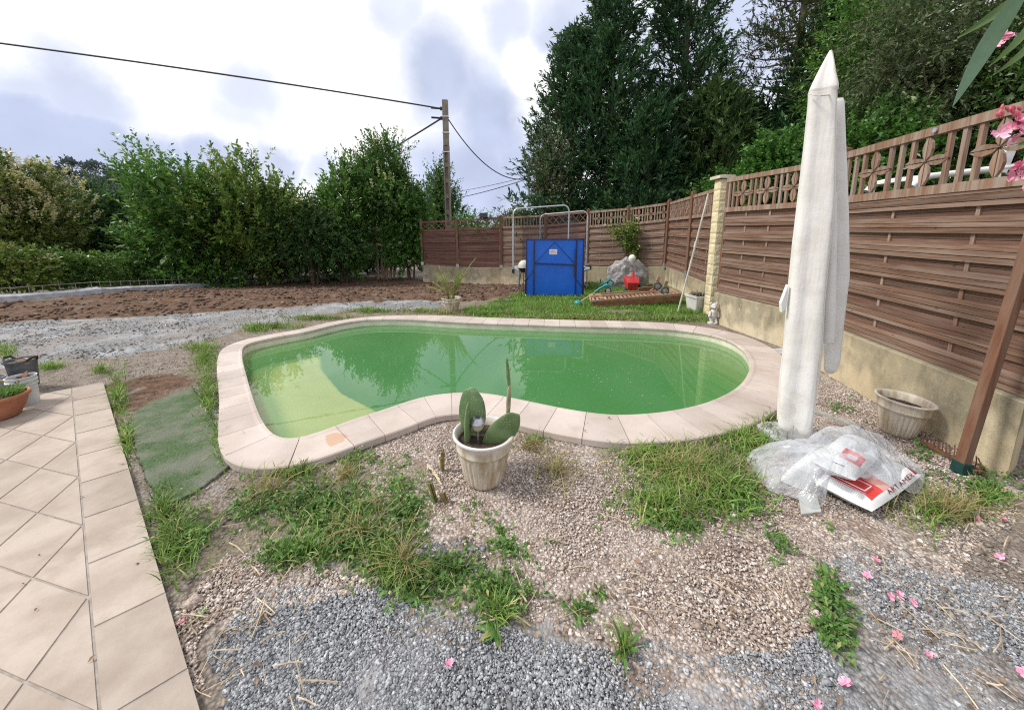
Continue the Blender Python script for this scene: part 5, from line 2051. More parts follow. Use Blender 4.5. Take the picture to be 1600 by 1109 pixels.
bag2, sack2 = bag(V((ctr_.x - .055, ctr_.y + .045, .115)), Lb * .82, Wb * .62, .12, ang + .10, 'smaller rolled red and white paper bag lying on top of the flat bag',
                  [(-.62, -.22, -.80, .05, 1), (-.48, -.34, -.6, -.2, 0)])


def text(body, size, mat, parent, loc, rot, name='lettering', ext=.0006):
    cu = bpy.data.curves.new(name, 'FONT')
    cu.body = body; cu.size = size; cu.extrude = ext; cu.align_x = 'CENTER'; cu.align_y = 'CENTER'
    tmp = bpy.data.objects.new(name, cu); COL.objects.link(tmp)
    dg = bpy.context.evaluated_depsgraph_get()
    me = bpy.data.meshes.new_from_object(tmp.evaluated_get(dg))
    bpy.data.objects.remove(tmp)
    me.materials.clear(); me.materials.append(mat)
    o = bpy.data.objects.new(name, me); COL.objects.link(o)
    o.parent = parent; o.location = loc; o.rotation_euler = rot
    return o


lt = text('ART AMEX', .075, MT['bagdark'], sack1, (0, 0, 0), (0, 0, 0))
for v in lt.data.vertices:
    x_, t_ = v.co.x + .06, max(0, min(1, v.co.y / .075 + .5))
    vv = -.97 + .17 * t_
    hg = max(0, 1 - abs(x_ / (Lb / 2)) ** 3.6) ** .55 * max(0, 1 - abs(vv) ** 2.8) ** .55
    wr_ = (.016 * mnoise.noise(V((x_ * 9, vv * Wb / 2 * 11, 3 + Lb * 9))) + .006 * mnoise.noise(V((x_ * 30, vv * Wb / 2 * 30, 1)))) * hg
    v.co = (x_, vv * Wb / 2 * (1 - .04 * (x_ / (Lb / 2)) ** 2) - .004, .115 / 2 * (1 + hg) + wr_ + .003)
mb = MB()
for i in range(6):
    mb.box((-Lb / 2 * (.87) + .007 * i - .012, -.02, .108 - .004 * (5 - i)), (.0022, Wb * .55, .002))
mb.build('small_print', plain('grey_print', (.32, .32, .34), .6), sack1)
mb = MB()
fx0, fx1 = -.77 * Lb / 2, -.53 * Lb / 2
for (a, b) in (((fx0, -.6), (fx1, -.6)), ((fx1, -.6), (fx1, .5)), ((fx1, .5), (fx0, .5)), ((fx0, .5), (fx0, -.6))):
    mb.bar((a[0], a[1] * Wb / 2, .1165), (b[0], b[1] * Wb / 2, .1165), .004, .003)
mb.build('printed_frame', MT['paper'], sack1)
mb = MB(); tcx, tcy = -.33 * Lb / 2, -.12 * Wb / 2
mb.add([(tcx - .03, tcy - .035, .1185), (tcx + .045, tcy - .03, .1185), (tcx + .0, tcy + .05, .1185)], [(0, 1, 2)]); mb.build('triangle_mark', MT['paper'], sack1)
mb = MB()
for i in range(9): mb.box((-.80 * Lb * .41, (-.35 + .06 * i) * Wb * .31, .098), (.035, .0035 + .002 * (i % 3), .004))
mb.build('barcode', MT['black'], sack2)


def plasticm():
    m, nt, bs = new_mat('clear_plastic_sheet')
    vec = coords(nt)
    bs.inputs['Base Color'].default_value = (.70, .72, .75, 1)
    bs.inputs['Roughness'].default_value = .14
    bs.inputs['Specular IOR Level'].default_value = 1.0
    tr = N(nt, 'ShaderNodeBsdfTransparent'); tr.inputs[0].default_value = (.93, .95, .96, 1)
    lw = N(nt, 'ShaderNodeLayerWeight'); lw.inputs[0].default_value = .35
    mx = N(nt, 'ShaderNodeMixShader')
    f = mathn(nt, 'ADD', mathn(nt, 'MULTIPLY', lw.outputs['Facing'], .45), mathn(nt, 'MULTIPLY', maprange(nt, noise(nt, vec, 6, 5), .3, .7), .28), clamp=True)
    f = mathn(nt, 'ADD', f, .12, clamp=True)
    nt.links.new(f, mx.inputs[0])
    nt.links.new(tr.outputs[0], mx.inputs[1]); nt.links.new(bs.outputs[0], mx.inputs[2])
    nt.links.new(mx.outputs[0], nt.nodes['Material Output'].inputs[0])
    wv = N(nt, 'ShaderNodeTexNoise'); wv.inputs['Scale'].default_value = 7; wv.inputs['Detail'].default_value = 4; wv.inputs['Distortion'].default_value = 1.6
    nt.links.new(vec, wv.inputs['Vector'])
    bump(nt, bs, wv.outputs['Fac'], .7, .04)
    return m


poly = [(1168, 716), (1180, 700), (1215, 697), (1250, 697), (1270, 678), (1300, 668), (1345, 668), (1378, 682), (1400, 700), (1425, 722), (1446, 742), (1432, 770), (1395, 752), (1365, 748), (1330, 745), (1300, 742), (1283, 757), (1290, 780), (1270, 795), (1245, 780), (1205, 772), (1188, 748)]
# the outline is where the sheet meets the ground; rows to the top are unprojected at their own heights
hts = [.02, .05, .05, .06, .17, .24, .26, .22, .16, .06, .015, .015, .135, .155, .21, .215, .16, .07, .02, .02, .02, .03]
rim = [at_z(x, y, z) for (x, y), z in zip(poly, hts)]
cpl = at_z(1305, 712, .25)
mb = MB()
K = len(rim) * 6
rimf = []
for i in range(len(rim)):
    p0, p1, p2, p3 = (rim[(i + k - 1) % len(rim)] for k in range(4))
    for j in range(6):
        t = j / 6
        rimf.append(.5 * ((2 * p1) + (p2 - p0) * t + (2 * p0 - 5 * p1 + 4 * p2 - p3) * t * t + (3 * p1 - p0 - 3 * p2 + p3) * t ** 3))
Lr = 26
vs, fs = [], []
for l in range(Lr + 1):
    u = l / Lr
    for k, p in enumerate(rimf):
        q = cpl.lerp(p, u)
        env = math.sin(math.pi * min(1, u)) if u < 1 else 0
        lump = .075 * env
        ra = math.atan2(q.y - cpl.y, q.x - cpl.x)
        w1 = .055 * (abs(mnoise.noise(V((q.x * 4, q.y * 4, 1)))) - .2) + .02 * u * (abs(mnoise.noise(V((math.cos(ra) * 4, math.sin(ra) * 4, u * .8)))) * 2 - .6)
        w2 = .030 * (abs(mnoise.noise(V((q.x * 10 + q.y * 5, q.y * 7 - q.x * 3, 4)))) - .2) + .006 * mnoise.noise(V((q.x * 22, q.y * 17, 9)))
        edge = .35 if l == Lr else 1
        z = max(.012, q.z + lump + (w1 + w2) * edge * (1 if u > .05 else .3))
        jx = .02 * mnoise.noise(V((q.x * 9, q.y * 9, 20))) * u
        vs.append((q.x + jx, q.y + jx * .6, z))
for l in range(Lr):
    for k in range(K):
        k2 = (k + 1) % K
        fs.append((l * K + k, (l + 1) * K + k, (l + 1) * K + k2, l * K + k2))
mb.add(vs, fs)
ps = mb.build('plastic_sheet', plasticm(), smooth=True)
tag(ps, 'crumpled clear plastic sheet thrown over the paper bags beside the parasol', 'plastic sheet')
mb = MB()
pile = [(1215, 745), (1262, 712), (1300, 690), (1350, 690), (1395, 715), (1360, 742), (1300, 742), (1262, 765)]
pr = [at_z(x, y, .03) for x, y in pile]
vs = [(p.x, p.y, .01) for p in pr] + [(cpl.x + (p.x - cpl.x) * .7, cpl.y + (p.y - cpl.y) * .7, .15 + .03 * math.sin(i * 2.2)) for i, p in enumerate(pr)]
n = len(pr)
mb.add(vs, [(i, (i + 1) % n, n + (i + 1) % n, n + i) for i in range(n)] + [tuple(range(n, 2 * n))])
o = mb.build('paper_bag_stack', MT['paper'], bevel=.03)
tag(o, 'whitish bundle of stacked bags hidden under the clear plastic sheet', 'bags')
mb = MB()
sl_ = [at_z(x, y, .02) for x, y in ((1247, 770), (1276, 772), (1284, 799), (1252, 803))]
mb.prism([(p.x, p.y) for p in sl_], .003, .022); o = mb.build('paving_slab', plain('grey_slab', (.36, .365, .34), .9, (.44, .44, .41), 8), bevel=.003)
tag(o, 'small plain grey slab sticking out under the plastic sheet', 'slab')
mb = MB(); sl_ = [at_z(x, y, .03) for x, y in ((1207, 545), (1222, 544), (1241, 551), (1216, 554))]
mb.prism([(p.x, p.y) for p in sl_], .0, .035); o = mb.build('paving_slab', MT['conc'], bevel=.003)
tag(o, 'pale stone slab on the gravel between pool coping and parasol', 'slab')
mb = MB(); mb.bar(at_z(1272, 641, .015), at_z(1345, 668, .015), .05, .022)
o = mb.build('plank', plain('grey_weathered_plank', (.26, .25, .22), .9, (.38, .36, .32), 12, stretch=(3, 3, 3)), bevel=.002); tag(o, 'short grey weathered plank lying on gravel behind the plastic sheet', 'plank')

# ------------------------------------------------------------------ concrete utility pole, cables, floodlight
PYD = 19.5
ppz = terr(0, 14) - .6
pxp = x_at(699, PYD, 4)
up2 = thing('utility_pole', (pxp, PYD, ppz), 'tall concrete utility pole with recessed face rising behind the far fence', 'utility pole')
ztop = z_at(PYD, 157)
mb = MB()
zA, zB = 1.0, z_at(PYD, 228)
wd = .31
ztmp = ztop
mb.box((pxp, PYD, (zB + ztop) / 2), (wd * .88, .24, ztop - zB))
for sx in (-1, 1):
    mb.box((pxp + sx * wd * .36, PYD, (ppz + zB) / 2), (wd * .24, .26, zB - ppz))
mb.box((pxp, PYD + .03, (ppz + zB) / 2), (wd * .47, .08, zB - ppz))
zr = zB - .15
while zr > 1.0:
    mb.box((pxp, PYD - .02, zr), (wd * .47, .20, .22)); zr -= .8
mb.build('shaft', MT['polec'], up2)
mb = MB()
for py in (183, 208, 238): z = z_at(PYD, py); mb.box((pxp, PYD, z), (wd + .02, .28, .05))
mb.build('steel_band', MT['metal'], up2)
mb = MB()
for py in (170, 185): z = z_at(PYD, py); mb.box((pxp - wd * .62, PYD, z), (.14, .08, .16)); mb.tube([(pxp - wd * .6, PYD, z), (pxp - wd * 2.2, PYD - .2, z - .02)], .05, 8)
mb.build('cable_clamp', MT['darkmetal'], up2)


def cable(p, q, sag, r, label, bow=0):
    p, q = V(p), V(q)
    n = 24
    pts = [p.lerp(q, i / n) + V((0, 0, -sag * 4 * (i / n) * (1 - i / n))) for i in range(n + 1)]
    mb = MB(); mb.tube(pts, r, 6)
    o = mb.build('cable', MT['cable'], smooth=True)
    tag(o, label, 'cable')


attach = V((pxp - .2, PYD, z_at(PYD, 170)))
far0 = at_y(-120, 52, 15)
cable(attach, far0, -.10, .036, 'thick dark overhead cable running left from the pole top across the sky')
cable((pxp - .2, PYD, z_at(PYD, 185)), at_y(560, 262, 24), .05, .045, 'short dark cable dropping from the pole to the left behind the flowering tree')
wq = at_y(826, 279, 22)
cable((pxp + .15, PYD, z_at(PYD, 187)), wq, .95, .03, 'sagging dark cable falling right from the pole to the thin grey mast')
cable(wq + V((0, 0, -.0)), at_y(700, 312, 30), .12, .025, 'thin cable running low and left away from the thin grey mast')
cable(wq + V((0, 0, .12)), at_y(690, 303, 32), .10, .016, 'faint upper thin cable running left away from the thin grey mast')
mb = MB(); m0 = at_y(826, 330, 22); mb.tube([(m0.x, 22, -.8), (m0.x, 22, z_at(22, 262))], .075, 12)
o = mb.build('mast', plain('grey_mast', (.30, .32, .33), .6), smooth=True); tag(o, 'thin grey metal mast behind the fence left of the conifers', 'mast')
fp = FAR[1][0].lerp(FAR[2][0], .62)
fz = FAR[1][2] * .38 + FAR[2][2] * .62
fl_ = thing('floodlight', (fp.x, fp.y, fz), 'small black floodlight fixed on top of the far fence rail', 'floodlight')
mb = MB(); mb.box((fp.x, fp.y - .03, fz + .10), (.30, .09, .18), Matrix.Rotation(-.25, 3, 'X')); mb.build('housing', MT['black'], fl_, bevel=.01)
mb = MB(); mb.box((fp.x, fp.y + .05, fz + .02), (.05, .08, .10)); mb.build('bracket', MT['darkmetal'], fl_)

# ------------------------------------------------------------------ bank behind the right fence, far hill
mb = MB()
bx = np.linspace(0, 1, 30); by = np.linspace(0, 1, 40)
vs = []
for v in by:
    y = -2 + 24 * v
    x0 = 4.25 if y < 10.3 else 4.25 + (y - 10.3) * .1
    for u in bx:
        x = x0 + 16 * u
        yy = y if y < 10.6 else 10.6 + (y - 10.6)
        rise = 1.55 * sst(-.02, .12, u) * (1 - sst(7, 12, y)) + 2.2 * u
        vs.append((x, yy, -.05 + rise + .12 * mnoise.noise(V((x * .8, yy * .8, 0)))))
mb.add(vs, [(j * 30 + i, j * 30 + i + 1, (j + 1) * 30 + i + 1, (j + 1) * 30 + i) for j in range(39) for i in range(29)])
bank = mb.build('bank', plain('bank_soil', (.05, .06, .025), .95, (.11, .085, .05), 3, bmp=.5), smooth=True)
tag(bank, kind='structure')
mb = MB()
HD = 130
hp = [(-900, 300), (-500, 292), (-200, 285), (0, 284), (75, 276), (110, 270), (150, 269), (185, 277), (215, 290), (260, 308), (320, 330), (380, 352), (420, 372)]
top_ = [at_y(x, y, HD) for x, y in hp]
n = len(top_)
rows = []
for f, dz, dy in ((1, -1.2, 0), (.55, 0, -30), (.0, -9, -62)):
    rows.append([V((p.x * (1 + dy / HD * .9), p.y + dy, (p.z + 6) * f - 6 + (dz if f == 1 else 0))) for p in top_])
rows.insert(0, [p + V((0, 40, -12)) for p in top_])
vs = [v for r in rows for v in r]
mb.add(vs, [(j * n + i, (j + 1) * n + i, (j + 1) * n + i + 1, j * n + i + 1) for j in range(3) for i in range(n - 1)])
hill = mb.build('hill', plain('hill_scrub', (.045, .075, .055), .95, (.075, .105, .075), .25), smooth=True)
tag(hill, kind='structure')
HILLF = []
for k in range(170):
    u = R.random() * (len(hp) - 1); i = int(u)
    a, b = V(hp[i]), V(hp[min(i + 1, len(hp) - 1)])
    q = a.lerp(b, u - i)
    f = R.random()
    HILLF.append((at_y(q.x, q.y + 5 + 30 * f, HD - 4 - 26 * f), R.uniform(1.3, 2.6)))

# ------------------------------------------------------------------ foliage
LM = {
    'laurel': leafm('laurel_leaf', (.052, .150, .024), (.13, .275, .045), (.28, .37, .09), .3, .40, .5),
    'laurel_y': leafm('yellow_laurel_leaf', (.085, .175, .025), (.20, .29, .055), (.36, .38, .10), .3, .40, .5),
    'privet': leafm('privet_leaf', (.045, .125, .025), (.11, .225, .045), (.19, .29, .07), .3, .42, .45),
    'privet_y': leafm('yellow_privet_leaf', (.10, .16, .03), (.21, .27, .06), (.34, .36, .12), .32, .42, .45),
    'dark': leafm('dark_leaf', (.032, .085, .022), (.075, .15, .04), (.12, .20, .05), .25, .5, .3),
    'conifer': leafm('conifer_spray', (.024, .075, .032), (.062, .14, .05), (.11, .19, .06), .2, .55, .3, .9),
    'conifer_l': leafm('light_conifer_spray', (.042, .088, .028), (.095, .155, .05), (.15, .20, .065), .25, .55, .3, .9),
    'pine': leafm('pine_needle', (.042, .075, .025), (.105, .135, .045), (.20, .13, .07), .25, .55, .3, .9),
    'ivy': leafm('ivy_leaf', (.050, .145, .022), (.115, .26, .05), (.18, .32, .07), .3, .38, .5),
    'hedge': leafm('hedge_leaf', (.055, .145, .022), (.14, .26, .045), (.27, .33, .075), .32, .42, .45),
    'olive': leafm('grey_green_leaf', (.065, .10, .038), (.15, .19, .085), (.24, .26, .15), .25, .5, .35),
    'cream': leafm('cream_blossom', (.50, .46, .22), (.66, .62, .36), None, .35, .7, .2),
    'far': leafm('far_pine', (.085, .12, .105), (.125, .16, .14), None, .15, .7, .2, .1),  # paler and bluer: distance haze put into the leaf colour
    'dead': leafm('dry_twig_leaf', (.16, .09, .05), (.26, .16, .10), None, .1, .8, .2),
}


def lump(d, seed, amt=.25):
    r = np.random.default_rng(seed)
    out = np.ones(len(d))
    for k in range(7):
        w_ = r.normal(size=3) * r.uniform(1.6, 4.2)
        out += amt * .36 * np.sin(d @ w_ + r.uniform(0, 6.28))
    return out


def sphere_dirs(n, zmin=-1.0):
    z = NR.uniform(zmin, 1, n); t = NR.uniform(0, 2 * math.pi, n)
    s = np.sqrt(1 - z * z)
    return np.stack([s * np.cos(t), s * np.sin(t), z], 1)


def shoot_leaves(base, dirs, lens, per, ll, lw, ang=.8, droop=.15, curve=0.0):
    n = len(base)
    dirs = dirs / np.linalg.norm(dirs, axis=1, keepdims=True)
    t = np.tile((np.arange(per) + .5) / per, (n, 1)) + NR.uniform(-.06, .06, (n, per))
    pos = base[:, None, :] + dirs[:, None, :] * (lens[:, None] * t)[:, :, None]
    pos[:, :, 2] -= curve * lens[:, None] * t * t
    pos = pos.reshape(-1, 3)
    ax = np.repeat(dirs, per, axis=0)
    rn = NR.normal(size=pos.shape)
    pr = np.cross(ax, rn); pr /= np.linalg.norm(pr, axis=1, keepdims=True) + 1e-9
    a = ang * NR.uniform(.5, 1.25, len(pos))
    d = ax * np.cos(a)[:, None] + pr * np.sin(a)[:, None]
    return leaf_cloud(pos, d, ll, lw, droop)


class Leaves:
    def __init__(s): s.co, s.q, s.n = [], [], 0

    def add(s, cq):
        co, q = cq
        s.co.append(co); s.q.append(q + s.n); s.n += len(co)

    def build(s, name, mat, parent):
        return npmesh(name, np.concatenate(s.co), np.concatenate(s.q), mat, parent)


def limbs(root, base, ctr_, rx_, rz_, n, r0, mat=None, spread=.35, name='trunk'):
    mb = MB()
    for k in range(n):
        a = R.random() * 6.28
        p0 = base + V((math.cos(a), math.sin(a), 0)) * (spread * .25 * (n > 1))
        tip = ctr_ + V((math.cos(a) * rx_ * R.uniform(.2, .75), math.sin(a) * rx_ * R.uniform(.2, .6), rz_ * R.uniform(-.1, .75)))
        m_ = p0.lerp(tip, .45) + V((R.uniform(-.1, .1), R.uniform(-.1, .1), .1)) * rx_ * .6
        mb.tube([p0 - V((0, 0, .3)), p0.lerp(m_, .5) + V((R.uniform(-.04, .04), 0, 0)), m_, m_.lerp(tip, .6), tip], [r0, r0 * .8, r0 * .6, r0 * .4, r0 * .12], 7)
    return mb.build(name, mat or MT['bark'], root, smooth=True)


def shrub(name, label, cat, px, D, hw, pyt, pyb, mat, nsh=520, per=14, ll=.13, lw=.05, ns=420, up=.8, sl=.45, seed=1, ntr=5, amt=.3, core=900, flowers=0, group=None, zbase=None, depth=.75, zmin=-.85, tr0=.05, curve=0.0, ang=.8, egg=0.0):
    zt_, zb_ = z_at(D, pyt), z_at(D, pyb)
    X0 = x_at(px, D, (zt_ + zb_) / 2)
    rxx = hw / F * D
    ctr_ = V((X0, D, (zt_ + zb_) / 2))
    rz_ = (zt_ - zb_) / 2
    g0 = terr(X0, D) - .2 if zbase is None else zbase
    root = thing(name, (X0, D, g0), label, cat, group)
    Rv = np.array([rxx, rxx * depth, rz_])
    lv = Leaves()
    d = sphere_dirs(nsh, zmin)
    lp = lump(d, seed, amt)
    if egg:
        lp_xy = 1 - egg * np.clip(d[:, 2], -.2, 1)
    else:
        lp_xy = 1
    shell = NR.uniform(.55, .93, nsh)
    b = d * Rv * (lp * shell)[:, None]
    b[:, 0] *= lp_xy; b[:, 1] *= lp_xy
    dr = d * .75 + np.array([0, 0, up]) + NR.normal(size=d.shape) * .3
    ln = sl * NR.uniform(.5, 1.3, nsh) * (1 + .5 * np.clip(d[:, 2], 0, 1))
    lv.add(shoot_leaves(b + np.array(ctr_), dr, ln, per, ll, lw, ang, .15, curve))
    # inner, darker because it is shaded: bigger leaves filling the body
    if core:
        d = sphere_dirs(core, -1)
        lp = lump(d, seed, amt)
        b = d * Rv * (lp * NR.uniform(.25, .72, core))[:, None]
        if egg:
            f = 1 - egg * np.clip(d[:, 2], -.2, 1); b[:, 0] *= f; b[:, 1] *= f
        lv.add(leaf_cloud(b + np.array(ctr_), NR.normal(size=d.shape) + d, ll * 2.0, lw * 2.6))
    lv.build('foliage', mat, root)
    if ntr: limbs(root, V((X0, D, g0)), ctr_, rxx, rz_, ntr, tr0)
    if flowers:
        fv = Leaves()
        d = sphere_dirs(flowers, -.1)
        lp = lump(d, seed, amt)
        b = d * Rv * (lp * 1.02)[:, None] + np.array(ctr_)
        if egg:
            f = 1 - egg * np.clip(d[:, 2], -.2, 1); b = (d * Rv * (lp * 1.02)[:, None]) * np.stack([f, f, np.ones_like(f)], 1) + np.array(ctr_)
        fv.add(shoot_leaves(b, d * .5 + np.array([0, 0, .8]), np.full(flowers, ll * 2.2), 16, ll * .45, ll * .30, 1.1))
        fv.build('blossom', LM['cream'], root)
    return root


# left boundary, from the left edge of the picture to the fence corner
shrub('flowering_privet', 'pale cream flowering tree at the far left picture edge above the bright hedge', 'tree', 24, 11.5, 58, 250, 425, LM['privet_y'], 1000, 14, .15, .06, seed=3, flowers=620, zmin=-.9, sl=.4, ntr=6, amt=.4)
shrub('round_tree', 'dark green rounded tree between the cream flowering tree and the tall laurels', 'tree', 172, 14, 66, 286, 450, LM['dark'], 1200, 14, .17, .06, seed=5, amt=.3, sl=.35, ntr=3)
shrub('laurel_bush', 'big glossy green laurel with upright pointed shoots behind the low hedge', 'bush', 290, 12.7, 70, 268, 448, LM['laurel'], 1150, 22, .17, .068, seed=9, up=.9, sl=.6, zmin=-1, amt=.42)
shrub('laurel_bush', 'tall yellowish laurel with upright leafy shoots left of the drooping dark bush', 'bush', 394, 13.6, 74, 258, 448, LM['laurel_y'], 1200, 22, .17, .066, seed=12, up=.95, sl=.65, zmin=-1, amt=.42)
shrub('drooping_bush', 'dark drooping bush with bare brown twigs at its foot beside the tall yellowish laurel', 'bush', 486, 13.6, 66, 312, 446, LM['dark'], 900, 14, .12, .04, seed=15, up=.1, sl=.5, curve=.35, zmin=-.35, ntr=16, tr0=.022)
shrub('light_bush', 'bright green bush with loose tips just left of the tall privet with cream flowers', 'bush', 533, 14.6, 46, 278, 440, LM['laurel'], 850, 20, .17, .068, seed=17, up=.9, sl=.6, zmin=-1, amt=.42)
tpv = shrub('tall_privet', 'tall privet tree with cream blossom clusters and bare thin stems near the fence corner', 'tree', 603, 15.2, 52, 236, 366, LM['privet'], 1050, 15, .17, .065, seed=21, up=.6, sl=.45, flowers=75, ntr=0, egg=.35, amt=.45)
mb = MB()
for k in range(6):
    g = V((x_at(592 + 4 * k, 15.2, 0), 15.1 + .1 * (k % 3), -.75)); t = V((x_at(585 + 9 * k, 15.2, 2), 15.2, 3.4))
    mb.tube([g, g.lerp(t, .5) + V((R.uniform(-.05, .05), 0, 0)), t], [.055, .045, .03], 8)
mb.build('trunk', plain('pale_stem', (.26, .18, .11), .8, (.36, .27, .18), 9), tpv, smooth=True)
shrub('ivy_bush', 'dark glossy bush hanging over the left end of the far fence', 'bush', 640, 15.0, 36, 292, 432, LM['ivy'], 800, 15, .14, .07, seed=23, up=.2, sl=.35, ntr=3)
shrub('shade_bush', 'low dark bush in the shade under the tall privet', 'bush', 565, 17.5, 48, 330, 440, LM['dark'], 650, 14, .15, .06, seed=26, ntr=3)
shrub('shade_bush', 'dark undergrowth behind the drooping bush and the footing', 'bush', 440, 15.5, 80, 335, 450, LM['dark'], 800, 14, .16, .06, seed=27, ntr=3)
shrub('shade_bush', 'dark undergrowth below the round dark tree behind the hedge', 'bush', 200, 15.5, 130, 350, 460, LM['dark'], 900, 14, .18, .07, seed=28, ntr=3)
shrub('shade_bush', 'dark undergrowth below the cream flowering tree at the left', 'bush', 0, 14.5, 120, 370, 460, LM['dark'], 800, 14, .18, .07, seed=29, ntr=3)
shrub('cypress', 'slim upright evergreen standing right behind the utility pole', 'tree', 689, 21, 36, 262, 420, LM['privet'], 900, 14, .20, .07, seed=31, up=1.2, sl=.7, egg=.45, ntr=1, zbase=-1)
shrub('far_tree', 'small pale green tree top far behind the trampoline', 'tree', 806, 32, 28, 324, 390, LM['olive'], 400, 12, .24, .09, seed=33, ntr=1, zbase=-1)
shrub('fence_climber', 'green climber tops showing through the trellis of the far left fence', 'climber', 745, 14.6, 40, 345, 385, LM['ivy'], 300, 10, .12, .05, seed=34, ntr=1, core=150)

# low hedge along the footing
hl = Leaves()
hpts = [G(x, y) for x, y in [(-200, 480), (0, 464), (100, 457), (200, 450), (300, 444), (400, 438), (480, 433)]]
n = 3400
tt_ = NR.random(n) * (len(hpts) - 1); ti = tt_.astype(int); tf = tt_ - ti
A_ = np.array([list(p) for p in hpts])
base = A_[ti] * (1 - tf)[:, None] + A_[ti + 1] * tf[:, None]
u = NR.random(n)
hgt = .75 + .5 * vn(base[:, 0] * .9 + 3, base[:, 0] * 0 + 5) + .25 * vn(base[:, 0] * 3, base[:, 0] * 0 + 15)
base += np.stack([NR.uniform(-.3, .3, n), .35 + NR.random(n) * .9, hgt * u], 1)
dr = np.stack([NR.normal(size=n) * .5, -.5 + NR.normal(size=n) * .4, .7 + NR.normal(size=n) * .3], 1)
hl.add(shoot_leaves(base, dr, NR.uniform(.2, .42, n), 12, .085, .045, .9))
hroot = thing('hedge', tuple(hpts[3]), 'low bright green leafy hedge running along behind the concrete footing', 'hedge')
hl.build('foliage', LM['hedge'], hroot)
bl = Leaves()
n = 500
c = np.array(list(at_y(18, 432, 8.6)))
d = sphere_dirs(n, -.6)
bl.add(shoot_leaves(c + d * np.array([.75, .5, .62]) * NR.uniform(.5, 1, n)[:, None], d + np.array([0, 0, .4]), NR.uniform(.15, .35, n), 10, .09, .05, .9))
br = thing('bramble', (c[0], c[1], 0), 'yellow green bramble bush at the left edge in front of the low hedge', 'bush')
bl.build('foliage', leafm('bramble_leaf', (.07, .14, .02), (.19, .26, .04), (.26, .20, .06), .3), br)
limbs(br, V((c[0], c[1], 0)), V(c), .6, .5, 5, .02)

# woodland that covers the far hill, one mass
lv = Leaves()
for c, rr in HILLF:
    d = sphere_dirs(60, -.3)
    lv.add(leaf_cloud(np.array(list(c)) + d * np.array([rr * 1.2, rr, rr]) * NR.uniform(.6, 1, 60)[:, None], d + np.array([0, 0, .5]), .9, .6))
tag(lv.build('hill_woodland', LM['far'], None), 'distant dark woodland covering the far hill slope', 'woodland', kind='stuff')
# pines on the far hill
for k, (px, py, wdt) in enumerate(((78, 264, 9), (112, 257, 16), (148, 262, 15), (176, 270, 8), (96, 268, 9), (190, 279, 7))):
    Dp = 118
    root = thing('hill_pine', (x_at(px, Dp, 20), Dp, z_at(Dp, 282)), ['small flat topped pine leftmost on the far hill', 'largest umbrella pine on the far hill crest', 'broad umbrella pine right of the largest one on the hill crest', 'small pine on the right slope of the hill crest',
                 'low pine between the two leftmost hill pines', 'last tiny pine down the right slope of the hill'][k], 'tree', 'pines on the far hill')
    lv = Leaves(); n = 500
    d = sphere_dirs(n, -.35)
    c = np.array(list(at_y(px, py + 3, Dp))); rr = wdt / F * Dp
    lv.add(leaf_cloud(c + d * np.array([rr, rr * .8, rr * .75]) * (lump(d, 50 + k, .3) * NR.uniform(.6, 1, n))[:, None], d + np.array([0, 0, .6]), .8, .5))
    lv.build('crown', LM['far'], root)
    mb = MB(); mb.tube([(c[0], c[1], z_at(Dp, 284)), tuple(c)], [.3, .15], 6); mb.build('trunk', MT['bark'], root)


def conifer(name, label, px, D, zbase, top, rad_lo, mat, nbr, seed, zlow=.8, per=13, ll=.20, lw=.06, lean=0, prof=1.0, group='tall conifers behind the fence', up=.55, mix=None, sl=.55):
    """leyland-like: limbs leave the trunk all the way up, each carrying upswept feathery sprays"""
    X0 = x_at(px, D, 3)
    root = thing(name, (X0, D, zbase), label, 'tree', group)
    r = np.random.default_rng(seed)
    mb = MB()
    mb.tube([(X0, D, zbase - .3), (X0 + lean * .3, D, zbase + (top - zbase) * .4), (X0 + lean, D, top)], [.2, .14, .02], 9)
    lv = Leaves()
    B, Dr, Ln = [], [], []
    for k in range(nbr):
        t = r.random() ** .85
        z = zbase + zlow + (top - zbase - zlow) * t
        a = r.uniform(0, 6.28)
        Rr = rad_lo * (1 - t) ** prof * r.uniform(.65, 1.15) * (1 + .2 * math.sin(3 * a + seed)) + .15
        d = np.array([math.cos(a), math.sin(a), 0])
        tipz = z + Rr * r.uniform(.15, up)
        p0 = np.array([X0 + lean * t, D, z])
        tip = p0 + d * Rr + np.array([0, 0, tipz - z])
        if k % 2 == 0: mb.tube([tuple(p0), tuple((p0 + tip) / 2 - np.array([0, 0, .05 * Rr])), tuple(p0 * .15 + tip * .85)], [.035, .025, .01], 5)
        ns = int(5 + 9 * Rr / rad_lo)
        for s in range(ns):
            f = 1 - (r.random() ** 1.6) * .75
            B.append(p0 + (tip - p0) * f + r.normal(size=3) * .14 * (1 + Rr * .12))
            dd = d * r.uniform(.3, 1.0) + r.normal(size=3) * .38 + np.array([0, 0, r.uniform(.2, 1.1)])
            Dr.append(dd); Ln.append(sl * r.uniform(.5, 1.25))
    lv.add(shoot_leaves(np.array(B), np.array(Dr), np.array(Ln), per, ll, lw, .55, .05, .12))
    lv.build('foliage', mat, root)
    mb.build('trunk', MT['bark'], root, smooth=True)
    return root


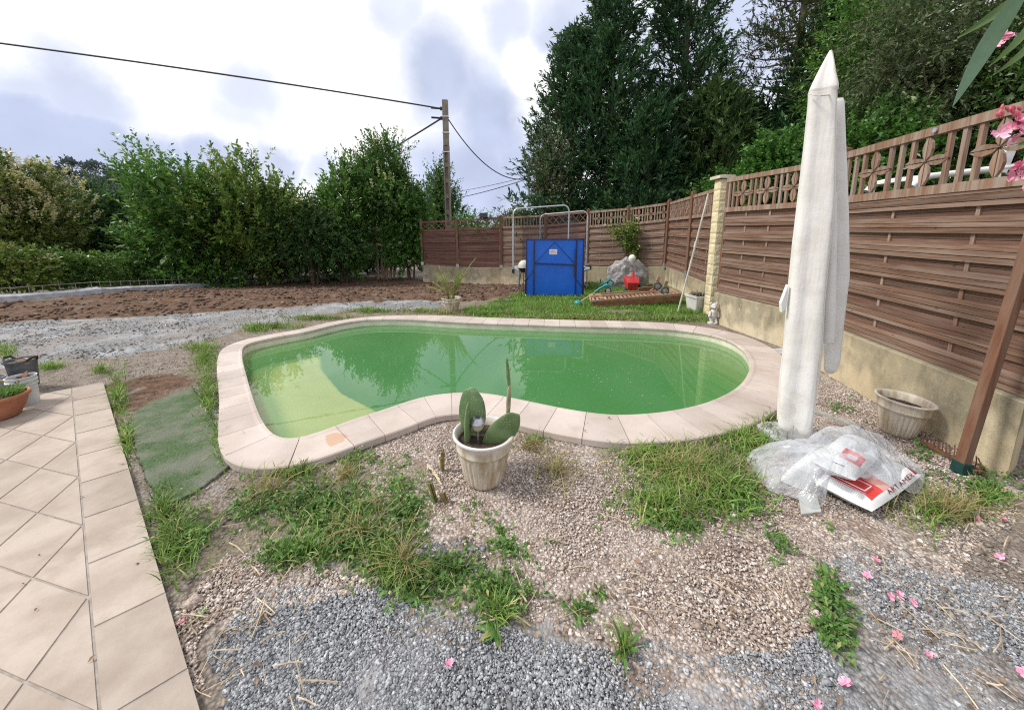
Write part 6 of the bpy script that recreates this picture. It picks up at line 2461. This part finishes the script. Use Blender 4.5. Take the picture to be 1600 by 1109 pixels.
conifer('conifer', 'leftmost dark conifer of the group with feathery stepped outline behind the fence', 893, 15.2, -.3, 8.8, 2.2, LM['conifer'], 300, 41, .5, prof=.75)
conifer('conifer', 'dark conifer with open trunk base second from the left behind the trampoline', 948, 14.6, -.3, 10.9, 2.0, LM['conifer'], 320, 42, 1.3, prof=.85)
conifer('conifer', 'tallest broad dark conifer in the middle, cut by the top edge of the picture', 1056, 15.0, -.3, 14.5, 2.0, LM['conifer'], 430, 43, 1.0, prof=.7)
conifer('conifer', 'shorter conifer with lighter green tips left of the stone pillar', 1108, 13.6, -.2, 6.2, 2.2, LM['conifer_l'], 330, 44, .5, prof=.6)
conifer('conifer', 'dark conifer standing above the stone pillar and behind the rounded shrub', 1182, 14.4, .2, 6.0, 2.2, LM['conifer'], 260, 45, .5, prof=.55)
conifer('conifer', 'low dark conifer filling the gap behind the fence corner', 1010, 13.4, -.2, 5.6, 1.6, LM['conifer'], 170, 46, .4, prof=.6)
conifer('pine', 'sparse tall pine with bare trunk and brown dead tufts left of the parasol top', 1222, 13.2, .3, 14.5, 1.9, LM['pine'], 170, 47, 5.6, prof=.45, ll=.17, lw=.035, up=.35, per=15)
conifer('pine', 'second olive green pine crown at the top behind the parasol', 1330, 12.4, .5, 13.5, 2.6, LM['pine'], 230, 48, 3.8, prof=.4, ll=.17, lw=.035, up=.4, per=15)
conifer('conifer', 'dark conifer in the deep shade right behind the parasol', 1285, 12.5, .5, 8.5, 2.0, LM['conifer'], 240, 49, .5, prof=.5)
shrub('hawthorn', 'light green ragged small tree leaning out left of the conifers above the trampoline', 'tree', 858, 14.2, 36, 214, 350, LM['olive'], 420, 12, .11, .05, seed=52, amt=.4, sl=.55, core=250, ntr=4, zbase=-.3, zmin=-1)
shrub('rounded_shrub', 'bright green rounded ivy covered shrub above the fence left of the parasol', 'bush', 1215, 8.6, 44, 212, 330, LM['ivy'], 900, 14, .085, .05, seed=54, up=.2, sl=.25, ntr=3, zbase=.8, amt=.15)
shrub('ivy_bank', 'bright green ivy bush directly behind the trellis right of the parasol', 'bush', 1350, 7.6, 75, 175, 330, LM['ivy'], 1100, 14, .085, .05, seed=55, up=.3, sl=.3, ntr=3, zbase=1.2, amt=.3)
shrub('tangled_tree', 'huge tangled grey green tree wall behind the near trellis at the upper right', 'tree', 1500, 7.8, 165, -70, 330, LM['olive'], 2600, 16, .10, .032, seed=57, up=-.1, sl=.6, curve=.5, amt=.25, ntr=7, zbase=1.3, core=3500, depth=.45)
shrub('tangled_tree', 'tall leafy tree mass reaching the top edge between parasol and tangled wall', 'tree', 1385, 9.5, 85, -60, 260, LM['laurel'], 1500, 15, .11, .045, seed=58, up=.2, sl=.45, amt=.3, ntr=4, zbase=1.0, core=1600)
shrub('tangled_tree', 'dark leafy tree filling the upper right corner behind the oleander', 'tree', 1640, 7.0, 120, -60, 330, LM['privet'], 1500, 15, .10, .04, seed=59, up=.1, sl=.45, amt=.3, ntr=4, zbase=1.0, core=1600)
shrub('undergrowth', 'shady green undergrowth under the conifers just behind the short fence', 'bush', 1150, 11.6, 70, 262, 360, LM['ivy'], 700, 12, .11, .06, seed=60, up=.3, sl=.3, ntr=2, zbase=0.2)
shrub('undergrowth', 'low green undergrowth behind the far fence beneath the leftmost conifers', 'bush', 900, 14.6, 70, 318, 380, LM['dark'], 600, 12, .13, .06, seed=61, up=.3, sl=.3, ntr=2, zbase=-.2)

# climber on the far fence, near the corner
cl_ = Leaves()
cb_ = at_y(985, 345, 11.0)
pts = []
for k in range(150):
    t = R.random()
    pts.append(list(at_y(972 + 22 * t + R.gauss(0, 4 + 3 * t), 352 + 50 * t + R.gauss(0, 4), 10.95 + R.uniform(-.12, .05))))
for k in range(70):
    t = R.random()
    pts.append(list(at_y(955 + 22 * t + R.gauss(0, 3), 355 + 24 * t + R.gauss(0, 3), 11.1 + R.uniform(-.1, .05))))
for k in range(60):
    pts.append(list(at_y(990 + R.gauss(0, 4), 360 + R.gauss(0, 8), 10.9 + R.uniform(-.1, .05))))
pts = np.array(pts)
cl_.add(shoot_leaves(pts, NR.normal(size=pts.shape) + np.array([0, -.4, .2]), NR.uniform(.1, .25, len(pts)), 5, .085, .05, .8))
croot = thing('climbing_rose', (pts[0][0], 10.9, 0), 'green climbing plant trailing over the far fence above the boulder', 'climber')
cl_.build('foliage', LM['laurel_y'], croot)
mb = MB(); mb.tube([at_y(992, 430, 10.9), at_y(990, 390, 10.93), at_y(984, 352, 10.95), at_y(958, 352, 11.1)], .012, 6); mb.tube([at_y(992, 410, 10.9), at_y(1000, 392, 10.8)], .008, 6); mb.build('stem', MT['bark'], croot)

# white plastic lounger up on the bank behind the near trellis
wl_ = thing('plastic_lounger', tuple(at_y(1500, 292, 4.4)), 'white plastic lounger glimpsed through the trellis of the near fence', 'lounger')
wy = 4.4
P_ = [at_y(x, y, wy) for x, y in ((1424, 292), (1436, 280), (1455, 275), (1500, 270), (1560, 263), (1640, 255))]
mb = MB(); mb.tube([p for p in P_], .035, 10)
mb.tube([p + V((0, .55, 0)) for p in P_], .035, 10)
for a, b in zip(P_[1:], P_[2:]): mb.quad(a + V((0, .03, 0)), b + V((0, .03, 0)), b + V((0, .52, 0)), a + V((0, .52, 0)))
mb.build('seat', MT['white'], wl_, smooth=True)
mb = MB(); mb.bar(at_y(1562, 270, wy), at_y(1582, 222, wy), .12, .05, up=(0, 1, 0)); mb.build('backrest', MT['white'], wl_, bevel=.01)
for p in (P_[1], P_[4]):
    for dy in (0, .55):
        mb = MB(); mb.tube([p + V((0, dy, 0)), V((p.x, p.y + dy, 1.2))], .03, 8); mb.build('leg', MT['white'], wl_)

# ------------------------------------------------------------------ oleander reaching in at the upper right
ob = V((2.05, 1.15, 0))
ole = thing('oleander', tuple(ob), 'pink flowering oleander branch with one big long leaf reaching in at the top right', 'shrub')
mb = MB()
joint = V((1.75, 1.0, 2.25))
mb.tube([ob, ob.lerp(joint, .5) + V((.05, .03, 0)), joint], [.02, .015, .010], 8)
tips = [at_y(1598, 205, 1.2), at_y(1604, 268, 1.15), at_y(1585, 62, 1.1), at_y(1640, 0, .9)]
for t in tips: mb.tube([joint.lerp(ob, .2), joint.lerp(t, .5) + V((0, 0, .05)), t], [.009, .006, .003], 6)
mb.build('stems', plain('oleander_stem', (.20, .15, .07), .6), ole, smooth=True)


def long_leaf(p, q, wd, bend, nrm, twist=0):
    """lance leaf from stalk p to tip q with a raised midrib"""
    n = 14
    ax = (q - p)
    s = ax.normalized().cross(nrm).normalized()
    up = s.cross(ax.normalized())
    vs, fs = [], []
    for i in range(n + 1):
        t = i / n
        wv_ = wd * (math.sin(math.pi * min(1, t * .97 + .03)) ** .8) * (1.15 - .35 * t)
        c = p + ax * t + up * bend * math.sin(math.pi * t)
        vs += [c - s * wv_ + up * wv_ * .22, c - s * .0012, c + s * .0012, c + s * wv_ + up * wv_ * .22]
    for i in range(n):
        for c in range(3): fs.append((i * 4 + c, i * 4 + c + 1, i * 4 + 5 + c, i * 4 + 4 + c))
    return vs, fs


def oleaf():
    m, nt, bs = new_mat('oleander_leaf')
    vec = coords(nt)
    col = mixc(nt, maprange(nt, noise(nt, vec, 30, 4), .3, .7), (.15, .27, .155), (.185, .32, .19))
    nt.links.new(col, bs.inputs['Base Color']); bs.inputs['Roughness'].default_value = .45
    return m


ol = oleaf(); ol2 = plain('oleander_leaf_dark', (.10, .19, .05), .45, (.15, .24, .07), 12)
vw = V((0, -1, .1))
vs, fs = long_leaf(at_y(1618, -45, .80), at_y(1488, 168, .88), .021, -.01, vw)
mb = MB().add(vs, fs); mb.build('leaf', ol, ole, smooth=True)
for a, b, wd in (((1612, -20, 1.0), (1496, 60, 1.05), .012), ((1620, 20, 1.0), (1545, 105, 1.02), .010), ((1622, 52, 1.0), (1552, 118, 1.02), .009), ((1630, 208, 1.1), (1588, 228, 1.12), .012)):
    vs, fs = long_leaf(at_y(*a), at_y(*b), wd, .015, vw)
    mb = MB().add(vs, fs); mb.build('leaf', ol2, ole, smooth=True)
pinkm = plain('pink_petal', (.80, .27, .42), .6, (.86, .50, .60), 30, isl=.1)
pinkd = plain('deep_pink_bud', (.55, .10, .14), .6)


def petals(mb, c, r, n, axis, cup=.4):
    axis = V(axis).normalized(); a = axis.orthogonal().normalized(); b = axis.cross(a)
    t0 = R.random() * 6
    for k in range(n):
        t = t0 + 2 * math.pi * k / 5 + R.uniform(-.2, .2)
        rr = r * R.uniform(.75, 1.1)
        d = a * math.cos(t) + b * math.sin(t); s = a * -math.sin(t) + b * math.cos(t)
        cu = cup * R.uniform(.4, 1.4)
        p = [c, c + d * rr * .45 - s * rr * .32 + axis * rr * cu * .5, c + d * rr * .95 - s * rr * .36 + axis * rr * cu + axis * R.uniform(-.1, .1) * rr, c + d * rr * 1.02 + s * rr * .34 + axis * rr * cu * .9, c + d * rr * .45 + s * rr * .32 + axis * rr * cu * .55, c + d * rr * .6 + axis * rr * cu * .25]
        mb.add(p, [(0, 1, 5), (1, 2, 5), (2, 3, 5), (3, 4, 5), (4, 0, 5)])


for px, py, Yd, nf, rr in ((1583, 203, 1.2, 7, .022), (1600, 262, 1.15, 6, .022), (1572, 62, 1.15, 3, .014), (1601, 280, 1.15, 4, .02)):
    mb = MB(); c = at_y(px, py, Yd)
    for k in range(nf):
        petals(mb, c + V((R.gauss(0, .016), R.gauss(0, .01), R.gauss(0, .016))), rr, 7, (R.gauss(-.3, .5), -1, R.gauss(.3, .5)), .6)
    mb.build('flower_cluster', pinkm, ole, smooth=True)
mb = MB()
for k in range(14):
    c = at_y(R.gauss(1580, 14), R.gauss(174, 6), 1.2)
    mb.ball(c, (.004, .004, .010), 8, 6, Matrix.Rotation(R.uniform(-.8, .8), 3, 'Y'))
mb.build('buds', pinkd, ole, smooth=True)

# fallen oleander flowers, one by one
FL = [(1322, 1068, 'large pink flower fallen on grey gravel near the bottom edge'), (1449, 1024, 'pale pink flower alone on bare grey ground right of the middle'), (1404, 930, 'right pink flower of the three lying in a row on the gravel'),
      (1427, 943, 'pink flower at the right end of the fallen row beside a brown leaf'), (1390, 932, 'pink flower at the left end of the fallen row on the gravel'), (1368, 875, 'pink flower on beige gravel below the paper bags'), (1355, 899, 'pink flower on the gravel edge left of the fallen row'),
      (1403, 994, 'reddish wilted flower on bare ground below the fallen row'), (1562, 869, 'pink flower among weeds near the right picture edge'), (1528, 811, 'pink flower in the weeds below the wall end'), (1568, 812, 'small pale flower in weeds close to the right edge'),
      (1275, 1104, 'pink flower cut by the bottom picture edge'), (1597, 1052, 'pink flower at the lower right picture edge'), (702, 1038, 'single pink flower on grey gravel left of the bottom centre'), (284, 972, 'purple pink flower beside the patio edge')]
for k, (px, py, lb) in enumerate(FL):
    c = at_z(px, py, .022)
    mb = MB(); petals(mb, c, .017 if k else .021, 8, (R.gauss(0, .5), R.gauss(-.3, .4), 1), .45)
    petals(mb, c + V((.007, .004, .004)), .012, 5, (R.gauss(0, .5), -.4, 1), .8)
    o = mb.build('fallen_flower', pinkm if k not in (7, 14) else plain('wilted_petal', (.58, .20, .26), .7, (.5, .3, .3), 30), smooth=True)
    tag(o, lb, 'flower', 'oleander flowers fallen on the ground')

# ------------------------------------------------------------------ cut shoots near the cactus pot
for px, py, h_, lb in ((691, 736, .17, 'taller green brown cut palm shoot left of the cactus pot'), (681, 783, .13, 'clump of cut brown palm shoots below left of the cactus pot'), (698, 786, .08, 'smallest dark cut palm stub right beside the brown clump')):
    c = at_z(px, py, 0)
    mb = MB()
    for k in range(9):
        a = R.random() * 6.28; r = R.uniform(.0, .02)
        t = V((c.x + r * math.cos(a) - .03 * (py > 760), c.y + r * math.sin(a), h_ * R.uniform(.6, 1)))
        b0_ = V((c.x + r * math.cos(a) * .6, c.y + r * .6 * math.sin(a), -.01))
        mb.bar(b0_, t, R.uniform(.010, .018), .004, up=(math.cos(a), math.sin(a), 0))
    o = mb.build('palm_stub', plain('cut_palm', (.12, .12, .035), .7, (.26, .19, .07), 30, c3=(.16, .07, .03), n3=12))
    tag(o, lb, 'plant stub')
mb = MB(); c = at_z(668, 725, .01)
for k in range(7):
    q = c + V((.02 + .02 * k, -.10 - .004 * k * k + .02, .02)); mb.bar(c, q, .008, .003)
o = mb.build('dry_palm_leaf', plain('straw', (.55, .47, .32), .8)); tag(o, 'dry straw coloured fan leaf lying left of the cactus pot', 'leaf')

# ------------------------------------------------------------------ grass, weeds, gravel, litter
def world_pts(ells):
    """uniform in the ellipses of ground seen at (cx, cy, rx, ry); weight = number"""
    out = []
    for cx0, cy0, rx0, ry0, n in ells:
        k = 0
        y0, y1 = cy0 - ry0, cy0 + ry0
        while k < n:
            a = R.random() * 6.283; r = abs(R.gauss(0, .62))
            p = G(cx0 + rx0 * r * math.cos(a), cy0 + ry0 * r * math.sin(a))
            out.append((p.x, p.y, p.z)); k += 1
    return np.array(out)


def blades(P, h, wd, lean=.5, seg=4, curl=1.0, hv=.5):
    n = len(P)
    hh = h * NR.uniform(1 - hv, 1 + hv, n)
    a = NR.uniform(0, 6.283, n)
    ld = np.stack([np.cos(a), np.sin(a), np.zeros(n)], 1)
    sd = np.stack([-np.sin(a), np.cos(a), np.zeros(n)], 1)
    tw = NR.uniform(-1, 1, n)
    sd = sd * np.cos(tw)[:, None] + ld * np.sin(tw)[:, None]
    le = lean * NR.uniform(.15, 1.5, n)
    co = []
    for j in range(seg + 1):
        t = j / seg
        c = P + ld * (hh * le * t ** 1.6)[:, None] + np.array([0, 0, 1.0]) * (hh * (t - curl * .35 * le * t * t * t))[:, None]
        w_ = wd * NR.uniform(.9, 1.1, n) * (1 - t ** 1.8 * .93) / 2
        co += [c - sd * w_[:, None], c + sd * w_[:, None]]
    co = np.stack(co, 1)
    m_ = 2 * (seg + 1)
    q = np.array([[2 * j, 2 * j + 1, 2 * j + 3, 2 * j + 2] for j in range(seg)])
    Q_ = (np.arange(n) * m_)[:, None, None] + q[None]
    return co.reshape(-1, 3), Q_.reshape(-1, 4)


def mask_out(P):
    k = ~inside(OUTER, P[:, 0], P[:, 1])
    pp_ = [(p.x, p.y) for p in patio_poly]
    k &= ~inside(pp_, P[:, 0], P[:, 1])
    return P[k]


GM1 = leafm('lawn_blade', (.10, .25, .028), (.21, .38, .06), (.42, .41, .15), .3, .5, .3, 2.5)
GM2 = leafm('tall_blade', (.11, .21, .035), (.25, .38, .085), (.52, .46, .22), .3, .5, .3, 3)
GM3 = leafm('weed_leaf', (.085, .19, .045), (.19, .32, .085), (.38, .34, .14), .25, .5, .3, 3)
GM4 = leafm('dry_blade', (.26, .22, .09), (.42, .34, .16), (.20, .24, .07), .2, .7, .2, 3)
# lawn beyond the pool: sampled over the plan polygon
lp_ = gpoly([(722, 484), (770, 472), (812, 460), (860, 452), (920, 446), (1040, 447), (1100, 468), (1120, 505), (1000, 501), (860, 501), (740, 497)])
xs = [p.x for p in lp_]; ys = [p.y for p in lp_]
n = 60000
P = np.stack([NR.uniform(min(xs), max(xs), n), NR.uniform(min(ys), max(ys), n), np.zeros(n)], 1)
P = P[inside(lp_, P[:, 0], P[:, 1])]
dens = fbm(P[:, 0] * 1.6, P[:, 1] * 1.6)
P = mask_out(P[dens > .30])
hs = np.where(P[:, 1] < 6.6, .045, .075) * (.6 + .9 * fbm(P[:, 0] * 2.2 + 4, P[:, 1] * 2.2))
co, q = blades(P, hs, .009, .9, 2)
tag(npmesh('lawn', co, q, GM1), 'short green lawn between the far pool edge, the blue table and the wooden lounger', 'grass', kind='stuff')
P = world_pts([(430, 512, 55, 5, 500), (500, 499, 60, 4, 500), (590, 487, 60, 3, 450), (660, 487, 40, 3, 350), (760, 492, 60, 3, 500), (900, 497, 120, 3, 900), (1050, 500, 70, 4, 600), (400, 515, 18, 5, 500), (575, 486, 12, 4, 300)])
P = mask_out(P)
co, q = blades(P, .085, .010, .7, 3)
dry = world_pts([(500, 497, 120, 4, 500), (900, 499, 220, 3, 900), (700, 490, 60, 3, 300)])
tag(npmesh('grass_fringe', co, q, GM2), 'fringe of mixed green and dry grass along the far coping', 'grass', kind='stuff')
dry = mask_out(dry)
co, q = blades(dry, .06, .009, .9, 3)
tag(npmesh('dry_grass', co, q, GM4), 'dry straw coloured grass along the far coping edge', 'grass', kind='stuff')
# tall grass clump by the near right coping
P = mask_out(world_pts([(1075, 735, 95, 55, 1500), (1010, 715, 45, 30, 420), (1130, 765, 60, 45, 480), (1040, 790, 60, 35, 380), (1180, 655, 45, 25, 500), (1160, 690, 55, 30, 700), (1010, 682, 30, 12, 350), (1190, 620, 12, 15, 150)]))
co, q = blades(P, .095 * (.6 + .8 * fbm(P[:, 0] * 4, P[:, 1] * 4)), .0085, 1.0, 5, 1.2, .55)
tag(npmesh('tall_grass', co, q, GM2), 'thick clump of long green grass at the near right pool coping', 'grass', kind='stuff')
P = mask_out(world_pts([(1080, 740, 90, 50, 500), (1050, 680, 60, 10, 160), (1150, 650, 60, 20, 200), (560, 830, 100, 50, 110), (630, 890, 25, 15, 100), (420, 770, 40, 20, 90), (545, 745, 20, 10, 60), (870, 740, 40, 30, 120), (830, 700, 30, 12, 100), (1480, 800, 70, 25, 200)]))
co, q = blades(P, .12, .006, 1.1, 4, 1.1, .6)
tag(npmesh('straw', co, q, GM4), 'scattered dry straw blades among the green weeds', 'grass', kind='stuff')
# grass on the left side of the pool, along the patio, and the foreground weeds
P = mask_out(world_pts([(322, 560, 20, 26, 700), (325, 620, 15, 45, 800), (345, 690, 14, 35, 450), (310, 545, 40, 6, 300), (185, 620, 14, 40, 500), (200, 690, 10, 35, 300), (160, 580, 12, 6, 150), (80, 575, 20, 5, 200), (10, 552, 16, 14, 300), (275, 845, 38, 60, 700), (255, 800, 20, 30, 240),
                        (450, 740, 50, 12, 350), (480, 722, 14, 10, 120), (560, 800, 120, 55, 200), (640, 905, 55, 30, 260), (600, 880, 30, 30, 200), (780, 960, 35, 16, 120), (480, 860, 60, 30, 160), (1460, 800, 70, 40, 260), (1540, 780, 50, 30, 150), (740, 650, 10, 4, 40), (880, 668, 18, 5, 60), (975, 1015, 14, 14, 40)]))
hsel = np.where(P[:, 1] < 3, .075, .085)
co, q = blades(P, hsel, .0075, .9, 4, 1.1)
tag(npmesh('grass_tufts', co, q, GM2), 'green grass tufts along the patio edge and the left pool coping', 'grass', kind='stuff')
W = mask_out(world_pts([(500, 790, 120, 45, 620), (560, 850, 90, 40, 480), (450, 870, 40, 20, 160), (400, 800, 40, 30, 140), (640, 800, 40, 60, 150), (640, 910, 50, 25, 220), (700, 890, 50, 25, 110), (770, 930, 70, 30, 210), (800, 860, 60, 35, 90), (905, 960, 30, 12, 50), (900, 900, 20, 20, 25),
                        (1295, 935, 12, 30, 110), (1305, 990, 14, 25, 110), (1220, 860, 12, 18, 40), (1205, 825, 14, 16, 36), (1280, 815, 22, 18, 40), (1460, 800, 60, 36, 260), (1540, 770, 50, 30, 170), (1430, 760, 30, 30, 90), (1450, 850, 40, 20, 90), (1380, 740, 40, 30, 20), (1440, 710, 20, 25, 60),
                        (1150, 780, 55, 40, 520), (1060, 820, 60, 22, 170), (990, 800, 40, 30, 110), (1200, 640, 20, 30, 90), (1310, 640, 60, 20, 60), (840, 690, 40, 14, 40), (660, 720, 30, 20, 50), (620, 760, 30, 30, 60), (300, 840, 40, 50, 240), (940, 815, 40, 20, 40), (740, 800, 50, 20, 50), (550, 720, 60, 14, 90), (290, 920, 20, 40, 70)]))
W = W[(fbm(W[:, 0] * 3.5, W[:, 1] * 3.5) + NR.normal(size=len(W)) * .08) > .50]
n = len(W)
D = np.stack([NR.normal(size=n), NR.normal(size=n), np.abs(NR.normal(size=n)) * .55 + .12], 1)
co, q = shoot_leaves(W + np.array([0, 0, .004]), D, NR.uniform(.03, .085, n), 7, .030, .0125, .9, .15)
tag(npmesh('creeping_weeds', co, q, GM3), 'creeping green weeds spread over the gravel in the foreground', 'weeds', kind='stuff')
# broad-leaved weeds one can tell apart
for k, (px, py, s_, lb) in enumerate(((975, 1020, .11, 'upright pointed weed standing alone in the grey gravel at bottom centre'), (1022, 808, .06, 'round leaved weed at the foot of the long grass clump'), (935, 925, .055, 'small pointed weed in the beige gravel centre'), (905, 958, .06, 'small spreading weed left of the upright weed'),
                                      (775, 985, .075, 'broad leaved weed at the edge of grey gravel left of centre'), (655, 935, .07, 'leafy weed on the lower tip of the foreground grass'), (472, 738, .12, 'spiky grass tuft against the near left coping'), (1290, 905, .07, 'broad weed on top of the green strip in the gravel'))):
    c = at_z(px, py, .0)
    n = 16 if k in (0, 6) else 11
    a = NR.uniform(0, 6.28, n)
    el = NR.uniform(.3, 1.3, n) if k in (0, 6) else NR.uniform(.1, .7, n)
    d = np.stack([np.cos(a) * np.cos(el), np.sin(a) * np.cos(el), np.sin(el)], 1)
    co, q = leaf_cloud(np.tile(np.array([c.x, c.y, .005]), (n, 1)), d, s_, s_ * (.16 if k in (0, 6) else .38), .2)
    o = npmesh('weed', co, q, GM3, origin=(c.x, c.y, 0)); tag(o, lb, 'weed')

# loose stones: flattened, jittered octahedra-like pebbles
IV = np.array([(1, 0, 0), (.1, 1, .1), (-1, .1, 0), (0, -1, -.1), (.25, .1, 1), (-.3, -.25, .85), (0, 0, -1)], dtype=float)
IF = np.array([(0, 1, 4), (1, 2, 5), (1, 5, 4), (2, 3, 5), (3, 0, 4), (3, 4, 5), (1, 0, 6), (2, 1, 6), (3, 2, 6), (0, 3, 6)])


def stones(P, size, mat, name, label):
    n = len(P)
    s = size * NR.lognormal(0, .38, n)
    v = IV[None] * (1 + NR.normal(size=(n, len(IV), 1)) * .22)
    v = v * np.stack([NR.uniform(.8, 1.35, n), NR.uniform(.7, 1.0, n), NR.uniform(.38, .7, n)], 1)[:, None, :]
    a = NR.uniform(0, 6.283, n); b = NR.normal(size=n) * .35
    ca, sa, cb2, sb2 = np.cos(a), np.sin(a), np.cos(b), np.sin(b)
    x, y, z = v[..., 0], v[..., 1], v[..., 2]
    y2 = y * cb2[:, None] - z * sb2[:, None]; z2 = y * sb2[:, None] + z * cb2[:, None]
    x3 = x * ca[:, None] - y2 * sa[:, None]; y3 = x * sa[:, None] + y2 * ca[:, None]
    co = np.stack([x3, y3, z2], 2) * s[:, None, None] + P[:, None, :] + np.array([0, 0, 1.0]) * (s * .22)[:, None, None]
    f = IF[None] + (np.arange(n) * len(IV))[:, None, None]
    o = npmesh(name, co.reshape(-1, 3), f.reshape(-1, 3), mat)
    tag(o, label, 'gravel', kind='stuff')


def scatter_poly(polys, n, thr=None, blur=0, ymax=9):
    out = []
    tot = 0
    for P0 in polys:
        xs = [p.x for p in P0]; ys = [p.y for p in P0]
        k = n
        # denser towards the camera, where stones are resolved
        yy = NR.uniform(math.sqrt(max(.3, min(ys))), math.sqrt(min(ymax, max(ys))), k) ** 2
        xx_ = NR.uniform(min(xs), max(xs), k)
        jx = (fbm(xx_ * 1.7, yy * 1.7) - .5) * .5; jy = (fbm(xx_ * 1.7 + 9, yy * 1.7) - .5) * .5
        m_ = inside(P0, xx_ + jx, yy + jy)
        if thr is not None: m_ &= (fbm(xx_ * 2.2, yy * 2.2) + NR.normal(size=k) * .12) > thr
        out.append(np.stack([xx_[m_], yy[m_], np.zeros(m_.sum())], 1))
    return mask_out(np.concatenate(out))


def stonem(name, c1, c2, c3):
    m, nt, bs = new_mat(name)
    r = island(nt)
    ramp = N(nt, 'ShaderNodeValToRGB')
    ramp.color_ramp.interpolation = 'LINEAR'
    e = ramp.color_ramp.elements
    e[0].color = (*c1, 1); e[1].color = (*c3, 1); x = e.new(.55); x.color = (*c2, 1)
    nt.links.new(r, ramp.inputs[0])
    col = mixc(nt, maprange(nt, noise(nt, coords(nt), 120, 4), .4, .7), ramp.outputs[0], (c1[0] * .8, c1[1] * .8, c1[2] * .8))
    nt.links.new(col, bs.inputs['Base Color']); bs.inputs['Roughness'].default_value = .9; bs.inputs['Specular IOR Level'].default_value = .2
    return m


sg = stonem('grey_gravel', (.17, .178, .19), (.34, .348, .362), (.56, .565, .575))
sbm = stonem('beige_gravel', (.29, .22, .175), (.54, .455, .39), (.76, .70, .64))
Pg = scatter_poly([GREYG[1]], 110000, .33); Pg = Pg[Pg[:, 1] < 2.9]
Pg = Pg[(Pg[:, 0] < 1.0) | (NR.random(len(Pg)) < .8)]
stones(Pg, .0048, sg, 'grey_gravel', 'loose blue grey gravel chips covering the foreground')
Pg2 = np.concatenate([scatter_poly([GREYG[0]], 16000, .46), scatter_poly([GREYG[2], GREYG[3]], 2500, .5)])
stones(Pg2, .010, stonem('dusty_gravel', (.11, .108, .105), (.235, .233, .235), (.40, .40, .40)), 'grey_gravel', 'grey gravel chips in a band between brown earth and pool')
Pb = scatter_poly([BEIGE[0]], 120000, .33); Pb = np.concatenate([Pb, scatter_poly([BEIGE[1]], 12000, .34)])
stones(Pb, .0058, sbm, 'beige_gravel', 'loose beige pebbles around the cactus pot and the paper bags')
MIXP = [gpoly([(160, 560), (345, 520), (330, 640), (380, 740), (560, 740), (660, 900), (420, 930), (300, 1000), (240, 820), (200, 640)]), gpoly([(1290, 700), (1600, 740), (1610, 1109), (1300, 1000)])]
Pm = scatter_poly(MIXP, 12000, .42)
stones(Pm, .0066, stonem('mixed_gravel', (.17, .14, .115), (.32, .29, .265), (.56, .52, .48)), 'mixed_gravel', 'scattered mixed pebbles on the trodden soil by patio and wall')
# earth clods on the dug strip
Pe = scatter_poly([EARTH[0]], 12000, .40, ymax=16)
Pe[:, 2] = nterr(Pe[:, 0], Pe[:, 1]) + .01
stones(Pe, .032, plain('earth_clod', (.066, .04, .026), .95, (.18, .112, .075), 6, isl=.35), 'earth_clods', 'dark brown clods of freshly dug earth')
# litter: dry leaves and twigs
mb = MB()
for k in range(230):
    z_ = R.random()
    if z_ < .45: px, py = R.uniform(620, 1300), R.uniform(700, 1000)
    elif z_ < .8: px, py = R.uniform(1250, 1610), R.uniform(800, 1109)
    else: px, py = R.uniform(260, 420), R.uniform(820, 1109)
    p = at_z(px, py, .018)
    a = R.random() * 6.28; L = R.uniform(.010, .038)
    d = V((math.cos(a), math.sin(a), R.uniform(-.1, .25))); s = V((-math.sin(a), math.cos(a), R.uniform(-.3, .3))) * R.uniform(.12, .3)
    mb.add([p, p + d * L * .5 + s * L + V((0, 0, .006)), p + d * L, p + d * L * .5 - s * L], [(0, 1, 2, 3)])
for k in range(26):
    p = at_z(R.uniform(-60, 260), R.uniform(640, 1100), .036) if k < 9 else at_z(R.choice((R.uniform(1120, 1200), R.uniform(330, 390), R.uniform(800, 1080))), R.uniform(560, 690), ZC + .012)
    if k >= 9 and (inside(POOL, np.array([p.x]), np.array([p.y]))[0] or not inside(OUTER, np.array([p.x]), np.array([p.y]))[0]): continue
    if k < 9 and not inside([(q.x, q.y) for q in patio_poly], np.array([p.x]), np.array([p.y]))[0]: continue
    a = R.random() * 6.28; L = R.uniform(.01, .03)
    d = V((math.cos(a), math.sin(a), .1)); s_ = V((-math.sin(a), math.cos(a), .1)) * .25
    mb.add([p, p + d * L * .5 + s_ * L + V((0, 0, .004)), p + d * L, p + d * L * .5 - s_ * L], [(0, 1, 2, 3)])
tag(mb.build('leaf_litter', plain('dry_leaf', (.13, .08, .05), .85, (.27, .185, .12), 20, isl=.45)), 'brown dry leaves scattered over the gravel', 'litter', kind='stuff')
mb = MB()
for k in range(230):
    z_ = R.random()
    if z_ < .5: px, py = R.uniform(640, 1250), R.uniform(700, 980)
    elif z_ < .75: px, py = R.uniform(280, 480), R.uniform(820, 1090)
    else: px, py = R.uniform(1350, 1600), R.uniform(760, 1090)
    p = at_z(px, py, .02); a = R.random() * 6.28; L = R.uniform(.03, .15)
    q_ = p + V((math.cos(a) * L, math.sin(a) * L, R.uniform(-.004, .01)))
    mb.tube([p, p.lerp(q_, .5) + V((R.uniform(-.006, .006), R.uniform(-.006, .006), .004)), q_], R.uniform(.0012, .003), 5)
tag(mb.build('dry_twigs', plain('twig', (.34, .25, .16), .85, (.52, .43, .31), 20, isl=.35)), 'thin dry twigs and straw stems lying on the gravel', 'twigs', kind='stuff')
